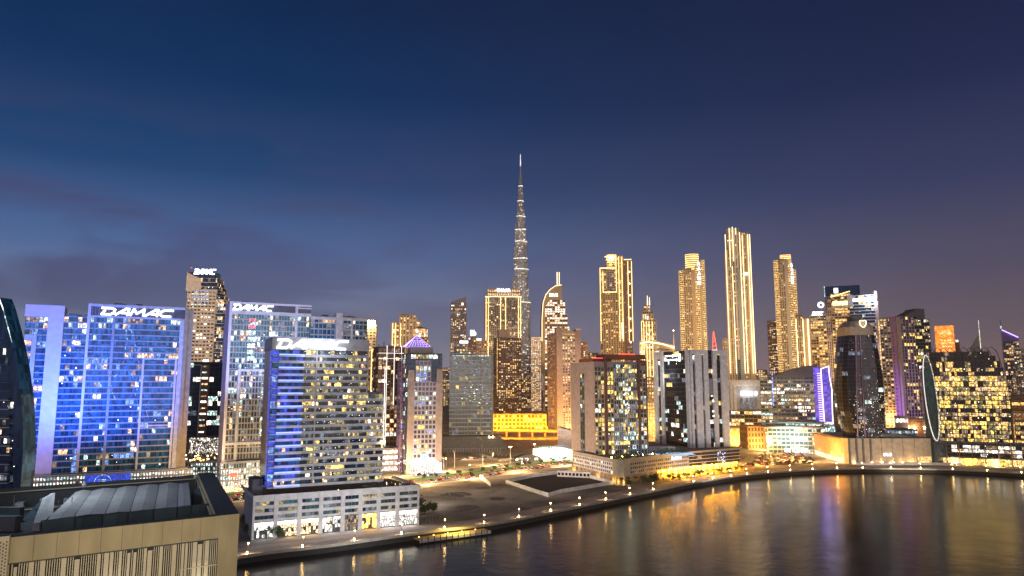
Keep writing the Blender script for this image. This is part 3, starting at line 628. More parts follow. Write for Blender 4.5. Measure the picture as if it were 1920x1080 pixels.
# ---- curved dark tower at the picture's left edge
b = mk('apartment_tower', 'dark blue tower with pointed sloping crown and bulging glass side', 'tower', -90, 720, 300, 0)
def ox(px, py): return ux(px, py) * 300 - b.x
def oz(py): return Z(py, 300)
pro = [(-2, 557), (6, 578), (14, 608), (23, 642), (32, 690), (39, 740), (43, 800), (43, 850), (38, 920), (32, 1000), (24, 1100)]
pts = [(ox(x, y), oz(y)) for x, y in pro]; pts.append((ox(24, 1100), 0)); pts = [(0, 0), (0, oz(600))] + [(ox(-24, 570), oz(570))] + pts
outline_block(b, 'wall', list(reversed(pts)), 0, 8, 'glass_navy', 'glass_blue')
zs = [oz(y) for _, y in pro]
def rx(z):
    for (x0, z0), (x1, z1) in zip(pts[3:], pts[4:]):
        if z1 <= z <= z0: return x0 + (x1 - x0) * (z0 - z) / max(1e-6, z0 - z1)
    return pts[3][0]
fz = 4
while fz < oz(625):
    xr = rx(fz) - 3.2; bb = Buf(); x = .5
    while x < xr - 1.2:
        mm = 'glass_navy'; u = b.r.random()
        if u < .05: mm = 'w_warm'
        elif u < .09: mm = 'w_white'
        elif u < .13: mm = 'w_dim'
        elif u < .2: mm = 'w_dimcool'
        bb.face([(x, -.06, fz + .5), (x + 1.15, -.06, fz + .5), (x + 1.15, -.06, fz + 3.1), (x, -.06, fz + 3.1)], mm)
        if b.r.random() < .12: q = b.r.uniform(x, x + 1); zq = fz + b.r.uniform(.8, 3); b.buf('glint_speck').face([(q, -.1, zq), (q + .3, -.1, zq), (q + .3, -.1, zq + .3), (q, -.1, zq + .3)], 'w_hot')
        x += 1.3
    link('window_band', bb.mesh('window_band'), b.o)
    if fz < oz(745): b.buf('balcony').box(xr - 9, xr - 1.5, -1.4, -.1, fz - .1, fz + .35, 'pink_wall'); b.buf('balcony').box(xr - 9, xr - 1.5, -1.4, -1.34, fz + .35, fz + 1.2, 'glass_navy')
    else: b.buf('balcony').box(.2, xr, -.3, -.1, fz - .1, fz + .15, 'slate_wall')
    b.buf('light_strip').box(xr - 11.2, xr - 10.8, -.3, -.1, fz + .2, fz + 2.2, 'w_warm' if b.r.random() < .6 else 'w_dim')
    fz += 3.7
b.buf('light_strip').bar((pts[3][0], -.2, pts[3][1]), (pts[4][0], -.2, pts[4][1]), .25, 'led_white'); b.buf('light_strip').bar((pts[4][0], -.2, pts[4][1]), (pts[6][0], -.2, pts[6][1]), .2, 'w_cool')
b.done()

# ---- hotel slab A
TOPS = S(2.3, 3.75, .28, .85, .35, .45, wall='slate_wall', spw='pale_wall', gl='glass_blue', lit=dict(w_warm=.035, w_white=.02, w_cool=.02, w_blue=.05, w_dim=.03), mode='each', spark=.03)
b = mk('hotel_tower', 'wide blue lit hotel block with framed facade and tall lavender slab wing', 'hotel', 168, 575, 450, 28)
XR = lx(b, 345, 720); XL = lx(b, 47, 640); H = lz(b, 569, 0); HB = lz(b, 886, 5)
xa0, xa1, xb = lx(b, 50, 575), lx(b, 122, 575), lx(b, 93, 575); H1 = lz(b, 571, xa0); H2 = lz(b, 592, lx(b, 145, 592))
Dp = 24
b.block([(0, .8), (XR, .8), (XR, Dp), (0, Dp)], 0, H - .4, None, 'glass_blue', 'roof_grey', edges={1: None}, par=0)
b.edge((.8, .8), (XR - 1.2, .8), HB, H - 8.2, TOPS)
fr = b.buf('concrete_frame')
fr.box(-.6, .9, -.9, Dp, HB, H, 'frame_white'); fr.box(XR - 2.0, XR, -.9, Dp + .4, 0, H - .02, 'beige_wall'); fr.box(XR + .01, XR + 3.6, 2, Dp, 0, H - 1, 'beige_wall'); fr.box(.91, XR - 2.01, -.9, 1.0, H - 1.6, H - .03, 'white_wall'); fr.box(.91, XR - 2.01, .2, 1.0, H - 8.4, H - 7.4, 'white_wall')
fr.box(XR - 4.6, XR - 2.01, -.6, .8, HB, H - 8.4, 'white_wall')
i0, i1 = lx(b, 266, 690), lx(b, 331, 690); zi = lz(b, 671, i0)
zi2 = lz(b, 800, i0)
for a, c in ((i0, i0 + 1.2), (i1 - 1.2, i1)): fr.box(a, c, -.75, .8, HB, zi, 'frame_white')
fr.box(i0 + 1.21, i1 - 1.21, -.75, .8, zi - 1.1, zi - .01, 'white_wall'); fr.box(i0 + 1.21, i1 - 1.21, -.6, .8, zi2, zi2 + 1.0, 'white_wall')
fr.box(lx(b, 204, 700), lx(b, 209, 700), -.3, .8, HB, H - 8.4, 'pale_wall')
sg = b.buf('roof_sign'); put_logo(sg, lx(b, 190, 583), lx(b, 330, 583), H - 6.9, H - 1.95, -.2, 'sign_white', .24)
pl_ = b.buf('sign_panel'); pl_.box(.92, XR - 2.02, .25, .79, H - 7.39, H - 1.61, 'slate_wall')
for k in range(26): pl_.box(1.5 + k * 1.85, 1.7 + k * 1.85, .1, .24, H - 7.38, H - 1.62, 'pale_wall')
# mid wing and slab wing
b.block([(xa1 - 1, .3), (-.61, .3), (-.61, Dp), (xa1 - 1, Dp)], 0, H2, None, 'glass_blue', 'roof_grey', par=.6)
b.edge((xa1, .3), (-.62, .3), HB, H2 - .5, TOPS)
b.block([(xa0, -1.0), (xa1, -1.0), (xa1, Dp), (xa0, Dp)], 0, H1 - .5, None, 'glass_blue', 'roof_grey', par=0)
b.edge((xa0 + .2, -1.0), (xb, -1.0), HB, H1 - 7, TOPS)
fr.box(xb, xa1 + .05, -2.2, Dp, 0, H1, 'frame_white'); fr.box(xa0 - .4, xb - .01, -2.2, 0, H1 - 7.2, H1 - .02, 'frame_white')
s0 = lx(b, 47, 630); s1 = lx(b, 70, 630); b.block([(s0, -3.4), (s1, -3.4), (s1, 12), (s0, 12)], 0, lz(b, 628, s0), None, 'glass_blue', 'roof_grey', par=0)
b.edge((s0, -3.4), (s1 - 2.2, -3.4), HB, lz(b, 628, s0) - 3, TOPS); fr.box(s1 - 2.2, s1 + .05, -4.2, -.5, 0, lz(b, 628, s0) + .1, 'white_wall'); fr.box(s0, s1 - 2.21, -4.2, -3.3, lz(b, 628, s0) - 3, lz(b, 628, s0) + .08, 'white_wall')
# podium with tall lit windows
pb = HB - .5
PODW = S(1.7, pb / 5, .75, 1.4, .3, .3, wall='pale_wall', gl='glass_blue', lit=dict(w_cool=.35, w_white=.3, shop_white=.1))
b.block([(xa0 - 4, -7), (XR + 8, -7), (XR + 8, 1), (xa0 - 4, 1)], 0, pb, PODW, 'pale_wall', 'roof_grey', part='podium')
b.buf('blue_screen').box(lx(b, 160, 890), lx(b, 245, 890), -7.8, -7.5, pb - 9, pb - .4, 'screen_blue')

cxm, czm = lx(b, 194, 890), pb - 5.2
for k in range(28):
    a0, a1 = 2 * math.pi * k / 28, 2 * math.pi * (k + 1) / 28; b.buf('screen_mark').bar((cxm + 4.6 * math.cos(a0), -7.9, czm + 4.6 * math.sin(a0)), (cxm + 4.6 * math.cos(a1), -7.9, czm + 4.6 * math.sin(a1)), .18, 'w_cool')
for k in range(5): b.buf('screen_mark').box(cxm - 2.6 + k * .5, cxm + 1.6 - k * .3, -7.95, -7.82, czm + 1.6 - k * .9, czm + 1.85 - k * .9, 'w_cool')
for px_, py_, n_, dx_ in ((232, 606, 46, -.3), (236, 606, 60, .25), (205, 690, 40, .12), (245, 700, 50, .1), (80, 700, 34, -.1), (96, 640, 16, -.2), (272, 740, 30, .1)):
    x, z_ = lx(b, px_, py_), lz(b, py_, 10)      # ragged glowing bars painted on as reflections of other buildings' lights
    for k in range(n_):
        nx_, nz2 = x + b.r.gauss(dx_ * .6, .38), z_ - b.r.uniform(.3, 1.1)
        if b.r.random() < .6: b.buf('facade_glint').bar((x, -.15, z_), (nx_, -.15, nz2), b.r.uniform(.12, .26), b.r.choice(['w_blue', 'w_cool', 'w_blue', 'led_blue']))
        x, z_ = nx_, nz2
b.plant(4, XR - 5, 4, Dp - 3, H - .4, 5); b.plant(xa1 + 2, -3, 5, 18, H2, 4)
b.done()
light('SPOT', to_world(b, xa1 - 6, -50, 14), 60000, (.30, .24, 1), aim=to_world(b, xa1 - 5, 0, 40), size=2, spot=60, blend=.8)
A_ = b
# blue wash lights on A
for lxp, zz, e_ in ((-30, 8, 1), (-12, 8, 1), (10, 8, 1), (30, 8, .9)):
    light('SPOT', to_world(b, lxp, -62, 42), 235000 * e_, (.05, .17, 1), aim=to_world(b, lxp, 0, 78), size=2, spot=95, blend=.8)
light('SPOT', to_world(b, xa1 - 6, -40, 30), 36000, (.35, .26, 1), aim=to_world(b, xa1 - 5, 0, 90), size=2, spot=70, blend=.8)
light('SPOT', to_world(b, XR + 20, -40, 20), 60000, (1, .62, .3), aim=to_world(b, XR, 10, 40), size=2, spot=100, blend=.8)

# ---- cream tower behind, with dark glass block below
b = mk('apartment_tower', 'cream tower with curved glass prow and small lit roof sign behind the blue hotel', 'tower', 344, 640, 720, 6)
X1 = lx(b, 424, 640); H = lz(b, 512, 8); zl = lz(b, 585, X1)
CW = S(3.4, 3.6, 1.0, 1.9, .5, .6, wall='cream_wall', gl='glass_brown', lit=dict(w_warm=.10, w_white=.05, w_dim=.12), spark=.1)
xm = lx(b, 400, 640)
b.block([(1, 0), (xm, 0), (xm, 26), (1, 26)], 0, lz(b, 545, 6), CW, 'cream_wall', 'roof_grey')
GL = S(2.6, 3.6, .2, .5, .4, .8, wall='dark_wall', spw='cream_wall', gl='glass_navy', lit=dict(w_warm=.12, w_white=.05, w_dim=.12, w_dimcool=.1), spark=.14)
for k, (pxr, pyt) in enumerate(((424, 600), (422, 575), (418, 555), (412, 538), (408, 522))):
    z1 = lz(b, pyt, X1); z0 = 0 if k == 0 else lz(b, ((424, 600), (422, 575), (418, 555), (412, 538), (408, 522))[k - 1][1], X1)
    xr = lx(b, pxr, pyt); b.block([(xm + .01 if k == 0 else lx(b, 366, pyt), 1 - .1 * k), (xr - 2, 1 - .1 * k), (xr, 4), (xr, 22), (xm + .01 if k == 0 else lx(b, 366, pyt), 24)], z0, z1, GL, 'glass_navy', 'roof_grey', par=.3)
outline_block(b, 'crown_fin', [(lx(b, 350, 520), lz(b, 545, 4)), (lx(b, 372, 545), lz(b, 545, 4)), (lx(b, 378, 540), lz(b, 540, 4)), (lx(b, 376, 524), lz(b, 522, 4)), (lx(b, 362, 514), lz(b, 516, 4)), (lx(b, 351, 514), lz(b, 510, 4))], -.6, 8, 'cream_wall')
b.buf('sign_panel').box(lx(b, 352, 512), lx(b, 406, 512), 1.2, 14, lz(b, 520, 8) + .1, lz(b, 510, 8), 'glass_navy')
put_logo(b.buf('roof_sign'), lx(b, 364, 509), lx(b, 404, 509), lz(b, 514, 8), lz(b, 504, 8), .8, 'sign_white', .26)
for k in range(6): b.strip((lx(b, 360, 560), -.8, lz(b, 546 + 5 * k, 8)), (lx(b, 392, 560), -.8, lz(b, 546 + 5 * k, 8)), .5, 'w_cool' if k % 2 else 'w_blue')
b.buf('mast').cone((lx(b, 355, 505), 6), .3, .2, lz(b, 512, 3), lz(b, 500, 3), 'steel', 6); b.buf('beacon').cone((lx(b, 355, 505), 6), .5, .4, lz(b, 501, 3), lz(b, 499.5, 3), 'led_red', 6)

b.done(); light('SPOT', to_world(b, 5, -150, 130), 800000, (1, .78, .66), aim=to_world(b, 20, 0, 130), size=3, spot=55)
b = mk('office_block', 'dark navy glass block with one lit lift shaft below the cream tower', 'office', 353, 700, 640, 8)
X1 = lx(b, 430, 700); H = lz(b, 680, 5); xs0, xs1 = lx(b, 377, 720), lx(b, 392, 720)
NV = S(4.2, 4.2, .12, .3, .1, .1, wall='dark_wall', gl='glass_navy', lit=dict(w_cool=.08, w_white=.05, w_dimcool=.05), mode='band')
b.block([(0, 0), (X1, 0), (X1, 20), (0, 20)], 0, H, None, 'glass_navy', 'roof_dark', edges={0: NV})
b.buf('lift_shaft').box(xs0, xs1, -1.4, -.2, 0, H - 2, 'brown_wall'); b.buf('lift_frame').box(xs0 - .5, xs0 - .01, -1.5, -.2, 0, H - 1.9, 'white_wall'); b.buf('lift_frame').box(.2, xs0 - .5, -.6, -.2, H - 2.3, H - 1.8, 'white_wall')
for k in range(16): b.buf('lift_light').box(xs0 + .8, xs1 - 1.2 * b.r.random() - 1, -1.5, -1.41, 12 + k * 5.2, 12.7 + k * 5.2 + b.r.random(), b.r.choice(['w_warm', 'w_hot', 'w_cool', 'w_dim']))
b.done()
b = mk('mall_block', 'low block with white patterned light screen and golden terrace between the two hotels', 'mall', 326, 850, 540, 12)
X1 = lx(b, 428, 850); H = lz(b, 822, 5); zg = lz(b, 852, 5); zr = lz(b, 868, 5)
b.block([(0, 4), (X1, 4), (X1, 25), (0, 25)], 0, H, None, 'slate_wall', 'roof_dark', par=0)
xs0, xs1 = lx(b, 352, 840), lx(b, 410, 840)
for i in range(34):
    for j in range(11):
        if b.r.random() < .62:
            x0 = xs0 + (xs1 - xs0) * i / 34; z0 = zg + (H - zg) * j / 11; w_ = (xs1 - xs0) / 34; h_ = (H - zg) / 11; tri = b.r.choice([((0, 0), (1, 0), (0, 1)), ((0, 0), (1, 0), (1, 1)), ((1, 0), (1, 1), (0, 1)), ((0, 0), (1, 1), (0, 1))])
            b.buf('light_screen').face([(x0 + w_ * u, 3.9, z0 + h_ * v) for u, v in tri], 'w_white')
for k in range(70): x0 = b.r.uniform(0, X1); z0 = b.r.uniform(zr, zg - .6); b.buf('terrace_light').box(x0, x0 + b.r.uniform(.2, 1.6), 3.7, 3.85, z0, z0 + b.r.uniform(.2, 1.2), b.r.choice(['w_gold', 'shop_gold', 'w_dim', 'spark']))
b.block([(0, 0), (X1, 0), (X1, 3.6), (0, 3.6)], 0, zr, S(1.7, zr / 4, .8, 1.1, .2, .2, wall='pale_wall', gl='glass_navy', lit=dict(w_cool=.4, w_white=.3)), 'pale_wall', 'roof_grey', part='podium')
b.done()

# ---- hotel slab B
b = mk('hotel_tower', 'pale blue lit hotel slab with a sign at its top left corner', 'hotel', 433, 570, 480, 28)
X1 = lx(b, 584, 573); X2 = lx(b, 690, 600); H = lz(b, 565, 0); Hh = lz(b, 594, X1 + 5); HB = lz(b, 862, 5)
TB = S(1.9, 3.9, .32, .8, .35, .45, wall='pale_wall', spw='pale_wall', gl='glass_teal', lit=dict(w_warm=.05, w_white=.04, w_cool=.06, w_dim=.04, w_dimcool=.15), mode='each', spark=.06)
TB2 = dict(TB); TB2['gl'] = 'glass_grey'; TB2['pier'] = .5
b.block([(0, .8), (X1, .8), (X1, 24), (0, 24)], 0, H - .5, None, 'glass_teal', 'roof_grey', par=0)
f0, f1 = lx(b, 445, 720), lx(b, 512, 720); zf = lz(b, 692, f0); zf2 = lz(b, 834, f0)
b.edge((1, .8), (X1 - 1, .8), zf, H - 8, TB); b.edge((1, .8), (X1 - 1, .8), HB, zf - .5, TB2)
fr = b.buf('concrete_frame'); fr.box(-.8, .9, -.9, 24, 0, H, 'frame_white'); fr.box(.91, X1, -.9, 1, H - 1.3, H - .02, 'frame_white'); fr.box(.91, X1, .1, .79, H - 8.2, H - 5.9, 'white_wall')
c0 = lx(b, 553, 600); fr.box(c0, c0 + 1.8, -.8, .8, lz(b, 640, c0), H - 1.31, 'white_wall'); fr.box(c0 + 1.81, X1, -.7, .8, H - 2.9, H - 1.9, 'white_wall')
for a, c in ((f0, f0 + 1.5), (f1, f1 + 1.4)): fr.box(a, c, -.8, .8, 0, zf, 'white_wall')
fr.box(f0 + 1.51, f1 - .01, -.8, .8, zf - 1.5, zf - .01, 'white_wall'); fr.box(.91, f1, -.95, .7, zf2 - .2, zf2 + 1.6, 'white_wall'); fr.box(.91, f0 - .01, -.7, .8, HB - 6, HB, 'white_wall')
put_logo(b.buf('roof_sign'), lx(b, 437, 581), lx(b, 514, 581), H - 5.6, H - 1.7, -.3, 'sign_white', .24)
b.buf('sign_panel').box(.92, X1 - .1, .3, .78, H - 5.89, H - 1.31, 'slate_wall')
for k in range(7): b.buf('screen_light').box(lx(b, 465, 620) + .1, lx(b, 480, 620) - .2, .3, .5, lz(b, 604 + 12 * k, 12), lz(b, 596 + 12 * k, 12), ['w_pink', 'w_pink', 'w_cool', 'w_cool', 'w_white', 'w_cool', 'w_cool'][k])
TC = S(3.0, 4.2, .5, 1.0, .4, .5, wall='pale_wall', gl='glass_blue', lit=dict(w_warm=.06, w_white=.06, w_dimcool=.1), spark=.05)
b.block([(X1, 2), (X2, 2), (X2, 22), (X1, 22)], 0, Hh, None, 'pale_wall', 'roof_grey', edges={0: TC, 1: TC})
p0, p1 = lx(b, 631, 600), lx(b, 643, 600); fr.box(p0, p1, .4, 6, 30, Hh + 3.5, 'white_wall'); q0 = lx(b, 659, 600); fr.box(q0, q0 + 1.6, .6, 3, 30, Hh - .5, 'white_wall'); fr.box(X1 + .1, X2, 1.1, 3, Hh - 1.8, Hh + .3, 'white_wall')
PB = S(1.6, HB / 5, .6, 1.0, .3, .25, wall='pale_wall', gl='glass_teal', lit=dict(w_cool=.3, w_white=.3, shop_white=.15)); b.block([(-1.5, -4), (X1 + 2, -4), (X1 + 2, .7), (-1.5, .7)], 0, lz(b, 868, 5, -4), PB, 'pale_wall', 'roof_grey', part='podium')
b.buf('red_sign').box(lx(b, 431, 890, -4), lx(b, 444, 890, -4), -4.8, -4.4, lz(b, 895, 1, -4), lz(b, 887, 1, -4), 'led_red')
b.buf('shopfront').box(0, X1, -4.5, -4.3, .3, 4.2, 'shop_warm')
b.plant(5, X1 - 5, 5, 20, H - .5, 5); b.plant(X1 + 3, X2 - 3, 5, 18, Hh, 5); b.done()
for xx in (8, 34): light('SPOT', to_world(b, xx, -60, 60), 170000, (.38, .50, 1), aim=to_world(b, xx, 0, 105), size=2, spot=85, blend=.8)

# ---- canal tower C with podium
b = mk('office_tower', 'banded canal tower with blue balcony strip and big sign on a white podium', 'tower', 511, 650, 343, 27.6)
Xt = lx(b, 690, 650); Xt2 = lx(b, 721, 740); H = lz(b, 632, 0); zs = lz(b, 656, 4); zw = lz(b, 737, Xt)
PZ = lz(b, 917, 4, -5); xbl = lx(b, 568, 720); fhn = 21; zbt = PZ
fh = (zs - PZ) / fhn
b.block([(0, .8), (Xt, .8), (Xt, 22), (0, 22)], PZ, H - .3, None, 'glass_grey', 'roof_grey', par=0)
b.block([(Xt + .01, .8), (Xt2, .8), (Xt2, 20), (Xt + .01, 20)], PZ, zw, None, 'glass_grey', 'roof_grey', par=.5)
b.buf('sign_panel').box(-.3, Xt + .4, -.9, .7, zs + .2, H, 'pale_wall'); b.buf('sign_panel').box(-.3, Xt + .4, .71, 22.3, zs + .2, H - .01, 'white_wall')
put_logo(b.buf('roof_sign'), lx(b, 519, 642), lx(b, 656, 642), zs + .5, H - .8, -1.35, 'sign_white', .2)
for j in range(fhn):
    z0 = PZ + j * fh; z1 = z0 + fh; Xe = Xt2 if z1 < zw + 1 else Xt
    bb = Buf(); x = xbl + .2; prev = None
    while x < Xe - .5:
        w_ = b.r.choice([1.1, 1.1, 2.2, 1.6]); w_ = min(w_, Xe - x); u = b.r.random(); m = 'glass_grey' if j > 6 else 'glass_navy'
        if prev and b.r.random() < .5: m = prev; 
        elif u < .03 + .06 * (j > 11): m = 'w_yellow'; prev = m
        elif u < .17: m = 'w_green'; prev = m
        elif u < .25: m = 'w_warm'; prev = None
        elif u < .28: m = 'w_white'; prev = None
        elif u < .42: m = 'w_dimcool'; prev = None
        else: prev = None
        bb.face([(x + .05, .7, z0 + 1.0), (x + w_ - .05, .7, z0 + 1.0), (x + w_ - .05, .7, z1 + .02), (x + .05, .7, z1 + .02)], m)
        if b.r.random() < .35:
            q = b.r.uniform(x, x + w_ - .3); zq = b.r.uniform(z0 + 1.2, z1 - .4); s_ = b.r.uniform(.12, .35); b.buf('glint_speck').face([(q, .66, zq), (q + s_, .66, zq), (q + s_, .66, zq + s_), (q, .66, zq + s_)], b.r.choice(['w_hot', 'w_yellow', 'w_white', 'w_cool']))
        x += w_
    link('window_band', bb.mesh('window_band'), b.o)
    b.buf('floor_band').box(xbl + .1, Xe + .3, -.55, .75, z0 - .25, z0 + 1.05, 'pale_wall'); b.buf('floor_band').box(xbl + .12, Xe + .28, -.85, -.55, z0 + .75, z0 + .95, 'white_wall')
    # blue balcony strip
    bb = Buf(); cols = ['glass_blue', 'screen_blue', 'glass_navy', 'glass_blue', 'w_cool' if b.r.random() < .1 else 'glass_blue', 'w_warm' if b.r.random() < .3 else 'glass_blue']
    for k in range(7):
        a0 = 3.2 + (xbl - 3.4) * k / 7; bb.face([(a0, .7, z0 + .9), (a0 + (xbl - 3.4) / 7 - .15, .7, z0 + .9), (a0 + (xbl - 3.4) / 7 - .15, .7, z1), (a0, .7, z1)], b.r.choice(cols))
    link('balcony_window', bb.mesh('balcony_window'), b.o)
    b.buf('balcony').box(3.0, xbl, -1.6, .7, z0 - .2, z0 + 1.0, 'white_wall'); b.buf('balcony').box(.2, 2.95, -1.2, .5, z0 - .1, z0 + .25, 'white_wall')
    if j % 2 == 0: b.buf('light_strip').box(3.1, xbl - .1, -1.85, -1.61, z0 + .7, z0 + 1.1, 'led_blue')
    b.buf('corner_glass').face([(.2, .72, z0 + .3), (2.9, .72, z0 + .3), (2.9, .72, z1 - .2), (.2, .72, z1 - .2)], b.r.choice(['screen_blue', 'glass_blue', 'w_blue', 'screen_blue']))
    b.buf('corner_glass').face([(-.05, .9, z0 + .3), (-.05, 5, z0 + .3), (-.05, 5, z1 - .2), (-.05, .9, z1 - .2)], 'screen_blue')
b.buf('column').box(xbl + 5.8, xbl + 6.5, -.6, .7, PZ, zs, 'pale_wall')
# podium
xp0 = lx(b, 474, 950, -5); xp1 = lx(b, 786, 930, -5); PH = lz(b, 930, xp0, -5); 
pd = b.buf('podium'); pd.hexa([(xp0, -4.5, 0), (xp1, -4.5, 0), (xp1 - 3, 38, 0), (xp0 + 2, 38, 0)], [(xp0, -4.5, PH - 1.6), (xp1, -4.5, PH - 1.6), (xp1 - 3, 38, PH - 1.6), (xp0 + 2, 38, PH - 1.6)], 'pale_wall', 'roof_brown')
pw = b.buf('podium_wall'); pw.box(xp0, xp1, -5, -4.51, PH - 2.9, PH, 'white_wall'); pw.box(xp1 - .5, xp1, -4.5, 38, PH - 1.59, PH - .02, 'white_wall'); pw.box(xp0, xp0 + .5, -4.5, 38, PH - 1.59, PH - .02, 'white_wall')
cols_ = [474, 518, 562, 602, 643, 676, 710, 745, 786]; rz_ = [PH - 2.9, PH - 4.6, PH - 6.0, PH - 7.7, PH - 9.1, PH - 10.8, PH - 12.0]
xs_ = [lx(b, c, 950, -5) for c in cols_]
for k, x in enumerate(xs_): pw.box(max(xp0, x - 1.0), min(xp1, x + 1.0), -5.25, -4.52, 0, PH - .05, 'white_wall')
for k in range(8):
    a, c = xs_[k] + 1.0, xs_[k + 1] - 1.0
    for r in range(3):
        zt_, zb_ = rz_[2 * r], rz_[2 * r + 1]; bb = Buf(); n_ = 4
        m_row = b.r.choice(['glass_navy', 'glass_navy', 'glass_teal', 'w_dimcool', 'glass_grey', 'w_green'] if k < 6 else ['glass_green', 'glass_grey'])
        for i in range(n_):
            m = m_row if b.r.random() < .7 else b.r.choice(['glass_navy', 'w_dimcool', 'w_green'])
            bb.face([(a + (c - a) * i / n_ + .04, -4.55, zb_), (a + (c - a) * (i + 1) / n_ - .04, -4.55, zb_), (a + (c - a) * (i + 1) / n_ - .04, -4.55, zt_), (a + (c - a) * i / n_ + .04, -4.55, zt_)], m)
        link('window', bb.mesh('window'), b.o); pw.box(a - .01, c + .01, -5, -4.51, rz_[2 * r + 2] if r < 2 else rz_[5] - 1.0, zb_, 'white_wall')
    zt_ = rz_[5] - 1.0; sf = Buf(); mm = ['shop_white', 'shop_warm', 'shop_warm', 'shop_white', 'w_dim', 'shop_gold', 'shop_white', 'shop_white'][k]
    for i in range(7):
        for j in range(4):
            x0 = a + (c - a) * i / 7; z0 = .4 + (zt_ - .8) * j / 4; m = mm
            if b.r.random() < .28: m = 'glass_grey' if k < 6 else 'shop_white'
            if j == 3 and k not in (4,): m = 'w_hot' if k in (0, 1, 2, 6, 7) else mm
            sf.face([(x0 + .07, -4.62, z0 + .06), (x0 + (c - a) / 7 - .07, -4.62, z0 + .06), (x0 + (c - a) / 7 - .07, -4.62, z0 + (zt_ - .8) / 4 - .06), (x0 + .07, -4.62, z0 + (zt_ - .8) / 4 - .06)], m)
    link('shopfront', sf.mesh('shopfront'), b.o); pw.box(a, c, -4.56, -4.51, 0, zt_ + .1, 'slate_wall')
    if k == 5:
        put_text(b.buf('shop_sign'), 'Fanar', a + (c - a) * .3, c - (c - a) * .25, zt_ - 1.3, zt_ - .4, -4.9, 'sign_warm' if k == 5 else 'w_white') if k == 5 else None
    light('AREA', to_world(b, (a + c) / 2, -5.6, 4.0), 1100, {'shop_gold': (1, .65, .2), 'shop_warm': (1, .78, .5)}.get(mm, (.95, .95, 1)), aim=to_world(b, (a + c) / 2, -14, 0), size=5, name='shop_light')
for k in range(60):
    x = b.r.uniform(xbl, xp1 - 3); y = b.r.uniform(-3.5, -.8) if x < Xt2 else b.r.uniform(-3, 26)
    b.buf('terrace_light').box(x, x + .25, y, y + .25, PH - 1.58, PH - b.r.uniform(.2, 1.3), b.r.choice(['w_gold', 'w_hot', 'w_dim']))
for k in range(34):
    x = b.r.uniform(Xt2 - 10, xp1 - 3); y = b.r.uniform(-3, 20); s_ = b.r.uniform(.5, 1.3)
    if x < Xt2: y = b.r.uniform(-3.6, -.8)
    for q in range(14): v = Vector((x + b.r.gauss(0, s_ * .5), y + b.r.gauss(0, s_ * .4), PH - 1.2 + abs(b.r.gauss(0, s_)))); b.buf('roof_garden').face([v + Vector((.3, .1, .1)), v + Vector((0, .2, .4)), v + Vector((-.3, 0, .1)), v + Vector((0, -.2, -.2))], 'leaf')
b.block([(xp0 + 1, 6), (-.6, 6), (-.6, 20), (xp0 + 1, 20)], PH - 1.59, PH + 6, None, 'slate_wall', 'roof_dark', part='stair_core', par=0)
b.buf('roof_flood').box(Xt2 - .8, Xt2 + .1, -1.8, -1.2, PZ + 18.6, PZ + 19.8, 'lamp'); b.buf('light_strip').box(Xt2 - .5, Xt2 - .32, -1.3, -1.1, PZ + 20, zw + 13, 'led_white')
b.done()
for zz in (32, 46, 60, 74): light('SPOT', to_world(b, 7, -17, zz), 9000, (.08, .10, 1), aim=to_world(b, 7.5, 0, zz - 2), size=1, spot=52, blend=.5)
light('SPOT', to_world(b, 36, -75, 12), 115000, (.96, .96, 1), aim=to_world(b, 30, 0, 30), size=4, spot=95, blend=.9)  # unseen fill lamp to brighten the podium and floor bands
C_ = b
light('AREA', to_world(b, 22, -9, zs + 3), 3200, (.7, .78, 1), aim=to_world(b, 22, 0, zs + 3), size=14, name='sign_light')

# ---- blank slender lit towers behind C
def simple(name, label, cat, pl, pr, pyt, Y, ang, st, depth=22, core='slate_wall', roof='roof_grey', pyr=720, z0=0, plants=3, par=1.2):
    b = mk(name, label, cat, pl, pyr, Y, ang); X = lx(b, pr, pyr); H = lz(b, pyt, 0); b.block([(0, 0), (X, 0), (X, depth), (0, depth)], z0, H, st, core, roof, par=par)
    if plants: b.plant(X * .2, X * .8, depth * .3, depth * .7, H, plants)
    return b, X, H
FARW = lambda wall='cream_wall', gl='glass_brown', sp=.09, cw=4.2, fh=3.7, pier=1.4, s_=1.4, lit=None: S(cw, fh, pier, s_, .5, .45, wall=wall, gl=gl, lit=lit or dict(w_warm=.12, w_white=.04, w_dim=.2, w_gold=.05), spark=sp)
b, X, H = simple('apartment_tower', 'tan tower with a blazing golden floodlight at its top corner behind the pale hotel', 'tower', 676, 703, 610, 900, 10, FARW()); b.buf('flood_lamp').box(0, X * .9, -1.5, -.8, H - 1, H + 6, 'lamp'); b.done()
light('POINT', to_world(b, X * .4, -6, H + 4), 120000, (1, .66, .25), size=2)
b, X, H = simple('apartment_tower', 'lower tan tower with gold light lines behind the banded canal tower', 'tower', 694, 727, 655, 860, 8, FARW('beige_wall')); 
for x in (1, X * .45): b.strip((x, -.8, H * .55), (x, -.8, H), .7, 'led_gold')
b.strip((0, -.8, H), (X, -.8, H), .6, 'led_gold'); b.done()
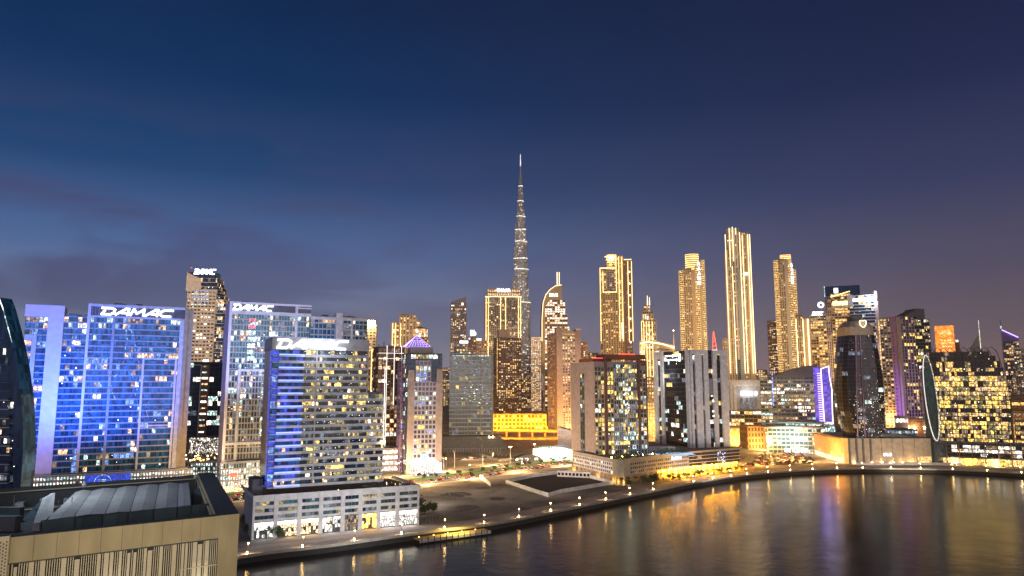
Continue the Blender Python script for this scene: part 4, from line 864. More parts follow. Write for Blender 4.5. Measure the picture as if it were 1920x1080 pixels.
# brick tower with neon grid
b, X, H = simple('apartment_tower', 'dark brick tower crossed by white neon lines beside the banded canal tower', 'tower', 708, 756, 652, 610, 20, S(3.4, 3.7, .7, .9, .4, .4, wall='brown_wall', gl='glass_brown', lit=dict(w_warm=.10, w_white=.05, w_dim=.2), mode='each', spark=.04), 24, 'brown_wall')
for x in (X * .33, X * .62, X * .9): b.strip((x, -.9, lz(b, 760, x) if x > X * .5 else lz(b, 840, x)), (x, -.9, H + 2), .28, 'led_white')
for py in (662, 672): b.strip((0, -.95, lz(b, py, 0)), (X, -.95, lz(b, py, 0)), .22, 'led_white')
for k in range(5): b.buf('crown_post').box(X * k / 5, X * k / 5 + .6, 0, .6, H + 1.2, H + 3 + k % 2 * 2, 'brown_wall')
b.done()
# twin golden stepped tower
b = mk('hotel_tower', 'golden stepped tower pair with ribbed sides behind the purple pyramid', 'hotel', 733, 720, 1350, 8)
GS = S(6, 4, 3.2, .8, 1.6, .2, wall='gold_wall', gl='glass_brown', lit=dict(w_warm=.2, w_dim=.3), spark=.03)
x1, x2, x3 = lx(b, 747, 720), lx(b, 778, 720), lx(b, 786, 720)
b.block([(0, 0), (x1, 0), (x1, 30), (0, 30)], 0, lz(b, 605, 5), GS, 'gold_wall'); b.block([(x1 + .1, -2), (x2, -2), (x2, 34), (x1 + .1, 34)], 0, lz(b, 591, 20), GS, 'gold_wall'); b.block([(x2 + .1, 2), (x3, 2), (x3, 34), (x2 + .1, 34)], 0, lz(b, 603, 30), GS, 'gold_wall')
for x in (1, 6, x1 + 2): b.strip((x, -2.6, 60), (x, -2.6, lz(b, 606, x)), 1.3, 'led_gold')
b.buf('crown').cone((x1 + 10, 8), 8, 6, lz(b, 591, 20) + .1, lz(b, 588, 20), 'gold_wall', 10); b.done(); light('SPOT', to_world(b, 10, -250, 120), 2200000, (1, .68, .36), aim=to_world(b, 25, 0, 140), size=4, spot=30)
b = mk('hotel_tower', 'rounded golden tower crown glowing just above the purple pyramid', 'hotel', 768, 720, 1150, 0)
x1 = lx(b, 800, 720); n_ = 14; cc = (x1 / 2, x1 / 2); poly = lambda r: [(cc[0] + r * math.cos(2 * math.pi * k / n_), cc[1] + r * math.sin(2 * math.pi * k / n_)) for k in range(n_)]
b.block(poly(x1 / 2), 0, lz(b, 632, 0), FARW('gold_wall'), 'gold_wall'); b.block(poly(x1 / 2.3), lz(b, 632, 0), lz(b, 616, 0), S(3, 6, 1, 1, .4, .3, wall='gold_wall', gl='w_warm', lit=dict(w_hot=.2)), 'gold_wall'); b.buf('roof').cone(cc, x1 / 2.4, 1, lz(b, 616, 0) + 1.3, lz(b, 611, 0), 'gold_wall', 12); b.done()
light('SPOT', to_world(b, 10, -120, 110), 450000, (1, .68, .36), aim=to_world(b, x1 / 2, 0, 145), size=4, spot=30)

# ---- white grid tower with purple pyramid
b = mk('apartment_tower', 'white grid tower with glass corner and purple glowing pyramid on its roof', 'tower', 762, 720, 572, 18)
xE = lx(b, 829, 720); Hc = lz(b, 664, 5); Hp = lz(b, 694, 0); Hi = lz(b, 676, 5); Hq = lz(b, 716, 5)
dl_ = depth_to(b.x, b.y, 18, 735) ; dl_ = max(12, min(30, dl_))
GW = S(2.9, 3.8, .85, 1.15, .5, .42, wall='pale_wall', gl='glass_purple', lit=dict(w_white=.07, w_cool=.09, w_warm=.05, w_blue=.06, w_yellow=.03), mode='each', spark=.05)
GD = S(2.9, 3.8, .9, 1.0, .5, .42, wall='purple_wall', gl='glass_purple', lit=dict(w_cool=.07, w_white=.05, w_blue=.06), spark=.03)
GT = S(3.4, 3.8, .2, .5, .1, .15, wall='dark_wall', gl='glass_navy', lit=dict(w_cool=.14, w_white=.06, w_green=.05))
b.block([(0, 1.2), (xE, 1.2), (xE, dl_), (0, dl_)], 0, Hc, GT, 'glass_navy', 'roof_dark', edges={0: GT, 3: None, 2: None})
b.edge((0, dl_ * .55), (0, 1.2), 0, Hc, GT); 
b.block([(-1.6, dl_ * .5), (0, dl_ * .5), (0, dl_ + 4), (-1.6, dl_ + 4)], 0, Hi - 1, None, 'purple_wall', 'roof_grey', edges={3: GD, 0: GD}, part='side_wing')
e0, e1 = lx(b, 775, 800), lx(b, 817, 800); fr = b.buf('end_pier'); fr.box(lx(b, 763, 800), e0, -1.2, 1.19, 0, Hp, 'pink_wall'); fr.box(e1, xE + .2, -1.2, 1.19, 0, Hp + 1, 'pink_wall')
m0, m1 = lx(b, 777, 720), lx(b, 812, 720); k0, k1 = lx(b, 783, 720), lx(b, 808, 720)
b.buf('wall').box(e0 + .01, e1 - .01, -.5, 1.18, 6, Hq, 'white_wall'); b.edge((e0 + .01, -.5), (e1 - .01, -.5), 12, Hq, GW)
b.buf('wall').box(lx(b, 779, 700), lx(b, 808, 700), -.3, 1.17, Hq + .01, Hi, 'white_wall'); b.edge((lx(b, 779, 700), -.3), (lx(b, 808, 700), -.3), Hq + .02, Hi, GW)
b.buf('arch_window').box(lx(b, 790, 850), lx(b, 804, 850), -1.1, -.6, 12, lz(b, 846, 5), 'w_cool')
for k in range(3): b.buf('arch').cone((lx(b, 784 + 8 * k, 850), -.9), 1.6, 1.0, lz(b, 847, 5), lz(b, 843.5, 5), 'white_wall', 10)
b.buf('shopfront').box(e0 - 3, e1, -1.6, -1.25, .3, 8.5, 'shop_white'); b.buf('shopfront').box(e0 - 3, e1 + 2, -3.4, -1.3, 8.6, 9.4, 'led_white'); b.buf('shopfront').box(e1 + .01, xE + .2, -1.6, -1.25, .3, 8.4, 'led_purple')
for k in range(14): b.buf('shop_frame').box(e0 - 3 + (e1 - e0 + 3) * k / 14, e0 - 2.6 + (e1 - e0 + 3) * k / 14, -1.8, -1.61, .2, 8.5, 'slate_wall')
b.buf('drum').box(lx(b, 772, 655), lx(b, 815, 655), 5, 19, Hc + .8, lz(b, 651, 5, 8), 'pink_wall')
px0, px1 = lx(b, 761, 650, 5), lx(b, 806, 650, 5); pz0, pz1 = lz(b, 650, 5, 12), lz(b, 629, 5, 12); ap = ((px0 + px1) / 2, 12); cr_ = [(px0, 3.4), (px1, 3.4), (px1, 21), (px0, 21)]
pyb = b.buf('pyramid_roof'); i = len(pyb.v)
for j in range(4):
    a, c = cr_[j], cr_[(j + 1) % 4]; pyb.face([(a[0], a[1], pz0), (c[0], c[1], pz0), (ap[0], ap[1], pz1)], 'glass_purple')
    for t in range(9):
        u = t / 8; m = (a[0] + (c[0] - a[0]) * u, a[1] + (c[1] - a[1]) * u); b.buf('pyramid_light').bar((m[0], m[1] - .1, pz0 + .1), (m[0] + (ap[0] - m[0]) * (.98 if t in (0, 4, 8) else .55), m[1] + (ap[1] - m[1]) * (.98 if t in (0, 4, 8) else .55) - .1, pz0 + (pz1 - pz0) * (.98 if t in (0, 4, 8) else .55) + .1), .22, 'led_purple')
    for t in range(5):
        u = t / 5.5; A0 = [a[q] + (ap[q] - a[q]) * u for q in (0, 1)]; A1 = [c[q] + (ap[q] - c[q]) * u for q in (0, 1)]; b.buf('pyramid_light').bar((A0[0], A0[1] - .15, pz0 + (pz1 - pz0) * u + .15), (A1[0], A1[1] - .15, pz0 + (pz1 - pz0) * u + .15), .2, 'led_purple')
b.done(); light('POINT', to_world(b, (e0 + e1) / 2, -9, 7), 7000, (.85, .85, 1), size=2); light('SPOT', to_world(b, 8, -70, 60), 20000, (.6, .62, 1), aim=to_world(b, 10, 0, 50), size=3, spot=70)
light('POINT', to_world(b, ap[0], 1, pz1 + 5), 9000, (.5, .35, 1), size=1)
b = mk('annex_block', 'low block with bright white parking floors left of the grid tower', 'annex', 716, 850, 590, 20); X = lx(b, 760, 850); b.block(b.rect(0, X, 0, 16), 0, lz(b, 842, 3), S(8, 5, .6, 1.6, .4, .3, wall='pink_wall', gl='w_white', lit=dict(shop_white=.3)), 'pink_wall'); b.done()

# ---- grey office with dark podium
b = mk('office_tower', 'grey green glass office with thin floor lines on a dark podium', 'office', 843, 720, 760, 6)
X = lx(b, 924, 720); H = lz(b, 668, 5); zb_ = lz(b, 816, 5)
OF = S(3.3, 4.3, .3, 1.1, .3, .5, wall='grey_wall', spw='pale_wall', gl='glass_grey', lit=dict(w_dimcool=.08, w_green=.02, w_yellow=.01), mode='band', spark=.04)
b.block([(0, 0), (X, 0), (X, 24), (0, 24)], zb_, H, None, 'glass_green', 'roof_dark', edges={0: OF, 1: OF})
b.buf('end_pier').box(X - 1.6, X + .5, -.9, 0, zb_, H + .4, 'grey_wall'); b.buf('end_pier').box(X * .42, X * .42 + .9, -.7, 0, zb_, H - 5, 'grey_wall'); b.buf('end_pier').box(X * .72, X * .72 + .9, -.7, 0, zb_, H - 5, 'grey_wall')
b.buf('roof_rail').box(0, X, -.5, 0, H + 2.4, H + 3, 'steel'); b.buf('roof_sign').box(2, X - 2, -.8, -.6, H + .3, H + .9, 'w_cool')
for k in range(46):   # glowing specks painted as glints across the middle
    u, v = b.r.gauss(.52, .17), b.r.gauss(.52, .1); x = max(1, min(X - 2, X * u)); z_ = zb_ + (H - zb_) * v; b.buf('glint_speck').face([(x, -.56, z_), (x + 1.2, -.56, z_), (x + 1.2, -.56, z_ + .5), (x, -.56, z_ + .5)], b.r.choice(['w_hot', 'w_cool', 'w_green', 'w_yellow']))
x0, x1 = lx(b, 830, 830), lx(b, 952, 830)
b.buf('podium').hexa([(x0, -6, 0), (x1, -6, 0), (x1 + 4, 30, 0), (x0, 30, 0)], [(x0, -6, zb_ - 1), (x1 - 12, -6, zb_ - 1), (x1 - 8, 30, zb_ - 1), (x0, 30, zb_ - 1)], 'slate_wall', 'roof_dark')
for k in range(7): b.buf('podium_line').box(x0 + .5, x1 - 2 - k, -6.4, -6.05, 7 + k * 2.2, 7.25 + k * 2.2, 'grey_wall')
b.buf('podium_line').box(x0, x1 - 1, -7, -6.05, 3.6, 4.2, 'grey_wall')
for k in range(22): b.buf('arcade_post').box(x0 + 2 + (x1 - x0 - 8) * k / 22, x0 + 2.5 + (x1 - x0 - 8) * k / 22, -6.9, -6.1, 0, 3.59, 'pale_wall')
ax = lx(b, 896, 830, -6)
for k in range(12):
    a0, a1 = math.pi * k / 12, math.pi * (k + 1) / 12; b.buf('arch').bar((ax + 4 * math.cos(a0), -6.6, 11 + 4 * math.sin(a0)), (ax + 4 * math.cos(a1), -6.6, 11 + 4 * math.sin(a1)), .4, 'w_dim')
for s_ in (-4, 4): b.buf('arch').bar((ax + s_, -6.6, 2), (ax + s_, -6.6, 11), .4, 'w_dim')
for x in (917, 923): xx = lx(b, x, 814, -6); b.buf('podium_lamp').box(xx, xx + 1, -7, -6.2, zb_ - 2, zb_ - 1.1, 'lamp')
b.done()

# ---- far left-centre towers
PK = FARW('pink_wall', sp=.10)
b = mk('apartment_tower', 'slim pale tower with a slanted top standing alone left of the twin-line gold tower', 'tower', 844, 720, 1500, 6); X = lx(b, 873, 720); H0, H1_ = lz(b, 568, 0), lz(b, 556, X)
b.block([(0, 0), (X, 0), (X, 30), (0, 30)], 0, H0, PK, 'pink_wall', par=0); b.buf('crown').hexa([(0, 0, H0 + .01), (X, 0, H0 + .01), (X, 30, H0 + .01), (0, 30, H0 + .01)], [(0, 0, H0 + 2), (X, 0, H1_), (X, 30, H1_), (0, 30, H0 + 2)], 'pink_wall'); b.buf('beacon').box(X * .7, X * .8, -.6, -.1, H0 - 4, H0, 'spark')
for k in range(5): b.buf('fin').box(X * k / 4 - .6, X * k / 4 + .6, -2, -.5, 0, H0 - 6, 'pink_wall')
b.done()
b = mk('office_tower', 'short grey tower with two glowing white roof signs behind the green glass office', 'office', 850, 720, 1100, 4); X = lx(b, 892, 720); xk = lx(b, 877, 720)
b.block([(0, 0), (xk, 0), (xk, 22), (0, 22)], 0, lz(b, 645, 0), FARW('grey_wall', 'glass_navy', sp=.04), 'grey_wall'); b.block([(xk + .1, 4), (X, 4), (X, 24), (xk + .1, 24)], 0, lz(b, 632, 0), FARW('brown_wall', sp=.06), 'brown_wall')
b.buf('roof_sign').box(lx(b, 862, 640), xk, -1, -.6, lz(b, 645, 0) + 1.3, lz(b, 639, 0), 'sign_white'); b.buf('roof_sign').box(xk + 3, X - 2, 3, 3.4, lz(b, 632, 0) + 2, lz(b, 618, 0), 'w_white'); b.buf('roof_sign').box(X - 8, X, 2.9, 3.3, lz(b, 628, 0), lz(b, 622, 0), 'sign_white'); b.done()
b, X, H = simple('apartment_tower', 'small tan block tucked right of the two roof signs', 'tower', 893, 912, 640, 1200, 4, FARW('beige_wall')); b.buf('roof_sign').box(0, 8, -.8, -.4, H + 1.3, H + 5, 'sign_warm'); b.done()

# gold line tower with roof sign
b = mk('hotel_tower', 'tall dark tower with full-height gold light lines and bright roof sign left of the spire', 'hotel', 909, 720, 1550, 4); X = lx(b, 977, 720); H = lz(b, 556, 0); Ht = lz(b, 541, 0)
EM = S(4.2, 3.9, 1.1, 1.1, .5, .4, wall='beige_wall', gl='glass_brown', lit=dict(w_warm=.10, w_dim=.2, w_gold=.05), spark=.10)
b.block([(0, 0), (X, 0), (X, 32), (0, 32)], 0, H, EM, 'brown_wall'); b.block([(lx(b, 914, 545), 4), (lx(b, 976, 545), 4), (lx(b, 976, 545), 28), (lx(b, 914, 545), 28)], H + 1.3, Ht, S(5, 8, 2, 3, .5, .3, wall='gold_wall', gl='w_warm'), 'gold_wall', par=.5)
for x in (2, 7, X * .43, X * .57, X * .93, X * .99): b.strip((x, -1.2, 80), (x, -1.2, H), 1.1, 'led_gold')
b.strip((0, -1.3, H), (X, -1.3, H), 1.3, 'led_warm'); put_text(b.buf('roof_sign'), 'EMAAR', lx(b, 932, 543), lx(b, 957, 543), Ht - 7, Ht + 1, 2, 'sign_white', bold=.03); b.done()
light('SPOT', to_world(b, 40, -150, 185), 600000, (1, .68, .38), aim=to_world(b, 38, 0, 150), size=4, spot=42)
b, X, H = simple('apartment_tower', 'brown tower with rows of yellow windows in front of the gold line tower', 'tower', 931, 977, 634, 1300, 12, FARW('brown_wall', sp=.16, lit=dict(w_gold=.14, w_warm=.1, w_dim=.2, w_green=.06)), 30, 'brown_wall'); b.buf('roof_box').box(X * .1, X * .55, 4, 14, H + .1, lz(b, 617, 5), 'cream_wall')
b.strip((X * .02, -.8, 60), (X * .02, -.8, H), .8, 'w_gold'); b.done()

# ---- the great spire
b = mk('skyscraper', 'very tall tapering spire tower with stepped lit tiers, highest in the skyline', 'skyscraper', 976.5, 720, 2360, 0)
prof = [(760, 25), (700, 23), (640, 20.5), (600, 18.5), (566, 16.6), (540, 15.4), (520, 14.6), (504, 13.8), (484, 13.2), (463, 12.2), (452, 11.2), (430, 9.6), (418, 9.0), (405, 7.9), (392, 6.6), (376, 5.6), (362, 4.6), (348, 3.6), (336, 2.7)]
k_ = 2360 / F
BK = S(3.4, 5.0, 1.4, 1.5, .6, .5, wall='pale_wall', gl='glass_grey', lit=dict(w_white=.06, w_warm=.09, w_dim=.14, w_dimcool=.04), spark=.05); BK['sk'] = 2.6
n_ = 18; z0 = 0
for i in range(len(prof)):
    py, w_ = prof[i]; z1 = lz(b, prof[i + 1][0], 0) if i + 1 < len(prof) else lz(b, 330, 0); z0 = 0 if i == 0 else lz(b, py, 0); r_ = w_ * k_
    poly = []
    for q in range(n_):
        a = 2 * math.pi * q / n_ + .3; lob = 1 + .12 * math.cos(3 * a + i * 2.1); sh = .10 * r_ * math.sin(i * 2.1)
        poly.append((sh * .3 + r_ * .9 * lob * math.cos(a), r_ * .9 * lob * math.sin(a)))
    b.block(poly, z0, z1, BK, 'grey_wall', 'steel', part='tier' if i < 18 else 'tier', par=0)
    if i in (3, 6, 7, 9, 10, 12, 14, 16): 
        for q in range(n_):
            if poly[q][1] < 0: b.buf('tier_light').bar((poly[q][0], poly[q][1] - .8, z1 - 3), (poly[(q + 1) % n_][0], poly[(q + 1) % n_][1] - .8, z1 - 3), 2.0, 'w_white')
b.buf('spire').cone((0, 0), 3.6, 2.0, lz(b, 330, 0), lz(b, 312, 0), 'pale_wall', 10); b.buf('spire').cone((0, 0), 1.5, .7, lz(b, 312, 0), lz(b, 289, 0), 'w_white', 8)
for s_ in (-1, 1):
    for q in (0, 1): b.buf('tier_light').bar((s_ * 13 * k_ * (1 - .15 * q), -20, 60), (s_ * 12.4 * k_ * (1 - .15 * q), -20 + 4 * q, lz(b, 610, 0)), 1.5, 'w_warm')
b.done(); light('SPOT', to_world(b, -70, -420, 330), 3500000, (1, .82, .66), aim=to_world(b, 0, 0, 400), size=6, spot=70)
b, X, H = simple('apartment_tower', 'pale pink lit tower squeezed right beside the foot of the great spire', 'tower', 996, 1015, 632, 1900, 0, FARW('pink_wall', 'w_warm', sp=.2), 20, 'pink_wall'); b.done()

# sail topped hotel
b = mk('hotel_tower', 'sail shaped hotel with curved left edge, lit crown and twin antenna', 'hotel', 1016, 720, 1900, 4); X = lx(b, 1069, 720)
CR_ = [(1016, 640), (1017, 580), (1019, 566), (1023, 553), (1030, 543), (1040, 536), (1053, 534), (1053, 560), (1060, 562), (1060, 590)]
SW = S(7, 6, 1.4, 1.6, .8, .6, wall='gold_wall', gl='glass_brown', lit=dict(w_white=.4, w_warm=.25), spark=.05)
tiers = [(1068, 612), (1064, 590), (1060, 562)]
zz0 = 0
for k, (pr_, pt_) in enumerate(tiers):
    z1 = lz(b, pt_, 0); b.block([(lx(b, 1021, 600) , 0), (lx(b, pr_, 600), 0), (lx(b, pr_, 600), 40), (lx(b, 1021, 600), 40)], zz0, z1, SW, 'gold_wall', par=0); zz0 = z1
outline_block(b, 'sail_wall', [(lx(b, x, y), lz(b, y, 10)) for x, y in ((1016, 700), (1022, 700), (1022, 575), (1032, 562), (1053, 562), (1053, 534), (1041, 536), (1031, 543), (1023, 553), (1018, 568), (1016, 600))], -2, 36, 'gold_wall')
lst = [(1016, 640), (1016, 600), (1018, 568), (1023, 553), (1031, 543), (1041, 536), (1053, 534)]
for (a0, a1), (c0_, c1_) in zip(lst, lst[1:]): b.strip((lx(b, a0, a1), -2.6, lz(b, a1, 10)), (lx(b, c0_, c1_), -2.6, lz(b, c1_, 10)), 1.2, 'led_warm')
put_text(b.buf('roof_sign'), 'EMAAR', lx(b, 1030, 552), lx(b, 1046, 552), lz(b, 556, 10), lz(b, 550, 10), -3, 'sign_white', bold=.03)
for x in (1045, 1049): b.buf('antenna').box(lx(b, x, 520), lx(b, x, 520) + 1.6, 10, 11.6, lz(b, 534, 10), lz(b, 509, 10), 'led_warm')
b.done(); light('SPOT', to_world(b, 30, -260, 140), 1800000, (1, .72, .42), aim=to_world(b, 30, 0, 220), size=4, spot=50)

# cream tower right of spire
b = mk('apartment_tower', 'tan tower with stepped pink crown and many golden windows right of the spire', 'tower', 1045, 720, 1000, 14); X = lx(b, 1089, 720); dl_ = min(45, max(10, depth_to(b.x, b.y, 14, 1013)))
H = lz(b, 614, 0); TW = FARW('pink_wall', 'glass_brown', sp=.18, cw=3.8, lit=dict(w_warm=.14, w_gold=.08, w_dim=.2, w_green=.04)); TW['mode'] = 'each'
b.block([(0, 0), (X, 0), (X, 30), (0, dl_)], 0, H - 12, None, 'brown_wall', edges={0: TW, 3: TW, 1: TW})
b.buf('wall').box(-.9, 6.5, -1.2, 8, 0, H, 'pink_wall'); b.buf('wall').box(X - 7, X + .6, -1, 8, 0, H - 2, 'pink_wall'); b.buf('crown').hexa([(6.6, 0, H - 11.9), (X - 7.1, 0, H - 11.9), (X - 7.1, 20, H - 11.9), (6.6, 20, H - 11.9)], [(6.6, 0, H - 1), (X - 7.1, 0, H - 6), (X - 7.1, 20, H - 6), (6.6, 20, H - 1)], 'cream_wall')
b.buf('crown').box(-1.5, 0, 8, dl_ - 2, H - 11.9, H - 7, 'pink_wall'); b.buf('crown_light').box(X - 6, X, -1.4, -1.05, H - 2.4, H - 1.6, 'w_gold')
for k in range(12): b.buf('crown_light').box(8 + k * 2, 9 + k * 2, -.9, -.5, H - 9.6, H - 9, 'w_gold')
b.done(); light('POINT', to_world(b, 20, -20, 12), 110000, (1, .5, .15), size=3); light('SPOT', to_world(b, 0, -130, 90), 300000, (1, .66, .42), aim=to_world(b, 15, 0, 70), size=3, spot=60)
b, X, H = simple('apartment_tower', 'small brown tower showing a few windows right of the pink crowned tower', 'tower', 1086, 1103, 643, 1350, 0, FARW('brown_wall'), 20, 'brown_wall'); b.done()

# orange lit low rise, ramp and walls
b = mk('hotel_block', 'long low building bathed in orange light below the gold line tower', 'hotel', 925, 790, 1120, 3); X = lx(b, 1024, 790); H = lz(b, 777, 5)
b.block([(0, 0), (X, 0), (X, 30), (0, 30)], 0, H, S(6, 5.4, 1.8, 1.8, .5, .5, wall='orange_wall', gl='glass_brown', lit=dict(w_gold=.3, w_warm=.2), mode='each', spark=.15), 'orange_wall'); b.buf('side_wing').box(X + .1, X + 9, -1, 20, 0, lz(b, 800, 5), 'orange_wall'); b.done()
b = mk('retail_block', 'bright orange lit corner block beside the pink crowned tower', 'shop', 1038, 795, 1060, 3); X = lx(b, 1070, 795); b.block([(0, 0), (X, 0), (X, 20), (0, 20)], 0, lz(b, 789, 5), S(5, 5, 2, 2, .4, .4, wall='orange_wall', gl='w_gold'), 'orange_wall'); b.done()
for px in (935, 965, 995, 1025, 1055):
    pt = G(px, 806); light('POINT', (pt.x, pt.y - 14, 10), 170000, (1, .38, .02), size=2, name='sodium_light')
for px in (940, 975, 1010, 1045):
    pt = G(px, 822); light('POINT', (pt.x, pt.y - 4, 14), 100000, (1, .40, .02), size=2, name='sodium_light')
b = mk('road_ramp', 'long concrete flyover ramp glowing orange behind the brown screen wall', 'ramp', 940, 815, 960, 2); X = lx(b, 1078, 815)
b.buf('ramp_deck').hexa([(0, 0, 8), (X, 0, 6), (X, 12, 6), (0, 12, 8)], [(0, 0, 12), (X, 0, 9), (X, 12, 9), (0, 12, 12)], 'orange_wall')
for k in range(6): bb = Buf(); x = 6 + (X - 12) * k / 5; bb.box(x, x + 2, 3, 9, 0, 7, 'orange_wall'); link('pier', bb.mesh('pier'), b.o)
b.done()
b = mk('screen_wall', 'low dark brown screen wall right of the dark podium', 'wall', 941, 845, 800, 4); X = lx(b, 1080, 845); b.buf('wall').hexa([(0, 0, 0), (X, 0, 0), (X, 1.5, 0), (0, 1.5, 0)], [(0, 0, 10), (X, 0, 7), (X, 1.5, 7), (0, 1.5, 10)], 'brown_wall', 'orange_wall'); b.done()
b = mk('parking_garage', 'plain pinkish wedge shaped garage wall left of the brown roofed tower', 'garage', 1046, 815, 720, -18); X = lx(b, 1085, 815); b.buf('wall').hexa([(0, 0, 0), (X, 0, 0), (X, 10, 0), (0, 10, 0)], [(0, 0, lz(b, 800, 0)), (X, 0, lz(b, 812, X)), (X, 10, lz(b, 812, X)), (0, 10, lz(b, 800, 0))], 'pink_wall'); b.done()
# glowing station
b = mk('tram_station', 'brightly lit white glass station hall with curved roof beside the road', 'station', 1002, 852, 690, 6); X = lx(b, 1080, 852); H = lz(b, 841, 5)
b.buf('wall').box(0, X, 2, 12, 0, H - 1.2, 'shop_white'); 
n_ = 16
for k in range(n_):
    a0, a1 = k / n_, (k + 1) / n_; f_ = lambda t: H - 1.1 + 2.6 * math.sin(math.pi * min(1, t + .1)); b.buf('roof').hexa([(X * a0, -1, f_(a0)), (X * a1, -1, f_(a1)), (X * a1, 14, f_(a1)), (X * a0, 14, f_(a0))], [(X * a0, -1, f_(a0) + .5), (X * a1, -1, f_(a1) + .5), (X * a1, 14, f_(a1) + .5), (X * a0, 14, f_(a0) + .5)], 'glass_teal')
    b.buf('column').box(X * a0, X * a0 + .4, 0, 1, 0, f_(a0), 'white_wall')
for k in range(60): x = b.r.uniform(X * .4, X); z_ = b.r.uniform(0, H - 2); b.buf('stall').box(x, x + b.r.uniform(.5, 2), 1.2, 1.9, z_, z_ + b.r.uniform(.4, 1), b.r.choice(['slate_wall', 'glass_teal', 'w_cool', 'dark_wall']))
b.done(); light('POINT', to_world(b, X * .6, -8, 8), 60000, (.8, .95, 1), size=2)
b = mk('pavilion', 'low dark curved pavilion with scattered lamps left of the glowing station', 'pavilion', 966, 855, 670, 8); X = lx(b, 1015, 855)
for k in range(12):
    a0, a1 = k / 12, (k + 1) / 12; f_ = lambda t: 2.2 + 3.2 * math.sin(math.pi * t); b.buf('roof').hexa([(X * a0, 0, 0), (X * a1, 0, 0), (X * a1, 12, 0), (X * a0, 12, 0)], [(X * a0, 0, f_(a0)), (X * a1, 0, f_(a1)), (X * a1, 12, f_(a1)), (X * a0, 12, f_(a0))], 'slate_wall', 'roof_dark')
for k in range(16): x = b.r.uniform(1, X - 1); b.buf('lamp').box(x, x + .5, -.5, -.1, b.r.uniform(.5, 2), 2.6, 'w_hot' if k % 2 else 'w_green')
b.done()
# =============================================================== RIGHT SIDE
# ---- curved stone podium
b = Bld('podium_building', 'long curved stone podium with dark glass end and golden restaurant arcade', 'podium', 0, 0)
PP = [G(*p) for p in ((1075, 886), (1120, 898), (1150, 906), (1160, 908), (1170, 908), (1182, 905.5), (1240, 895.5), (1292, 888), (1340, 883), (1388, 878))]
pp = [(v.x, v.y) for v in PP]; back = [(pp[-1][0] + 4, pp[-1][1] + 95), (pp[0][0] + 5, pp[0][1] + 75)]
ins = []
for i, (x, y) in enumerate(pp): d = Vector((-.25, 1)).normalized() * 4.5; ins.append((x + d.x, y + d.y))
b.buf('wall').prism(ins + back, 0, 5.2, 'gold_wall', 'roof_grey'); b.buf('wall').prism(pp + back, 5.21, 16, 'stone_pale', 'roof_brown')
PL = S(3.0, 3.1, .9, 1.4, .4, .3, wall='white_wall', gl='glass_brown', lit=dict(w_dim=.1, w_white=.04), zb=.6, zt=1.4); PL2 = S(2.6, 3.1, .7, 1.4, .35, .3, wall='stone_pale', gl='glass_brown', lit=dict(w_dim=.16), zb=.6, zt=1.4, spark=.02)
PG = S(5, 2.4, .12, .35, .15, .35, wall='brown_wall', spw='white_wall', gl='glass_brown', lit=dict(w_dim=.08))
for i in range(len(pp) - 1):
    st = PL if i < 2 else (None if 2 <= i < 5 else (PL2 if i < 7 else PG)); 
    if st: b.edge(pp[i], pp[i + 1], 5.3, 15.9, st)
    a, c = Vector(pp[i]), Vector(pp[i + 1]); ln = (c - a).length; n_ = max(1, round(ln / 7))
    for k in range(n_): q = a.lerp(c, k / n_); b.buf('arcade_pillar').box(q.x - .5, q.x + .5, q.y + .3, q.y + 1.3, 0, 5.2, 'gold_wall')
    b.buf('parapet').bar((a.x, a.y, 16.5), (c.x, c.y, 16.5), .5, 'stone_pale', 1.0)
    if i >= 6:
        A2, C2 = Vector(ins[i]), Vector(ins[i + 1]); n_ = max(1, round(ln / 4))
        for k in range(n_):
            q0 = A2.lerp(C2, k / n_); q1 = A2.lerp(C2, (k + .86) / n_); sf = Buf(); sf.face([(q0.x, q0.y - .3, .2), (q1.x, q1.y - .3, .2), (q1.x, q1.y - .3, 3.4), (q0.x, q0.y - .3, 3.4)], 'shop_gold' if k % 3 else 'w_gold'); sf.face([(q0.x, q0.y - .32, 3.5), (q1.x, q1.y - .32, 3.5), (q1.x, q1.y - .32, 4.8), (q0.x, q0.y - .32, 4.8)], 'arcade_glow'); link('shopfront', sf.mesh('shopfront'), b.o)
        mid = (a + c) / 2; light('AREA', (mid.x - 1, mid.y - 2.5, 4.6), 15000, (1, .52, .10), aim=(mid.x - 2, mid.y - 8, 0), size=10, name='arcade_light')
for i in range(5):
    a = Vector(pp[i]); light('POINT', (a.x - .5, a.y - 1.2, 1.5), 800, (1, .6, .2), size=.4, name='uplight')
sx = Vector(pp[6]).lerp(Vector(pp[7]), .35); sy = Vector(pp[6]).lerp(Vector(pp[7]), .95); dd = (sy - sx).normalized()
mpf = lambda a, o, z: (sx.x + dd.x * a + dd.y * (o + .6), sx.y + dd.y * a - dd.x * (o + .6), z)
put_text(b.buf('sign'), 'Sobha', 0, (sy - sx).length * .62, 12.2, 14.6, 0, 'sign_white', mp=mpf)
gx = Vector(pp[8]).lerp(Vector(pp[9]), .1)
dg_ = (Vector(pp[9]) - Vector(pp[8])).normalized()
for k in range(60):
    a = R.uniform(0, 11); z = R.uniform(6, 14.5); b.buf('wall_sign').face([(gx.x + dg_.x * (a + u) - .6, gx.y + dg_.y * (a + u) - .6, z + w_) for u, w_ in ((0, 0), (.7, 0), (.7, .7), (0, .7))], R.choice(['sign_white', 'w_cool', 'w_blue', 'screen_blue']))
pc = G(1245, 850, 16.1)
b.buf('pool').box(pc.x - 24, pc.x + 22, pc.y - 10, pc.y + 8, 16.02, 16.2, 'pool_blue')
b.buf('roof_pavilion').box(pc.x - 10, pc.x + 12, pc.y + 14, pc.y + 20, 16.02, 20, 'pink_wall')
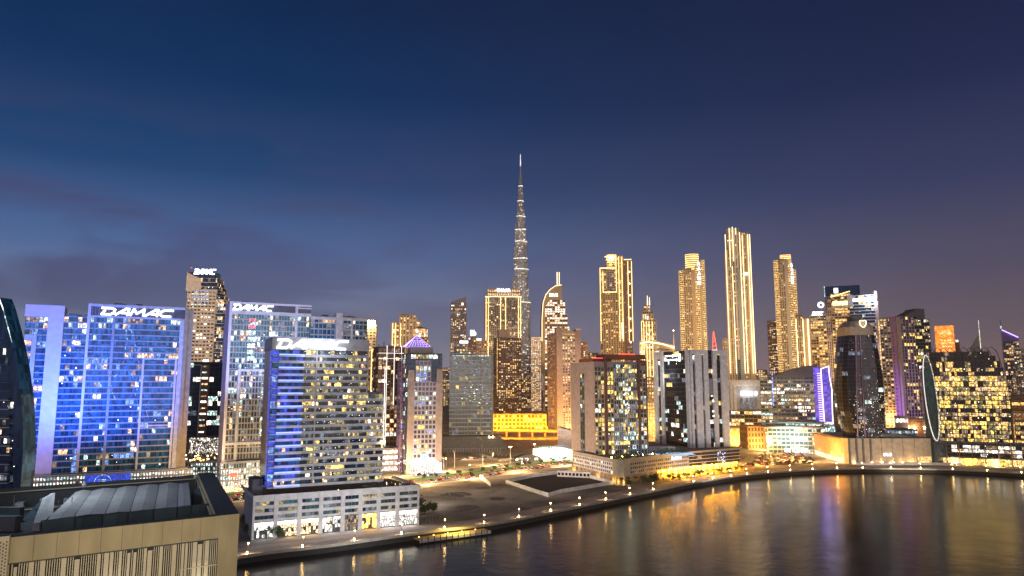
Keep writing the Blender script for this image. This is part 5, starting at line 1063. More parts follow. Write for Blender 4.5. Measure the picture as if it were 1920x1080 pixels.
for k in range(14):
    q = Vector(pp[2]).lerp(Vector(pp[6]), k / 14); b.buf('roof_lamp').box(q.x - .4, q.x, q.y + 5, q.y + 5.4, 17, 17.8, 'lamp' if k % 3 == 0 else 'w_gold'); 
for k in range(260):
    q = Vector(pp[3]).lerp(Vector(pp[7]), R.random()); v = Vector((q.x + R.uniform(-6, 2), q.y + R.uniform(6, 18), 16.3 + abs(R.gauss(0, 1.2)))); b.buf('roof_garden').face([v + Vector((.9, .1, .2)), v + Vector((0, .2, .9)), v + Vector((-.9, 0, .2)), v + Vector((0, -.2, -.5))], 'leaf')
b.done()
q = Vector(pp[3]); light('SPOT', (q.x - 60, q.y - 70, 10), 30000, (1, .85, .72), aim=(q.x + 5, q.y, 10), size=4, spot=80, blend=.9); light('SPOT', (q.x + 20, q.y - 80, 10), 30000, (1, .82, .6), aim=(q.x + 35, q.y + 20, 10), size=4, spot=70, blend=.9)

# ---- brown roofed tower
b = mk('apartment_tower', 'tower with blank pinkish side wall, red brown rooftop and patchy yellow windows', 'tower', 1114, 720, 560, 20, z=16.02)
dl_ = depth_to(b.x, b.y, 20, 1070); X = lx(b, 1211, 720); H = lz(b, 678, 5); Hr = lz(b, 664, 5); xq0, xq1, xq2 = lx(b, 1133, 720), lx(b, 1150, 720), lx(b, 1193, 720)
RW = S(2.7, 3.5, .55, .8, .5, .4, wall='beige_wall', gl='glass_green', lit=dict(w_yellow=.13, w_green=.12, w_cool=.06, w_white=.04, w_warm=.05, w_dim=.1), mode='each', spark=.05)
RC = dict(RW); RC.update(cw=1.9, pier=.35, sp=.55, wall='pale_wall', spw='pale_wall', po=.25, so=.25, lit=dict(w_green=.25, w_cool=.12, w_yellow=.10, w_dimcool=.2))
SG = S(4, 3.5, .8, .5, .1, .05, wall='dark_wall', gl='glass_green', lit=dict(w_yellow=.12, w_green=.2, w_dimcool=.2, w_white=.08))
b.block([(0, 0), (X, 0), (X, dl_ * .8), (0, dl_)], 0, H, None, 'pink_wall', 'roof_brown', par=0)
b.edge((.2, 0), (xq1, 0), 0, H - 4, RW); b.edge((xq1, -1.2), (xq2, -1.2), 0, H - 2, RC); b.edge((xq2, 0), (X - .2, 0), 0, H - 6, RW)
b.buf('wall').box(xq1, xq2, -1.15, -.01, 0, H - 1.9, 'grey_wall')
sw0, sw1 = dl_ * .40, dl_ * .58; b.edge((-.12, sw1), (-.12, sw0), 0, H - 9, SG); b.buf('wall').box(-.11, -.01, sw0, sw1, 0, H - 9, 'dark_wall')
bp_ = b.buf('brown_pier')
for x in (xq0, xq2 + 1): bp_.box(x, x + 2.2, -.9, -.02, 0, Hr, 'brown_wall')
rc = b.buf('roof_canopy'); rc.box(-.4, X * .36, 2, dl_ * .6, H + .01, H + 2.6, 'terracotta'); rc.box(xq0, X - 1, -1.6, 14, H + 2.2, Hr, 'terracotta'); rc.box(xq2 + 6, X + 1.4, .2, 16, 0, H - 3, 'brown_wall'); rc.box(X - 4, X + .6, -1, 8, H - 2.9, H + 1.4, 'brown_wall')
b.buf('light_strip').bar((-.6, 1.9, H + 2.8), (X * .36, 1.9, H + 2.8), .35, 'led_red'); b.buf('light_strip').bar((xq1 + 4, -1.8, Hr + .2), (xq2 - 2, -1.8, Hr + .2), .5, 'led_red')
for k in range(26):
    x, z_ = b.r.gauss((xq1 + xq2) / 2, 2.4), b.r.gauss(H * .55, 8); b.buf('glint_speck').face([(x, -1.7, z_), (x + .8, -1.7, z_), (x + .8, -1.7, z_ + 1.0), (x, -1.7, z_ + 1.0)], b.r.choice(['w_white', 'w_cool', 'w_hot', 'w_white']))
b.done()
light('SPOT', to_world(b, -90, -60, 10), 200000, (1, .72, .66), aim=to_world(b, 0, 18, 35), size=3, spot=60)

# ---- black and white tower
b = mk('office_tower', 'black glass office tower striped by broad white piers with a white sign at top left', 'office', 1294, 720, 622, 20, z=16.02)
dl_ = depth_to(b.x, b.y, 20, 1229); X = lx(b, 1363, 720); H = lz(b, 657, 5)
BG = S(3.2, 3.9, .12, .5, .08, .1, wall='dark_wall', gl='glass_black', lit=dict(w_white=.035, w_green=.03, w_cool=.03, w_yellow=.02, w_dimcool=.06), mode='band', spark=.05)
b.block([(0, 0), (X, 0), (X, dl_ * .7), (0, dl_)], 0, H, None, 'glass_black', 'roof_brown', edges={3: BG, 0: BG}, par=.4)
pr = b.buf('pier')
def ly(px): return depth_to(b.x, b.y, 20, px)
for a, c in ((1229, 1235), (1241, 1246), (1288.5, 1294)): pr.box(-1.6, -.02, max(0, ly(c)), min(dl_, ly(a)), 0, H + .6, 'white_wall')
pr.box(-1.3, -.03, ly(1241.1), ly(1234.9), H - 6, H + .5, 'white_wall')
for a, c in ((1294.2, 1298), (1303, 1315), (1319, 1327), (1336, 1343), (1351, 1363)): pr.box(lx(b, a), lx(b, c), -1.7, -.02, 0, H + .5, 'white_wall')
pr.box(lx(b, 1294.3), lx(b, 1327), -1.4, -.03, H - 3, H + .4, 'white_wall'); pr.box(lx(b, 1336), lx(b, 1363) - .1, -1.4, -.03, H - 3.2, H + .41, 'white_wall'); pr.box(lx(b, 1327.2), lx(b, 1343), -.9, -.04, lz(b, 742, 10), lz(b, 710, 10), 'grey_wall')
y0_, y1_ = ly(1248), ly(1273)
fm = lambda a, o, z: (-.3 - o, y0_ - a, z)
put_text(b.buf('roof_sign'), 'Burooj', 0, (y0_ - y1_) * .95, H - 9, H - 6, 0, 'sign_white', bold=.03, mp=fm); put_text(b.buf('roof_sign'), 'wwjlu', 0, (y0_ - y1_) * .95, H - 5.4, H - 2.4, 0, 'sign_white', bold=.03, mp=fm)
b.buf('roof_sign').box(-.5, -.3, ly(1278) - .1, ly(1274), H - 9, H - 2.4, 'sign_white')
for k in range(18):
    x, z_ = lx(b, 1333) + b.r.gauss(0, 1), b.r.gauss(lz(b, 742, 15), 6); b.buf('glint_speck').face([(x, -.6, z_), (x + 1.3, -.6, z_), (x + 1.3, -.6, z_ + 1.2), (x, -.6, z_ + 1.2)], 'w_hot')
b.done(); light('SPOT', to_world(b, -60, -110, 10), 200000, (.9, .86, .9), aim=to_world(b, 10, 5, 35), size=3, spot=60)
light('POINT', to_world(b, -6, (y0_ + y1_) / 2, H - 6), 9000, (.8, .88, 1), size=1)

# ---- golden tower group (tall)
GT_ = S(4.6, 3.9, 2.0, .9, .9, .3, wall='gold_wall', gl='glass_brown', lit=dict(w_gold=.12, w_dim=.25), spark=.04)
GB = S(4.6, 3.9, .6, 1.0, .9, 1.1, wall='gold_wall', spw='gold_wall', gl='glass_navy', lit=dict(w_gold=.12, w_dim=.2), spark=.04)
b = mk('residential_tower', 'gold lit tower cluster with stepped flat crowns behind the red brown rooftop', 'tower', 1124, 500, 1500, None)
def blk(b, pl, pr, pt, y0, y1, st, core='gold_wall', row=500, z0=0, par=1.2): b.block([(lx(b, pl, row), y0), (lx(b, pr, row), y0), (lx(b, pr, row), y1), (lx(b, pl, row), y1)], z0, lz(b, pt, lx(b, pl, row)), st, core, par=par)
def vline(b, px, pt, pb, y=-2.2, w=1.2, m='led_gold', row=500): x = lx(b, px, row); b.strip((x, y, lz(b, pb, x)), (x, y, lz(b, pt, x)), w, m)
def hline(b, p0, p1, py, y=-2.2, w=1.4, m='led_gold', row=500): b.strip((lx(b, p0, row), y, lz(b, py, 5)), (lx(b, p1, row), y, lz(b, py, 5)), w, m)
blk(b, 1124, 1140, 503, 0, 30, GB, 'brown_wall'); blk(b, 1138, 1156, 479, -1, 30, GB, 'brown_wall'); blk(b, 1156.1, 1168, 481, 1, 30, GT_, 'gold_wall'); blk(b, 1168.2, 1183, 487, 0, 26, S(6, 3.9, 2.4, .9, .6, .4, wall='brown_wall', gl='glass_brown', lit=dict(w_dim=.2)), 'brown_wall')
blk(b, 1129, 1157, 550, -10, -1.2, S(5.4, 3.9, 2.6, 1.2, .9, .5, wall='gold_wall', gl='glass_brown', lit=dict(w_gold=.2)), 'gold_wall')
hline(b, 1124, 1155, 503); hline(b, 1134, 1155, 482); hline(b, 1170, 1184, 488); hline(b, 1130, 1156, 549, -11)
for px, t in ((1125, 505), (1130, 510), (1155, 478), (1160, 482), (1166, 482), (1177, 490), (1184, 490)): vline(b, px, t, 640)
vline(b, 1165, 605, 635, -3, 3.5, 'led_warm')
for k in range(7): b.buf('light_dot').box(lx(b, 1183), lx(b, 1183) + 3, -3, -2.6, lz(b, 510 + 22 * k, 60) - 1.2, lz(b, 510 + 22 * k, 60) + 1.2, 'spark')
b.done(); light('SPOT', to_world(b, 20, -300, 90), 2400000, (1, .62, .25), aim=to_world(b, 35, 0, 190), size=5, spot=50); light('POINT', to_world(b, 24, -8, lz(b, 484, 20)), 160000, (1, .66, .2), size=3)

# ---- palace style hotel tower
b = mk('hotel_tower', 'ornate gold hotel tower with twin needles and curved lower wing', 'hotel', 1200, 640, 1300, None)
def row_(r): return dict(row=r)
HT = S(3.6, 4, 1.3, 1.0, .9, .3, wall='cream_wall', gl='glass_brown', lit=dict(w_gold=.25, w_dim=.3, w_white=.1), spark=.12)
blk(b, 1200, 1236, 641, 0, 28, HT, 'cream_wall', 650); blk(b, 1204, 1231, 600, 2, 26, HT, 'cream_wall', 650); blk(b, 1206, 1226, 584, 4, 24, HT, 'gold_wall', 650); blk(b, 1209, 1221, 573, 6, 20, HT, 'gold_wall', 650)
for px in (1204, 1208, 1213, 1218, 1224): vline(b, px, 602, 640, 1, .9, 'led_gold', 650); vline(b, px, 645, 745, -1.4, .9, 'led_gold', 650)
for px in (1214, 1218): x = lx(b, px, 570); b.buf('needle').cone((x, 12), .9, .4, lz(b, 573, 10), lz(b, 553 if px == 1214 else 556, 10), 'led_warm', 6)
blk(b, 1234, 1265, 659, 1, 22, S(4, 5, 1.5, 2, .6, .5, wall='cream_wall', gl='w_gold', lit=dict(w_warm=.4)), 'cream_wall', 655)
pts = [(1201, 644), (1215, 641), (1240, 645), (1264, 652)]
for p0, p1 in zip(pts, pts[1:]): b.strip((lx(b, p0[0], 645), -2.5, lz(b, p0[1], 10)), (lx(b, p1[0], 645), -2.5, lz(b, p1[1], 10)), 2.2, 'led_warm')
b.buf('wing_roof').hexa([(lx(b, 1236, 650), 0, lz(b, 654, 20)), (lx(b, 1265, 650), 0, lz(b, 656, 20)), (lx(b, 1265, 650), 22, lz(b, 656, 20)), (lx(b, 1236, 650), 22, lz(b, 654, 20))], [(lx(b, 1236, 650), 0, lz(b, 641, 20)), (lx(b, 1265, 650), 0, lz(b, 648, 20)), (lx(b, 1265, 650), 22, lz(b, 648, 20)), (lx(b, 1236, 650), 22, lz(b, 641, 20))], 'gold_wall')
b.buf('wing_needle').box(lx(b, 1263, 640), lx(b, 1263, 640) + 1, 4, 5, lz(b, 650, 20), lz(b, 621, 20), 'cream_wall'); b.buf('needle_lamp').box(lx(b, 1263, 640) - .6, lx(b, 1263, 640) + 1.6, 3.8, 5.2, lz(b, 621, 20), lz(b, 619, 20), 'spark')
b.done(); light('SPOT', to_world(b, 15, -200, 80), 1300000, (1, .66, .3), aim=to_world(b, 18, 0, 110), size=4, spot=50)
b = mk('retail_block', 'yellow lit lower block showing in the slot between the brown roofed and striped towers', 'shop', 1207, 750, 900, None); X = lx(b, 1232, 750); b.block([(0, 0), (X, 0), (X, 20), (0, 20)], 0, lz(b, 708, 5), S(3.6, 4.4, 1.2, 1.6, .4, .4, wall='gold_wall', gl='w_gold', lit=dict(w_dim=.4, w_warm=.2)), 'gold_wall'); b.done(); light('POINT', to_world(b, X / 2, -18, 20), 90000, (1, .58, .12), size=2)

# ---- three tall gold balcony towers
BAL = S(3.6, 3.9, 1.6, 1.5, .4, .9, wall='gold_wall', spw='w_gold', gl='glass_brown', lit=dict(w_gold=.1), spark=.02)
MID = S(4.0, 3.9, 2.0, 1.2, .7, .4, wall='gold_wall', gl='glass_brown', lit=dict(w_gold=.12, w_dim=.2), spark=.06)
FL = S(9, 20, 5, .2, .5, .2, wall='gold_wall', gl='gold_wall')
b = mk('residential_tower', 'golden balcony tower with cylinder top, left of the tallest golden tower', 'tower', 1274, 540, 1500, None)
blk(b, 1274, 1282, 508, 0, 28, BAL, row=540); blk(b, 1282.1, 1297, 504, .5, 28, MID, row=540); blk(b, 1297.1, 1304, 506, -.5, 28, FL, row=540); blk(b, 1304.1, 1311, 497, 0, 28, BAL, row=540); blk(b, 1311.1, 1316, 490, 1, 26, FL, row=540); blk(b, 1316.1, 1322, 488, .5, 26, BAL, row=540)
x0, x1 = lx(b, 1285, 490), lx(b, 1310, 490); cc = ((x0 + x1) / 2, 14); r_ = (x1 - x0) / 2
b.block([(cc[0] + r_ * math.cos(2 * math.pi * k / 16), cc[1] + r_ * .8 * math.sin(2 * math.pi * k / 16)) for k in range(16)], 100, lz(b, 476, 20), S(6, 4.6, .4, 1.6, .3, .6, wall='gold_wall', spw='led_gold', gl='gold_wall'), 'gold_wall')
put_v = 0
for k, ch in enumerate('EMAAR'): put_text(b.buf('vertical_sign'), ch, lx(b, 1308, 520), lx(b, 1314, 520), lz(b, 534 - 9 * k, 40), lz(b, 527.5 - 9 * k, 40), -3, 'sign_white', bold=.04)
b.done(); light('SPOT', to_world(b, 20, -320, 100), 2600000, (1, .66, .34), aim=to_world(b, 26, 0, 180), size=5, spot=45)
b = mk('residential_tower', 'tallest golden tower with bright vertical light lines and rounded turret top', 'tower', 1358, 560, 1500, None)
blk(b, 1360, 1374, 470, 0, 30, S(4.6, 3.9, 2.6, .9, .8, .4, wall='gold_wall', gl='glass_brown', lit=dict(w_dim=.2)), row=500); blk(b, 1374.1, 1381, 505, 1, 30, S(5, 3.9, .6, .7, .3, .3, wall='grey_wall', gl='glass_navy', lit=dict(w_gold=.12)), 'slate_wall'); blk(b, 1381.1, 1390, 505, -1, 30, S(20, 30, 6, .2, .3, .1, wall='grey_wall', gl='grey_wall'), 'grey_wall'); blk(b, 1390.1, 1400, 437, .5, 32, MID); blk(b, 1400.1, 1408, 438, -.5, 32, FL)
x0, x1 = lx(b, 1361, 450), lx(b, 1389, 450); cc = ((x0 + x1) / 2, 16); r_ = (x1 - x0) / 2
b.block([(cc[0] + r_ * math.cos(2 * math.pi * k / 16 + .1), cc[1] + r_ * math.sin(2 * math.pi * k / 16 + .1)) for k in range(16)], 120, lz(b, 428, 20), S(6, 3.9, 3.4, 1.0, .5, .3, wall='cream_wall', gl='glass_navy', lit=dict(w_dim=.2, w_gold=.06)), 'grey_wall')
blk(b, 1354, 1362, 636, -4, 12, MID, row=600)
for px, t, bt in ((1362, 440, 700), (1370, 428, 500), (1376, 426, 490), (1382, 428, 440), (1389, 436, 700), (1394, 442, 700), (1404, 440, 700), (1408, 440, 700), (1373, 500, 700)): vline(b, px, t, bt, -3, 1.3, 'led_warm')
hline(b, 1366, 1377, 452, -3, 1.2, 'led_warm'); b.buf('flood_lamp').box(lx(b, 1395, 513), lx(b, 1402, 513), -4, -3, lz(b, 516, 50), lz(b, 511, 50), 'sign_white')
b.done(); light('SPOT', to_world(b, 20, -320, 90), 3400000, (1, .70, .42), aim=to_world(b, 30, 0, 210), size=5, spot=55)
b = mk('residential_tower', 'slender golden balcony tower with a small square cap, right of the tallest golden one', 'tower', 1452, 560, 1600, None)
blk(b, 1451, 1459, 489, 0, 28, BAL, row=500); blk(b, 1459.1, 1471, 486, .6, 28, MID, row=500); blk(b, 1471.1, 1477, 487, -.4, 28, S(20, 30, 6, .2, .3, .1, wall='cream_wall', gl='cream_wall'), row=500); blk(b, 1477.1, 1484, 487, 0, 28, BAL, row=500); blk(b, 1484.1, 1491, 505, 1, 26, BAL, row=500)
blk(b, 1463, 1482, 478, 4, 24, S(5, 3.9, .5, 1.5, .3, .7, wall='gold_wall', spw='led_gold', gl='gold_wall'), row=480, z0=200)
for k, ch in enumerate('EMAAR'): put_text(b.buf('vertical_sign'), ch, lx(b, 1483, 520), lx(b, 1488, 520), lz(b, 532 - 8 * k, 40), lz(b, 526 - 8 * k, 40), -3, 'sign_white', bold=.04)
b.done(); light('SPOT', to_world(b, 20, -340, 100), 2700000, (1, .70, .42), aim=to_world(b, 24, 0, 180), size=5, spot=45)
b, X, H = simple('apartment_tower', 'dim brown tower half hidden left of the slender square capped tower', 'tower', 1444, 1462, 602, 1750, None, FARW('brown_wall', sp=.16), 24, 'brown_wall'); b.done()
b = mk('residential_tower', 'narrow gold tower with one blazing vertical light line', 'tower', 1497, 690, 1300, None); X = lx(b, 1523, 690); b.block([(0, 0), (X * .5, 0), (X * .5, 24), (0, 24)], 0, lz(b, 590, 5), MID, 'gold_wall'); b.block([(X * .5 + .1, 1), (X, 1), (X, 24), (X * .5 + .1, 24)], 0, lz(b, 598, 10), FL, 'gold_wall')
for x in (.2, X * .5, X * .86): b.strip((x, -2, 60), (x, -2, lz(b, 598, x)), 1.3 if x < X * .8 else 2.2, 'led_warm')
b.done(); light('SPOT', to_world(b, 10, -180, 90), 1200000, (1, .66, .32), aim=to_world(b, 12, 0, 130), size=4, spot=40)
# red lattice spire
b = mk('lattice_mast', 'small red glowing lattice spire poking up behind the striped office tower', 'mast', 1339, 655, 1400, 0); zt_ = lz(b, 622, 0); zb_ = 60
for s_ in (-1, 1):
    for y in (-4, 4): b.buf('mast_leg').bar((s_ * 5, y, lz(b, 664, 0)), (s_ * .4, y * .1, zt_), .8, 'led_red' if y < 0 else 'steel'); b.buf('mast_foot').bar((s_ * 5, y, 0), (s_ * 5, y, lz(b, 664, 0)), 1.2, 'steel')
for k in range(5): w_ = 5 * (1 - k / 5.5); z_ = lz(b, 664, 0) + (zt_ - lz(b, 664, 0)) * k / 5.5; b.buf('mast_brace').bar((-w_, -4.2, z_), (w_, -4.2, z_), .7, 'led_white' if k < 2 else 'led_red')
b.buf('mast_tip').cone((0, 0), .6, .3, zt_, lz(b, 610, 0), 'steel', 6); b.done()

# ---- lit white hall, parking floors, yellow and orange blocks
b = mk('exhibition_hall', 'white framed glass hall with blinding white lights above dark parking floors', 'hall', 1362, 760, 900, None); X = lx(b, 1428, 760); zt_, zm = lz(b, 712, 5), lz(b, 770, 5)
b.block([(0, 0), (X, 0), (X, 30), (0, 30)], 0, zm, S(5, 4.4, .4, 1.1, .3, .6, wall='grey_wall', gl='glass_brown', lit=dict(w_white=.15, w_warm=.2, w_gold=.1), mode='band', spark=.2), 'grey_wall', part='parking_floors')
b.buf('wall').box(X * .3, X - .1, 3, 26, zm + .01, zt_ - 4, 'pale_wall'); fr = b.buf('portal_frame')
for k in range(3): fr.box(X * (.02 + .1 * k), X * (.1 + .1 * k), -1 + k, 20, zm + .01, zt_ - 2.5 * k, 'white_wall'); fr.box(X * (.1 + .1 * k) + .01, X - .2 - 6 * k * 0, -.9 + k, 18, zt_ - 3 - 2.5 * k, zt_ - .1 - 2.5 * k, 'white_wall')
for k in range(4): b.buf('hall_lamp').box(X * (.42 + .13 * k), X * (.50 + .13 * k), 1.2, 1.8, zm + (zt_ - zm) * .5, zm + (zt_ - zm) * .62, 'sign_white'); b.buf('hall_window').box(X * (.42 + .13 * k), X * (.49 + .13 * k), 1.3, 2, zm + 3, zm + (zt_ - zm) * .42, 'w_dimcool')
b.done(); light('POINT', to_world(b, X * .6, -5, zm + 22), 5000, (.9, .95, 1), size=2)
b = mk('retail_block', 'saturated yellow lit wall block behind the foot of the striped tower', 'shop', 1362, 810, 840, 4); X = lx(b, 1402, 810); b.block([(0, 0), (X, 0), (X, 12), (0, 12)], 0, lz(b, 802, 3), S(9, 7, 3, 2.4, .5, .4, wall='gold_wall', gl='w_gold'), 'gold_wall'); b.done(); light('POINT', to_world(b, X * .4, -7, 5), 60000, (1, .62, .08), size=2)
b = mk('retail_block', 'peach orange corner building between the yellow wall and the low mall', 'shop', 1402, 815, 790, 2); X = lx(b, 1448, 815); b.block([(0, 0), (X, 6), (X, 24), (0, 24)], 0, lz(b, 800, 3), S(4, 6, 1.5, 2.4, .4, .4, wall='orange_wall', gl='glass_gold', lit=dict(w_gold=.1)), 'orange_wall'); b.done(); light('POINT', to_world(b, X * .45, -9, 5), 50000, (1, .6, .2), size=2)
b = mk('shopping_mall', 'low mall with dark flat roof and white lit sign over its entrance', 'mall', 1440, 815, 745, -14); X = lx(b, 1548, 815); H = lz(b, 802, 3)
b.block([(0, 0), (X, 0), (X, 26), (0, 26)], 0, H, S(4.2, 4.4, .5, 1.4, .3, .3, wall='pale_wall', gl='glass_teal', lit=dict(w_cool=.08, w_white=.06, w_warm=.06), mode='each', spark=.03), 'pale_wall', 'roof_dark'); b.buf('canopy').box(-6, X + 4, -3, 20, H + .9, H + 2.1, 'slate_wall'); b.buf('canopy').box(8, X - 2, 2, 18, H + 2.11, H + 5.4, 'glass_teal'); b.buf('canopy').box(6, X, -1, 20, H + 5.41, H + 6.2, 'slate_wall')
b.buf('entrance_screen').box(lx(b, 1470, 828), lx(b, 1481, 828), -1.2, -.7, 1.5, 5.6, 'shop_white'); b.buf('entrance_screen').box(lx(b, 1484, 828), lx(b, 1514, 828), -1.2, -.7, 1.5, 6.2, 'shop_white'); put_text(b.buf('sign'), 'Bay Avenue', lx(b, 1487, 828), lx(b, 1511, 828), 2.8, 4.8, -1.3, 'glass_navy')
for k in range(30): x = b.r.uniform(10, X - 4); b.buf('roof_light').box(x, x + b.r.uniform(1, 5), 1.2, 1.8, H + 2.6, H + 4.2, b.r.choice(['w_cool', 'w_white', 'glass_teal']))
b.done(); light('POINT', to_world(b, lx(b, 1500, 828), -9, 5), 4000, (.95, .98, 1), size=2)
# curved roof office
b = mk('office_building', 'wide office with thin light bands under a dark curved wing roof', 'office', 1427, 760, 800, None); X = lx(b, 1528, 760); H = lz(b, 706, 5)
OB = S(4.4, 3.9, .4, 1.5, .25, .55, wall='grey_wall', spw='grey_wall', gl='glass_grey', lit=dict(w_white=.16, w_cool=.08, w_green=.14, w_dim=.16, w_warm=.06), mode='band', spark=.08)
b.block([(0, 2), (X * .22, 0), (X, 0), (X, 28), (0, 28)], 0, H, OB, 'grey_wall', 'roof_dark', par=0)
for x in (.30, .56, .8): b.buf('pier').box(X * x, X * x + 1, -1.1, 0, 0, H, 'grey_wall')
x_ = lx(b, 1449, 740)
for k in range(9): b.buf('light_strip').box(x_, x_ + .7, -1.4, -1.1, lz(b, 760 - 7 * k, 10), lz(b, 756 - 7 * k, 10), 'led_blue')
x_ = lx(b, 1473, 740)
for k in range(14): b.buf('diagonal_brace').bar((X * .38 + k * 1.3, -1.3, H - 3 * k - 2), (X * .38 + (k + 1) * 1.3, -1.3, H - 3 * (k + 1) - 2), .8, 'grey_wall')
n_ = 18
for k in range(n_):
    t0, t1 = k / n_, (k + 1) / n_; px0_, px1_ = 1448 + 86 * t0, 1448 + 86 * t1; f_ = lambda t: lz(b, 704 - 20 * math.sin(t * math.pi / 2), X * .6)
    b.buf('wing_roof').hexa([(lx(b, px0_), -4, lz(b, 708, 9)), (lx(b, px1_), -4, lz(b, 708, 9)), (lx(b, px1_), 26, lz(b, 708, 9)), (lx(b, px0_), 26, lz(b, 708, 9))], [(lx(b, px0_), -4, f_(t0) - 1), (lx(b, px1_), -4, f_(t1) - 1), (lx(b, px1_), 26, f_(t1)), (lx(b, px0_), 26, f_(t0))], 'slate_wall', 'roof_grey')
b.done()
light('SPOT', to_world(b, X * .5, -90, 14), 240000, (1, .86, .68), aim=to_world(b, X * .5, 0, 32), size=4, spot=70, blend=.9)  # unseen fill lamp added to brighten the grey front
# purple neon building
b = mk('office_building', 'deep purple blue screen building outlined in white neon', 'office', 1542, 740, 745, None); X = lx(b, 1560, 740); H = lz(b, 690, 5); Hb = lz(b, 790, 5)
b.block([(0, 0), (X, 0), (X, 20), (0, 20)], 0, H, None, 'purple_screen', 'roof_dark', par=0); b.buf('purple_screen').box(X * .1, X * .9, -1.2, -.2, Hb, H - 1, 'purple_screen')
for k in range(22): z_ = Hb + (H - Hb - 6) * k / 21; b.buf('neon_rung').box(-X * .45, -.3, -.7, -.3, z_, z_ + .9, 'led_purple')
b.buf('side_wing').box(-X * .85, -.02, -.2, 14, 0, H + 1, 'purple_screen', 'roof_dark')
np_ = [(X * .05, Hb), (-.2, H - 1), (X * .82, H + 2), (X * .84, H - 8), (X * 1.02, H - 22), (X * .94, Hb + 10), (X * .94, Hb)]
for a, c in zip(np_, np_[1:]): b.buf('neon_outline').bar((a[0], -1.7, a[1]), (c[0], -1.7, c[1]), .75, 'led_white')
b.buf('base_lights').box(0, X, -1.6, -.8, Hb - 3, Hb - .6, 'w_white'); b.buf('base').box(-3, X + 6, -5, 18, 0, Hb - 3.1, 'slate_wall')
for k in range(20): x = b.r.uniform(0, X); b.buf('base_lights').box(x, x + .8, -5.6, -5.1, b.r.uniform(1, Hb - 6), Hb - 4, 'w_cool')
b.done()
# golden curved tower and twin sign towers
b = mk('office_tower', 'banded gold tower with round white logo on a mast and sign on its roof edge', 'office', 1522, 650, 1050, None); X = lx(b, 1568, 650); H = lz(b, 592, 3)
GBN = S(4, 3.9, .6, 1.3, .3, .7, wall='gold_wall', gl='glass_brown', lit=dict(w_gold=.35, w_dim=.3), spark=.1)
b.block([(0, 4), (X * .3, 0), (X, 0), (X, 24), (0, 24)], 0, H, GBN, 'gold_wall'); put_logo(b.buf('roof_sign'), lx(b, 1523, 590), lx(b, 1543, 590), H + .5, H + 5.5, -.5, 'sign_white', .3)
cxm, czm = lx(b, 1539, 572), lz(b, 572, 5)
for k in range(14): a0, a1 = 2 * math.pi * k / 14, 2 * math.pi * (k + 1) / 14; b.buf('round_logo').bar((cxm + 3.4 * math.cos(a0), 2, czm + 3.4 * math.sin(a0)), (cxm + 3.4 * math.cos(a1), 2, czm + 3.4 * math.sin(a1)), 2.2, 'sign_white')
b.buf('logo_mast').box(cxm - .4, cxm + .4, 2.5, 3.3, H, czm - 3, 'steel'); b.done(); light('SPOT', to_world(b, 10, -150, 80), 600000, (1, .62, .26), aim=to_world(b, 16, 0, 110), size=4, spot=40); light('POINT', to_world(b, 6, -5, H + 8), 20000, (.85, .9, 1), size=2)
b = mk('office_tower', 'tall glass and gold tower with a blue box top carrying a white logo', 'office', 1552, 650, 1000, None); X1 = lx(b, 1600, 650); Hh = lz(b, 536, 5); H = lz(b, 552, 5)
b.block([(0, 6), (lx(b, 1571), 2), (lx(b, 1571), 26), (0, 26)], 0, lz(b, 556, 3), S(3, 3.9, 1.2, .8, .3, .2, wall='pink_wall', gl='glass_navy', lit=dict(w_dim=.2)), 'pink_wall'); b.block([(lx(b, 1567) , 0), (X1, 0), (X1, 24), (lx(b, 1567), 24)], 0, H, GBN, 'gold_wall')
b.buf('box_top').box(0, lx(b, 1624), 7, 22, lz(b, 556, 3) + .5, Hh, 'glass_navy'); b.buf('roof_sign').box(lx(b, 1574), lx(b, 1582), 6, 6.6, Hh - 10, Hh - 3, 'sign_white'); b.strip((0, 5.8, lz(b, 556, 3)), (0, 5.8, Hh), .8, 'w_cool'); b.strip((lx(b, 1567), -1.4, H - 4), (X1, -1.4, H + 3), 1, 'led_gold')
for k in range(4): b.buf('sign_band').box(lx(b, 1570), X1 - 1, -1.6, -1.2, H - 16 + k * 1.6, H - 15.2 + k * 1.6, 'led_warm')
b.done(); light('SPOT', to_world(b, 20, -150, 90), 700000, (1, .66, .34), aim=to_world(b, 22, 0, 120), size=4, spot=45)
b = mk('office_tower', 'banded glass tower with long white roof sign and pale pink edge pier', 'office', 1598, 650, 900, None); X = lx(b, 1650, 650); H = lz(b, 553, 5); zs_ = lz(b, 572, 5)
b.block([(0, 0), (X, 0), (X, 26), (0, 26)], 0, H - 1, S(3.4, 3.9, .3, .9, .3, .9, wall='slate_wall', spw='pale_wall', gl='glass_navy', lit=dict(w_gold=.1, w_dim=.2, w_cool=.07), spark=.15), 'glass_navy', 'roof_dark')
b.buf('roof_sign').hexa([(lx(b, 1606), -1.4, lz(b, 566, 5)), (X - 4, -1.4, lz(b, 562, 20)), (X - 4, -1, lz(b, 562, 20)), (lx(b, 1606), -1, lz(b, 566, 5))], [(lx(b, 1606), -1.4, lz(b, 561, 5)), (X - 4, -1.4, lz(b, 556, 20)), (X - 4, -1, lz(b, 556, 20)), (lx(b, 1606), -1, lz(b, 561, 5))], 'sign_white')
b.buf('side_pier').box(X - 2.6, X + 1, -1.6, 20, 0, H + 4, 'pink_wall'); b.buf('sign_panel').box(-2, lx(b, 1609), -1.6, -1.3, lz(b, 575, 5), H, 'pale_wall'); b.strip((X - 1, -2, lz(b, 565, 20)), (X - 1, -2, H + 3), 1.6, 'sign_white'); b.strip((X + .4, -1.9, 30), (X + .4, -1.9, lz(b, 600, 20)), 1.0, 'w_gold')
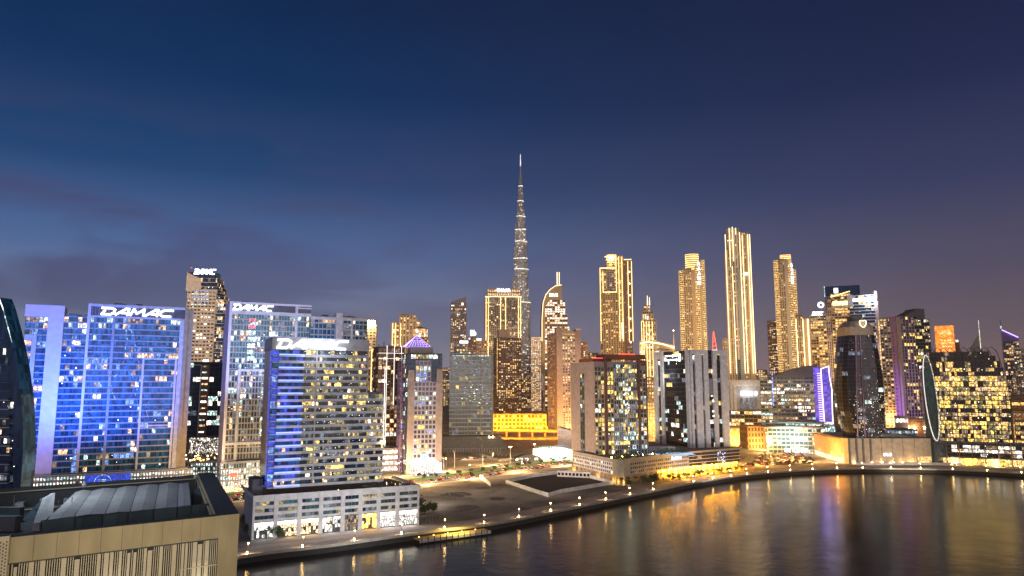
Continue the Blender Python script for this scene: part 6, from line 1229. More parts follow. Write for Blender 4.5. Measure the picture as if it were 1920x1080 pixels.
b.done(); light('SPOT', to_world(b, 20, -70, 95), 160000, (1, .76, .62), aim=to_world(b, 40, 0, 100), size=4, spot=45); light('POINT', to_world(b, 25, -8, H - 6), 40000, (.85, .9, 1), size=2)
b, X, H = simple('apartment_tower', 'brown tower lit golden near its foot between the black vase tower and purple wall tower', 'tower', 1657, 1684, 598, 1000, None, FARW('pink_wall', sp=.2, lit=dict(w_gold=.12, w_warm=.12, w_dim=.2)), 24, 'pink_wall'); b.strip((X - 1, -1.2, 20), (X + .5, -1.2, lz(b, 688, X)), .9, 'led_purple'); b.done()
light('POINT', to_world(b, 8, -14, 20), 120000, (1, .55, .15), size=2)

# ---- black vase tower
b = mk('office_tower', 'black glass vase-shaped tower with stone cap and glowing shield emblem', 'office', 1610, 760, 655, 0, z=0)
prf = [(628, 1590, 1648), (650, 1587, 1655), (680, 1585, 1662), (710, 1584, 1667), (740, 1584, 1670), (770, 1587, 1671), (800, 1595, 1671), (826, 1604, 1669)]
def pf(py):
    for (p0, a0, c0), (p1, a1, c1) in zip(prf, prf[1:]):
        if p0 <= py <= p1: t = (py - p0) / (p1 - p0); return lx(b, a0 + (a1 - a0) * t, py), lx(b, c0 + (c1 - c0) * t, py)
nfl = 26; 
def vp(py, ex=0.0):
    a, c = pf(py); cx = (a + c) / 2; w_ = (c - a) / 2; o = []
    for k in range(20):
        t = 2 * math.pi * k / 20 + math.pi / 20; co, si = math.cos(t), math.sin(t); rr = (abs(co) ** 3.2 + abs(si) ** 3.2) ** (-1 / 3.2); o.append((cx + (w_ + ex) * rr * co * .985, 16 + (16 + ex) * rr * si))
    return o
for j in range(nfl):
    p0 = 826 - (826 - 628) * j / nfl; p1 = 826 - (826 - 628) * (j + 1) / nfl; z0, z1 = lz(b, p0, 0), lz(b, p1, 0); z0 = 0 if j == 0 else z0
    A0, A1 = vp(min(p0, 826)), vp(max(628, p1)); bb = Buf(); dn = Buf(); hot = b.r.random() < .16; hm = b.r.choice(['w_cool', 'w_yellow', 'w_white'])
    for k in range(20):
        q = (k + 1) % 20; m = 'glass_black'; u = b.r.random()
        if hot and k in (13, 14, 15, 16) and u < .7: m = hm
        elif u < .05: m = 'w_dimcool'
        elif u < .07: m = 'w_cool'
        elif j < 9 and u < .14: m = 'w_dim'
        elif u < .08: m = 'w_yellow'
        bb.face([(*A0[k], z0), (*A0[q], z0), (*A1[q], z1), (*A1[k], z1)], m)
        if A0[k][1] < 18: b.buf('mullion').bar((A0[k][0], A0[k][1] - .05, z0), (A1[k][0], A1[k][1] - .05, z1), .16, 'slate_wall')
        if A0[k][1] < 8:
            for _ in range(9 if j < 13 else 2):
                if b.r.random() < (.55 if j < 13 else .3):
                    t = b.r.random(); x = A0[k][0] + (A0[q][0] - A0[k][0]) * t; y = A0[k][1] + (A0[q][1] - A0[k][1]) * t - .25; z_ = b.r.uniform(z0, z1 - .4); s_ = b.r.uniform(.1, .35); b.buf('glint_speck').face([(x, y, z_), (x + s_, y, z_), (x + s_, y, z_ + s_), (x, y, z_ + s_)], b.r.choice(['spark', 'w_gold', 'w_hot', 'w_cool', 'w_gold']))  # glowing specks painted as sparkles on the black glass
    link('window_band', bb.mesh('window_band'), b.o)
    for k in range(20):
        q = (k + 1) % 20
        if A1[k][1] < 20 and True: b.buf('floor_line').bar((A1[k][0], A1[k][1] - .05, z1), (A1[q][0], A1[q][1] - .05, z1), .14, 'slate_wall')
for pxa, pxb in ((1604, 1608), (1612, 1622)):     # sweeping dark ribs
    for k in range(10):
        p0 = 826 - 19.8 * k; p1 = 826 - 19.8 * (k + 1); x0, x1 = lx(b, pxb + (pxa - pxb) * k / 10, p0), lx(b, pxb + (pxa - pxb) * (k + 1) / 10, max(628, p1)); b.buf('rib').bar((x0, -.5, lz(b, p0, 0)), (x1, -.5, lz(b, p1, 0)), .7, 'purple_wall')
zc0 = lz(b, 628, 0); T0 = vp(628, 0.4)
ring2 = [(x * .96, y) for x, y in T0]; zc1, zc2 = lz(b, 612, 0), lz(b, 601, 0); sc = lambda P_, f: [(P_[0][0] * 0 + (x - lx(b, 1620, 620)) * f + lx(b, 1620, 620), (y - 16) * f + 16) for x, y in P_]
b.buf('stone_cap').hexa([(*p_, zc0 + .02) for p_ in T0], [(*p_, zc1) for p_ in sc(T0, .93)], 'beige_wall'); b.buf('stone_cap').hexa([(*p_, zc1) for p_ in sc(T0, .93)], [(*p_, zc2) for p_ in sc(T0, .62)], 'beige_wall'); b.buf('stone_cap').hexa([(*p_, zc2) for p_ in sc(T0, .42)], [(*p_, lz(b, 590, 0)) for p_ in sc(T0, .40)], 'slate_wall')
sh = [(-2.9, 2.6), (-1.4, 3.2), (0, 2.5), (1.4, 3.2), (2.9, 2.6), (2.9, .2), (1.8, -2.0), (0, -3.6), (-1.8, -2.0), (-2.9, .2)]; ex_, ez_ = lx(b, 1619, 607), lz(b, 607, 0)
for a, c in zip(sh, sh[1:] + sh[:1]): b.buf('emblem').bar((ex_ + a[0], 1.0, ez_ + a[1]), (ex_ + c[0], 1.0, ez_ + c[1]), .8, 'sign_warm')
for a, c in (((-1.2, 1.4), (0, -1.4)), ((0, -1.4), (1.2, 1.4))): b.buf('emblem').bar((ex_ + a[0], 1.0, ez_ + a[1]), (ex_ + c[0], 1.0, ez_ + c[1]), .5, 'w_gold')
b.done(); light('SPOT', to_world(b, -10, -60, 70), 90000, (1, .8, .62), aim=to_world(b, 0, 5, lz(b, 612, 0)), size=2, spot=30)

# ---- long beige hall
b = Bld('event_hall', 'long windowless beige hall with orange lit curved left wall by the canal', 'hall', 0, 0)
hp = [G(*p) for p in ((1523, 850), (1545, 858), (1566, 864.5), (1583, 868), (1592, 869), (1748, 869))]; hh = Z(822, hp[4].y); hq = [(v.x, v.y) for v in hp]; bk = [(hq[-1][0] + 5, hq[-1][1] + 50), (hq[0][0] + 8, hq[0][1] + 50)]
b.buf('wall').prism(hq[3:] + bk, 0, hh, 'beige_wall', 'roof_grey')
for i in range(3):
    a, c = hq[i], hq[i + 1]; zt_ = hh - 1.5 + i * .4; b.buf('curved_wall').hexa([(a[0], a[1], 5), (c[0], c[1], 5), (c[0] + 2, c[1] + 12, 5), (a[0] + 2, a[1] + 12, 5)], [(a[0], a[1], zt_), (c[0], c[1], zt_), (c[0] + 2, c[1] + 12, zt_), (a[0] + 2, a[1] + 12, zt_)], 'orange_wall', 'roof_grey')
    bb = b.buf('arcade_light'); bb.hexa([(a[0] + .5, a[1] + 2, .2), (c[0] + .5, c[1] + 2, .2), (c[0] + .5, c[1] + 3, .2), (a[0] + .5, a[1] + 3, .2)], [(a[0] + .5, a[1] + 2, 4.2), (c[0] + .5, c[1] + 2, 4.2), (c[0] + .5, c[1] + 3, 4.2), (a[0] + .5, a[1] + 3, 4.2)], 'shop_warm')
    light('AREA', ((a[0] + c[0]) / 2, (a[1] + c[1]) / 2 - 4, 4.5), 6000, (1, .7, .3), aim=((a[0] + c[0]) / 2 - 3, (a[1] + c[1]) / 2 - 12, 0), size=8)
L0, L1 = Vector(hq[4]), Vector(hq[5]); d_ = (L1 - L0); ln = d_.length; d_.normalize()
for k, f_ in enumerate((.0, .09, .17, .26, .40, .53, .66, .80)):
    x = L0.x + d_.x * ln * f_; b.buf('pilaster').box(x, x + (.8 if k > 3 else 1.6), L0.y - .9, L0.y - .02, 0, hh - .3, 'slate_wall' if k < 4 else 'pink_wall')
b.buf('roof_upper').hexa([(L0.x + 12, L0.y + 6, hh + .01), (L1.x - 6, L0.y + 6, hh + .01), (L1.x - 6, L0.y + 34, hh + .01), (L0.x + 12, L0.y + 34, hh + .01)], [(L0.x + 34, L0.y + 6, hh + 3.4), (L1.x - 26, L0.y + 6, hh + 3.4), (L1.x - 26, L0.y + 34, hh + 3.4), (L0.x + 34, L0.y + 34, hh + 3.4)], 'slate_wall', 'roof_grey')
put_text(b.buf('sign'), 'SLS', ux(1655, 852) * L0.y, ux(1671, 852) * L0.y, Z(854.5, L0.y), Z(849.5, L0.y), L0.y - 1.2, 'sign_white', bold=.03)
for px in (1600, 1633, 1652, 1673, 1690):
    x = ux(px, 862) * L0.y; b.buf('wall_lamp').box(x, x + .6, L0.y - 1.6, L0.y - 1.0, .3, 1.2, 'lamp'); light('SPOT', (x + .3, L0.y - 1.9, .8), 1500, (1, .9, .75), aim=(x + .3, L0.y, 8), size=.3, spot=60)
b.buf('lit_doors').box(ux(1721, 860) * L0.y, ux(1746, 860) * L0.y, L0.y - .6, L0.y - .03, .3, 6.0, 'w_gold'); b.buf('planter').box(L0.x, L1.x + 16, L0.y - 14, L0.y - 12.6, 0, 2.2, 'pale_wall')
b.done(); light('SPOT', (L0.x + 20, L0.y - 90, 8), 230000, (1, .82, .62), aim=(L0.x + 35, L0.y, 10), size=4, spot=65, blend=.8); cm = hp[1]; light('SPOT', (cm.x - 30, cm.y - 60, 12), 210000, (1, .55, .18), aim=(cm.x, cm.y, 14), size=3, spot=45, blend=.8); light('POINT', (ux(1708, 860) * L0.y, L0.y - 3, 1), 2600, (1, .6, .2), size=.5)
b = mk('visitor_centre', 'small teal lit glass pavilion with curved roof above the beige hall', 'pavilion', 1664, 810, 715, 2); X = lx(b, 1720, 810); H = lz(b, 803, 5)
b.buf('wall').box(0, X, 0, 12, 0, H - 1.5, 'w_dimcool')
for k in range(22): b.buf('mullion').box(X * k / 22, X * k / 22 + .3, -.4, -.02, 0, H - 1.5, 'white_wall'); b.buf('window_light').box(X * k / 22 + .4, X * k / 22 + .9, -.3, -.05, H - 5, H - 3, b.r.choice(['w_cool', 'w_white', 'w_dimcool']))
for k in range(10): a0, a1 = k / 10, (k + 1) / 10; f_ = lambda t: H - 1.4 + 1.6 * math.sin(math.pi * t); b.buf('roof').hexa([(X * a0, -1.5, H - 1.49), (X * a1, -1.5, H - 1.49), (X * a1, 13, H - 1.49), (X * a0, 13, H - 1.49)], [(X * a0, -1.5, f_(a0)), (X * a1, -1.5, f_(a1)), (X * a1, 13, f_(a1)), (X * a0, 13, f_(a0))], 'grey_wall')
b.done()
b = mk('plain_block', 'plain reddish brown wall block with two lamps left of the oval arch', 'block', 1699, 810, 735, -20); X = lx(b, 1745, 810); b.block([(0, 0), (X, 0), (X, 20), (0, 20)], 0, lz(b, 785, 4), None, 'brown_wall', 'roof_brown', par=0)
b.buf('pale_front').box(-9, 2.5, -2, 6, 0, lz(b, 780, 0), 'pink_wall'); b.buf('lit_floor').box(-9, 2, -2.4, -2.1, lz(b, 792, 0), lz(b, 785, 0), 'w_white')
for px in (1703, 1714): x = lx(b, px, 803); b.buf('lamp').box(x, x + .7, -1.2, -.3, lz(b, 804, 4), lz(b, 799, 4), 'lamp')
b.done(); light('POINT', to_world(b, 8, -5, lz(b, 801, 4)), 9000, (1, .66, .3), size=1)

# ---- purple wall tower
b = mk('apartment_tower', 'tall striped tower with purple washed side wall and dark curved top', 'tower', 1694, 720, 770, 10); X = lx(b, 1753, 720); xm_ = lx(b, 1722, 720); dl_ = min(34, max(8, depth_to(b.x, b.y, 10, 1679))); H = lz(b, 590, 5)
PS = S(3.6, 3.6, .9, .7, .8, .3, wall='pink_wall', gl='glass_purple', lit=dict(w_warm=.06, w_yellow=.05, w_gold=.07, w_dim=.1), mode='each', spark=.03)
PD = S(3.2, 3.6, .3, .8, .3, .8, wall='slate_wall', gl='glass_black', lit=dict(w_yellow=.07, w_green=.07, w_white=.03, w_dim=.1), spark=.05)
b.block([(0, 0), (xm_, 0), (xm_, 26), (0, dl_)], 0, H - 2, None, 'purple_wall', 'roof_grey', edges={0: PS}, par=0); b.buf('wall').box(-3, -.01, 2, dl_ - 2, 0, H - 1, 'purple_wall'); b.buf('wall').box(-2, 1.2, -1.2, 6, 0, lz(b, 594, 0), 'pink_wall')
for k in range(30): b.buf('side_window').box(-3.08, -3.01, dl_ * .55, dl_ * .55 + 1.2, 8 + k * 4, 10 + k * 4, 'glass_brown')
b.block([(xm_ + .1, 1.5), (X, 1.5), (X, 26), (xm_ + .1, 26)], 0, lz(b, 598, xm_), None, 'slate_wall', 'roof_dark', edges={0: PD, 1: PD}, par=.5)
b.buf('crown').box(lx(b, 1719, 590), lx(b, 1735, 590), 1, 18, lz(b, 598, xm_) + .6, lz(b, 578, 10), 'slate_wall'); b.buf('crown').hexa([(lx(b, 1696, 590), 0, H - 1.9), (lx(b, 1719, 590), 0, H - 1.9), (lx(b, 1719, 590), 16, H - 1.9), (lx(b, 1696, 590), 16, H - 1.9)], [(lx(b, 1696, 590), 0, H - 1), (lx(b, 1719, 590), 0, lz(b, 580, 8)), (lx(b, 1719, 590), 16, lz(b, 580, 8)), (lx(b, 1696, 590), 16, H - 1)], 'slate_wall')
b.done(); light('SPOT', to_world(b, -60, -20, 20), 260000, (.50, .28, 1), aim=to_world(b, -2, 10, 40), size=3, spot=70); light('SPOT', to_world(b, 10, -120, 60), 200000, (1, .8, .75), aim=to_world(b, 10, 0, 70), size=3, spot=60)
# orange screen tower
b = mk('office_tower', 'tower top covered by a glowing orange screen with a yellow petal emblem', 'office', 1754, 640, 1100, None); X = lx(b, 1790, 640); H = lz(b, 611, 3)
b.block([(0, 0), (X, 0), (X, 24), (0, 24)], 0, lz(b, 668, 3), FARW('brown_wall'), 'brown_wall', par=0); b.block([(0, 0), (X, 0), (X, 24), (0, 24)], lz(b, 668, 3) + .1, H, None, 'orange_wall', 'roof_dark', par=0); b.buf('orange_screen').box(0, X, -.6, -.1, lz(b, 664, 3), H - .3, 'orange_screen')
cx_, cz_ = X * .58, lz(b, 628, 10)
for k in range(8): a = math.pi * (.06 + .88 * k / 7); b.buf('emblem').hexa([(cx_ + 1.5 * math.cos(a), -1.2, cz_ + 1 * math.sin(a)), (cx_ + 6 * math.cos(a) + 1.2 * math.sin(a), -1.2, cz_ + 6 * math.sin(a) - 1.2 * math.cos(a)), (cx_ + 9 * math.cos(a), -1.2, cz_ + 8 * math.sin(a)), (cx_ + 6 * math.cos(a) - 1.2 * math.sin(a), -1.2, cz_ + 6 * math.sin(a) + 1.2 * math.cos(a))], [(cx_ + 1.5 * math.cos(a), -.8, cz_ + 1 * math.sin(a)), (cx_ + 6 * math.cos(a) + 1.2 * math.sin(a), -.8, cz_ + 6 * math.sin(a) - 1.2 * math.cos(a)), (cx_ + 9 * math.cos(a), -.8, cz_ + 8 * math.sin(a)), (cx_ + 6 * math.cos(a) - 1.2 * math.sin(a), -.8, cz_ + 6 * math.sin(a) + 1.2 * math.cos(a))], 'w_gold')
for k, z_ in enumerate((637, 642, 649, 655)): b.buf('screen_line').box(X * .26, X * (.95 if k % 2 else .85), -1.1, -.7, lz(b, z_ + 2.4, 10), lz(b, z_, 10), 'w_gold')
b.buf('side_bay').box(X + .1, X + 6, 4, 18, 0, lz(b, 640, 5), 'brown_wall'); b.buf('side_lamp').box(X + 1, X + 5, 3.3, 3.9, lz(b, 642, 5), lz(b, 638, 5), 'w_white'); b.done()

# ---- ribbed glass hall with oval arch
b = mk('office_building', 'ribbed glass building with rounded shoulder and hundreds of yellow lit offices', 'office', 1757, 760, 650, -26); X = lx(b, 1893, 770); z0_ = lz(b, 828, 0)
YW = S(2.15, 3.9, .16, .7, .3, .25, wall='slate_wall', gl='glass_brown', lit=dict(w_yellow=.24, w_gold=.14, w_green=.14, w_warm=.08, w_dim=.2), mode='each', spark=.12)
cv = [(828, 1894), (780, 1894), (750, 1893), (725, 1890), (705, 1886), (690, 1881), (678, 1875), (668, 1867), (660, 1855)]
zz0 = 0
ys = [lz(b, p, 0) for p, _ in cv]
for i in range(1, len(cv)):
    st_ = dict(YW); 
    if i >= 7: st_['lit'] = dict(w_dim=.1)
    xr = lx(b, cv[i][1], cv[i][0]); b.block([(0, 1.2 * max(0, i - 4)), (xr, 1.2 * max(0, i - 4)), (xr, 40), (0, 40)], (0 if i == 1 else ys[i - 1]), ys[i], st_, 'glass_brown', 'roof_dark', par=0)
zt_ = lz(b, 657, 0)
for k in range(11):
    x = X * k / 10.4; last = None
    for j in range(9):
        t = j / 8; yy = -1 + 9 * (t ** 2) * .9; z_ = z0_ + (zt_ - z0_) * math.sin(t * math.pi / 2) ; xx = x - 4.5 * max(0, t - .55) * 2; 
        if xx > lx(b, 1893, 700) - 10 * max(0, t - .6): xx = lx(b, 1893, 700) - 10 * max(0, t - .6)
        if last: b.buf('rib').bar(last, (xx, yy, z_), .55, 'slate_wall')
        last = (xx, yy, z_)
    b.buf('roof_horn').bar(last, (last[0] - 2, last[1], last[2] + 2.6), .5, 'slate_wall'); b.buf('roof_horn').bar((last[0] - 2, last[1], last[2] + 2.6), (last[0] - 5, last[1], last[2] + .6), .45, 'slate_wall')
b.buf('side_wall').box(-10, -.02, 6, 38, 0, lz(b, 690, 0), 'glass_green')
# oval arch
ac, aw = lx(b, 1745, 745), (lx(b, 1757, 745) - lx(b, 1735, 745)) / 2; az0, az1 = lz(b, 826, 0), lz(b, 666, 0)
last = None
for k in range(41):
    t = 2 * math.pi * k / 40; lean = (math.sin(t)) * -1.8; p_ = (ac + aw * math.cos(t) + lean, -3.5, (az0 + az1) / 2 + (az1 - az0) / 2 * math.sin(t))
    if last: b.buf('arch').bar(last, p_, 1.2, 'pale_wall', 2.0); b.buf('arch_light').bar((last[0], last[1] - 1.6, last[2]), (p_[0], p_[1] - 1.6, p_[2]), .2, 'led_white' if math.cos(t) < .3 else 'w_white')
    last = p_
for k in range(34):
    t = (k + .5) / 34; z_ = az0 + (az1 - az0) * t; w_ = aw * math.sqrt(max(0, 1 - (2 * t - 1) ** 2)) - .8; c_ = ac - 1.8 * (2 * t - 1)
    if w_ > .3: b.buf('arch_glass').box(c_ - w_, c_ + w_, -3.2, -2.8, z_ - .9, z_ + .9, 'glass_green' if k < 31 else 'beige_wall')
# podium
p0, p1 = lx(b, 1752, 850, -6), lx(b, 2010, 850, -6); ph = lz(b, 829, 0, -6)
b.block([(p0, -6), (p1, -6), (p1, -.5), (p0, -.5)], 0, ph, None, 'glass_grey', 'roof_dark', part='podium', par=0)
b.edge((p0 + 9, -6), (p1, -6), 7.2, ph - 1.6, S(4.2, 3.6, .3, .8, .25, .3, wall='slate_wall', gl='glass_brown', lit=dict(w_white=.42, w_warm=.2, w_dim=.2), spark=.2)); b.buf('canopy').box(p0 + 4, p1, -8.5, -.2, ph + .01, ph + 1.0, 'slate_wall'); b.buf('canopy').box(p0 + 2, p1, -9, -6.1, 6.2, 6.9, 'slate_wall')
b.edge((p0 + 6, -6.02), (p1, -6.02), 0, 6.1, S(3.2, 5.8, .3, .5, .3, .3, wall='slate_wall', gl='w_green', lit=dict(w_yellow=.3, w_gold=.3, shop_gold=.1)))
for k in range(12): b.buf('podium_rib').box(p0 + 9 + k * 9.5, p0 + 9.5 + k * 9.5, -9.2, -6, 0, ph + .8, 'slate_wall')
b.done(cap=100)
for xx in (10, 40, 66): light('POINT', to_world(b, xx, -10, 3), 12000, (1, .75, .35), size=1)
# far right pieces
b = mk('office_tower', 'far tower with slanted purple lit roof edge and thin antenna', 'office', 1882, 660, 2400, None); X = lx(b, 1912, 660); b.block([(0, 0), (X, 0), (X, 40), (0, 40)], 0, lz(b, 640, 3), FARW('pink_wall', sp=.14, cw=7, fh=7), 'pink_wall', par=0)
b.buf('slanted_roof').hexa([(0, 0, lz(b, 640, 3)), (X, 0, lz(b, 640, 3)), (X, 30, lz(b, 640, 3)), (0, 30, lz(b, 640, 3))], [(0, 0, lz(b, 619, 3)), (X, 0, lz(b, 634, 3)), (X, 30, lz(b, 634, 3)), (0, 30, lz(b, 619, 3))], 'purple_wall'); b.strip((0, -2, lz(b, 619, 3) + 1), (X, -2, lz(b, 634, 3) + 1), 3.2, 'led_purple'); b.buf('antenna').box(-3, -1, 2, 4, 0, lz(b, 600, 0), 'steel'); b.buf('antenna').box(-4, 0, 1, 5, lz(b, 616, 0), lz(b, 611, 0), 'w_cool'); b.done()
b = mk('office_tower', 'far pale triangular peak with a lit mast behind the ribbed glass building', 'office', 1818, 660, 2700, None); X = lx(b, 1842, 660); outline_block(b, 'wall', [(0, 0), (X, 0), (X, lz(b, 633, X)), (X * .92, lz(b, 622, X)), (0, lz(b, 655, 0))], 0, 30, 'cream_wall'); b.buf('antenna').box(X * .88, X * .92, -2, 0, lz(b, 655, 0), lz(b, 600, X), 'w_white'); b.done()
b, X, H = simple('apartment_tower', 'cropped pale tower at the skyline end beyond the purple roofed tower', 'tower', 1906, 1960, 655, 1500, None, FARW('cream_wall', sp=.2), 24); b.done()
b, X, H = simple('office_block', 'low brown block under golden light beyond the ribbed glass building', 'office', 1893, 2010, 742, 850, None, S(8, 6, 1, 3.0, .5, .8, wall='brown_wall', gl='glass_gold', lit=dict(w_gold=.3, w_dim=.3)), 24, 'brown_wall'); b.done(); light('POINT', to_world(b, 8, -14, 12), 40000, (1, .62, .15), size=2)
b, X, H = simple('office_block', 'golden lit roadside building cropped by the picture edge', 'office', 1896, 2010, 790, 700, None, S(4, 4.4, .5, 1.6, .4, .5, wall='gold_wall', gl='glass_gold', lit=dict(w_gold=.3, w_dim=.3, w_white=.1)), 20, 'gold_wall'); b.done()
# distant filler row seen through the gaps
spots = [(60, 668), (100, 680), (700, 690), (730, 700), (826, 700), (838, 690), (880, 690), (900, 702), (985, 700), (1005, 690), (1066, 700), (1100, 668), (1115, 662), (1190, 676), (1240, 700), (1268, 684), (1330, 692), (1345, 690), (1425, 694), (1438, 700), (1548, 700), (1600, 700), (1668, 700), (1800, 700), (1905, 712), (1915, 700)]
for k, (px, py) in enumerate(spots):
    Y = 1750 + (k * 137) % 700; w0 = R.uniform(8, 15); wl = ['beige_wall', 'pink_wall', 'brown_wall', 'grey_wall'][k % 4]
    b, X, H = simple('apartment_block', 'distant block with tiny warm windows filling a gap low in the skyline', 'building', px - w0, px + w0, py, Y, R.uniform(-8, 8), S(6, 5, 1.8, 1.8, .5, .5, wall=wl, gl='glass_brown', lit=dict(w_warm=.2, w_gold=.1, w_dim=.25), spark=.12), 30, wl, plants=2)
    b.o['label'] = 'distant block with tiny warm windows low in the skyline, ' + ORD[k] + ' from the left'; b.o['group'] = 'distant blocks low in the skyline'; b.done()
# =============================================================== rooftop in front
surf('bronze', (.38, .315, .19), .5, var=.13, scale=.7, metal=.2, stretch=(1, 1, .35)); surf('bronze_light', (.50, .44, .32), .5, var=.08, scale=.4, metal=.1); surf('roof_felt', (.035, .037, .04), .9, var=.3, scale=1.5); surf('sheet_metal', (.36, .37, .37), .5, var=.12, scale=.6); surf('parapet_dark', (.055, .065, .07), .8, var=.15, scale=2); surf('fence_dark', (.05, .08, .10), .5)
glass('fence_glass', (.10, .14, .16), .2, .2, .2)
RZ = 54.0
q0 = G(448, 962, RZ); qL = G(30, 1005, RZ); qB = G(400, 885, RZ)
E1 = (qL - q0); E1.z = 0; n1 = E1.length; E1.normalize(); E2 = (qB - q0); E2.z = 0; n2 = E2.length; E2.normalize()
root = bpy.data.objects.new('building_roof', None); COL.objects.link(root); root.location = (q0.x, q0.y, 0); root.name = 'rooftop_building'
tag(root, 'nearby bronze clad building top with slatted facade and sunken dark plant roof', 'building')
def T(a, c, z): v = E1 * a + E2 * c; return (v.x, v.y, z)
def sk(buf, a0, a1, c0, c1, z0, z1, m, mt=None, dz0=0, dz1=0):
    buf.hexa([T(a0, c0, z0), T(a0, c1, z0), T(a1, c1, z0), T(a1, c0, z0)], [T(a0, c0, z1 + dz0), T(a0, c1, z1 + dz0), T(a1, c1, z1 + dz1), T(a1, c0, z1 + dz1)], m, mt)
def part(name, fn):
    b_ = Buf(); fn(b_); return link(name, b_.mesh(name), root)
LW = n1 + 26; pw_ = 2.7; pt_ = .9; FZ = RZ - 3.4      # roof floor level
part('wall', lambda b_: (sk(b_, 0, LW, 0, pt_, 0, RZ, 'bronze', 'parapet_dark'), sk(b_, 0, pw_, pt_ + .005, n2, 0, RZ - .004, 'bronze', 'parapet_dark'), sk(b_, pw_ + .01, LW, n2 - 1.0, n2 - .01, 0, RZ - .3, 'parapet_dark'), sk(b_, pw_ + .01, LW, pt_ + .01, n2 - 1.02, 0, FZ, 'roof_felt')))
part('roof_trim', lambda b_: (sk(b_, pw_ + .1, LW, n2 - 1.25, n2 - 1.05, RZ - .9, RZ - .75, 'bronze_light'), sk(b_, pw_ + .15, pw_ + .3, 4, n2 - 1.3, RZ - .9, RZ - .75, 'bronze_light')))
cl = 2.35   # corner column width
zt = RZ - 2.7
part('corner_column', lambda b_: sk(b_, -.02, cl, -.5, -.01, 0, RZ + .01, 'bronze', 'parapet_dark'))
part('cornice', lambda b_: sk(b_, cl + .01, LW, -.5, -.01, zt, RZ - .01, 'bronze', 'parapet_dark'))
rr_ = random.Random(3)
def slats(b_):
    a = cl + .1
    while a < n1 + .2:
        if rr_.random() < .74: w_ = .085; sk(b_, a, a + w_, -.34, -.06, zt - 18, zt - rr_.choice([.02, .05, .1]), 'bronze_light'); a += .225
        else: w_ = rr_.choice([.36, .48, .30]); sk(b_, a, a + w_, -.22, -.05, zt - 18, zt - rr_.choice([.02, .02, .45]), 'bronze_light'); a += w_ + .1
part('slat_screen', slats); part('screen_back', lambda b_: sk(b_, cl + .02, n1 + .3, -.04, -.02, zt - 18, zt - .01, 'roof_felt'))
part('side_screen', lambda b_: (sk(b_, n1 + .4, n1 + 6, -1.3, -.52, 0, RZ + .3, 'bronze_light', 'parapet_dark'), [sk(b_, n1 + .5 + .26 * i, n1 + .62 + .26 * i, -1.36, -1.31, RZ - .4 - j * .34 - (i % 2) * .17, RZ - .22 - j * .34 - (i % 2) * .17, 'brown_wall') for i in range(20) for j in range(26)]))
part('cornice_seam', lambda b_: [sk(b_, cl + 2.1 * i, cl + 2.1 * i + .03, -.515, -.502, zt + .02, RZ - .03, 'roof_felt') for i in range(1, 12)])
part('drip_edge', lambda b_: sk(b_, cl + .02, LW, -.6, -.505, zt - .06, zt + .05, 'parapet_dark'))
part('cable_tray', lambda b_: (sk(b_, pw_ + 1.2, LW - 8, n2 - 4.2, n2 - 3.7, FZ + .25, FZ + .4, 'steel'), sk(b_, pw_ + 1.2, LW - 8, n2 - 5.2, n2 - 5.05, FZ + .2, FZ + .35, 'bronze_light')))
part('duct', lambda b_: [sk(b_, 9 + 3.2 * i, 10.1 + 3.2 * i, n2 - 3.4, n2 - 1.6, FZ + .01, FZ + 1.1 + .3 * (i % 2), 'sheet_metal') for i in range(7)])
part('cross_rail', lambda b_: sk(b_, cl, cl + 4.2, -.42, -.35, zt - 3.1, zt - 3.0, 'bronze_light'))
# folded canopy panels
def gp(px, py, z): v = G(px, py, z); return Vector((v.x - q0.x, v.y - q0.y, z))
ZC = RZ - .9
top = [(148, 922), (205, 917), (258, 913), (302, 910), (342, 907), (352, 906)]; bot = [(90, 974), (163, 968), (210, 959), (257, 955), (300, 950), (357, 945)]
top = [(140, 924), (172, 921), (218, 917), (258, 913), (298, 910), (334, 907), (354, 905)]; bot = [(88, 974), (140, 966), (198, 961), (244, 957), (290, 953), (333, 949), (358, 946)]
for k in range(6):
    bb = Buf(); n_ = 9
    for j in range(n_):
        for (u0, u1) in ((0, .5), (.5, 1)):
            def P_(u, t):
                A_ = gp(*top[k], ZC).lerp(gp(*top[k + 1], ZC), u); B_ = gp(*bot[k], ZC).lerp(gp(*bot[k + 1], ZC), u); v = A_.lerp(B_, t)
                return v + Vector((0, 0, .0))
            e_ = .015; a, c = P_(u0 + e_, j / n_), P_(u1 - e_ * (u1 == 1), j / n_); d, f_ = P_(u1 - e_ * (u1 == 1), (j + 1) / n_), P_(u0 + e_, (j + 1) / n_); h_ = .34 if k < 5 else .05
            hi = Vector((0, 0, h_)); a2, c2, d2, f2 = a + (hi if u0 else hi * .3), c + (hi * .3 if u0 else hi), d + (Vector((0, 0, -.12)) if u0 else Vector((0, 0, -.04))), f_ + (Vector((0, 0, -.04)) if u0 else Vector((0, 0, -.12)))
            th = Vector((0, 0, .05)); bb.hexa([a2 - th, c2 - th, d2 - th, f2 - th], [a2, c2, d2, f2], 'sheet_metal')
    link('canopy_panel', bb.mesh('canopy_panel'), root)
part('canopy_frame', lambda b_: [b_.bar(gp(*top[k], ZC - .15), gp(*bot[k], ZC - .15), .12, 'black_metal') for k in range(7)] + [b_.bar(gp(*bot[k], ZC - .15), gp(bot[k][0], bot[k][1], ZC - 2.4) if 0 else gp(*bot[k], ZC - .15) - Vector((0, 0, 2.3)), .14, 'black_metal') for k in range(7)])
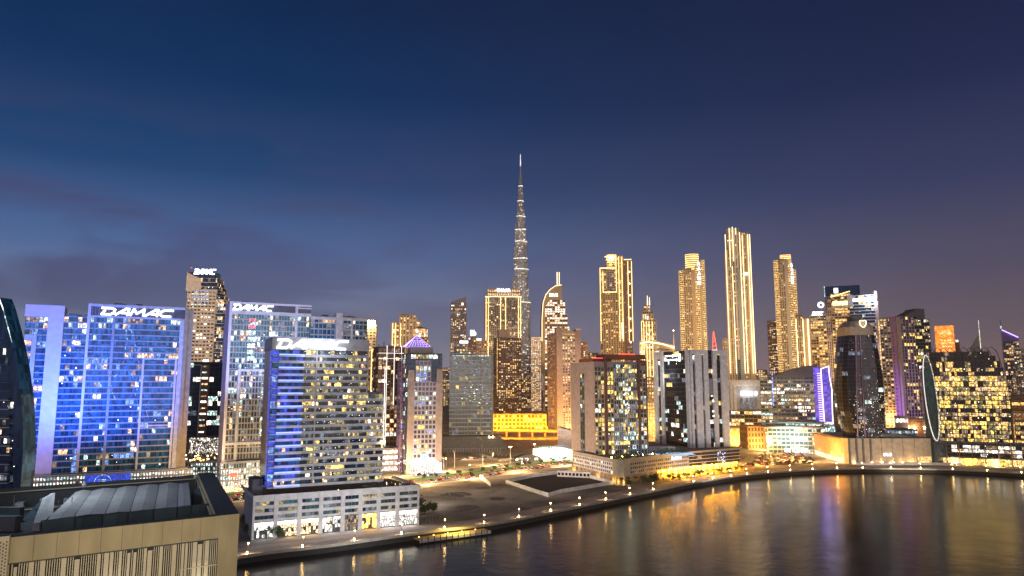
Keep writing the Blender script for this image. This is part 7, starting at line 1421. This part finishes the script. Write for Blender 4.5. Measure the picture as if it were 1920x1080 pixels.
# glass fence in front of the canopy
FB = 1.6; fr_ = [gp(x, y, RZ - .55) for x, y in ((78, 976), (141, 971), (192, 965), (240, 961), (288, 955), (333, 951), (358, 948), (395, 944))]
for k in range(len(fr_) - 1):
    a, c = fr_[k], fr_[k + 1]; bb = Buf(); dn = Vector((0, 0, -1.45)); bb.bar(a, c, .09, 'fence_dark'); bb.bar(a + dn, c + dn, .09, 'fence_dark'); bb.bar(a + dn, a, .1, 'fence_dark'); d = (c - a).normalized() * .12; bb.face([a + dn + d, c + dn - d, c - d, a + d], 'fence_glass'); link('fence_panel', bb.mesh('fence_panel'), root)
def fin(b_):
    A = [gp(62, 982, RZ - 1.2), gp(90, 976, RZ - 1.2), gp(96, 925, RZ + .2), gp(80, 934, RZ + .1)]; t = Vector((.5, .25, 0)); b_.hexa([p_ for p_ in A], [p_ + Vector((.25, .5, 0)) for p_ in A], 'sheet_metal')
    B = [gp(42, 975, RZ - 1.6), gp(70, 975, RZ - 1.4), gp(80, 936, RZ), gp(64, 950, RZ - .4)]; b_.hexa(B, [p_ + Vector((.1, .3, 0)) for p_ in B], 'fence_dark')
part('air_scoop', fin)
for k, (px, py, w_, d_, h_, m) in enumerate(((15, 952, 2.8, 1.6, .9, 'sheet_metal'), (10, 978, 4.5, 1.0, .7, 'fence_dark'), (70, 995, 1.0, .7, 1.5, 'sheet_metal'), (10, 995, 3.2, 1.2, .6, 'slate_wall'), (377, 948, 1.9, 1.2, 1.3, 'fence_dark'))):
    c_ = gp(px, py, FZ); bb = Buf(); bb.box(c_.x - w_ / 2, c_.x + w_ / 2, c_.y - d_ / 2, c_.y + d_ / 2, FZ + .01, FZ + 1.2 + h_, m); bb.box(c_.x - w_ / 2 - .05, c_.x + w_ / 2 + .05, c_.y - d_ / 2 - .05, c_.y + d_ / 2 + .05, FZ + 1.21 + h_, FZ + 1.3 + h_, 'parapet_dark'); link('air_handler', bb.mesh('air_handler'), root)
for px, py in ((158, 909), (367, 894)):
    c_ = gp(px, py, RZ + .2); bb = Buf(); n_ = 8
    for j in range(4): r0, r1 = .36 * math.sin(math.pi * j / 4), .36 * math.sin(math.pi * (j + 1) / 4); bb.cone((c_.x, c_.y), max(r0, .02), max(r1, .02), c_.z - .36 * math.cos(math.pi * j / 4), c_.z - .36 * math.cos(math.pi * (j + 1) / 4), 'sheet_metal', 10)
    bb.cone((c_.x, c_.y), .04, .04, RZ - 1.2, RZ, 'steel', 6); link('dome_camera', bb.mesh('dome_camera'), root)
for pts_ in (((106, 985), (106, 945)), ((132, 978), (132, 942)), ((126, 930), (126, 912)), ((390, 925), (393, 935))):
    a, c = gp(*pts_[0], FZ), gp(pts_[0][0], pts_[0][1], FZ) + Vector((0, 0, 3.4)); bb = Buf(); bb.bar(a, c, .07, 'steel'); link('lightning_rod', bb.mesh('lightning_rod'), root)
part('roof_pipe', lambda b_: (b_.bar(gp(386, 905, RZ - 1.0), gp(400, 950, RZ - 1.0), .12, 'bronze_light'), b_.bar(gp(-40, 940, FZ + .5), gp(120, 915, FZ + .5), .14, 'steel')))
for a_, e_ in ((n1 * .58, 900), (cl + 1.9, 900), (n1 * .47, 240), (n1 * .8, 240)):
    v = q0 + E1 * a_; nrm = Vector((E1.y, -E1.x, 0)); nrm = nrm if nrm.dot(-q0) > 0 else -nrm; light('SPOT', (v.x + nrm.x * 1.2, v.y + nrm.y * 1.2, zt - 7), e_, (1, .93, .8), aim=(v.x, v.y, zt - 2.0), size=.15, spot=50, blend=1)
v = q0 + E1 * (n1 * .5); nrm = Vector((E1.y, -E1.x, 0)); nrm = nrm if nrm.dot(-q0) > 0 else -nrm
light('AREA', (v.x + nrm.x * 26, v.y + nrm.y * 26, RZ - 4), 5000, (1, .86, .60), aim=(v.x, v.y, RZ - 3), size=10)
light('AREA', (v.x - 30, v.y + 20, RZ + 11), 4600, (.78, .88, 1), aim=(v.x - 2, v.y + 22, RZ), size=5)  # unseen area lamp added to brighten the roof canopy
# =============================================================== evening haze
hz = Buf(); hz.box(-6500, 6500, -700, 8200, -9.5, 905, 'earth')
hm = bpy.data.materials.new('haze'); hm.use_nodes = True; hn = hm.node_tree.nodes; hn.remove(hn['Principled BSDF']); pv = hn.new('ShaderNodeVolumePrincipled'); pv.inputs['Color'].default_value = (.85, .78, .74, 1); pv.inputs['Density'].default_value = .00006; pv.inputs['Anisotropy'].default_value = .5
hm.node_tree.links.new(pv.outputs[0], hn['Material Output'].inputs['Volume']); me = hz.mesh('haze'); me.materials.clear(); me.materials.append(hm); tag(link('haze', me), kind='stuff')
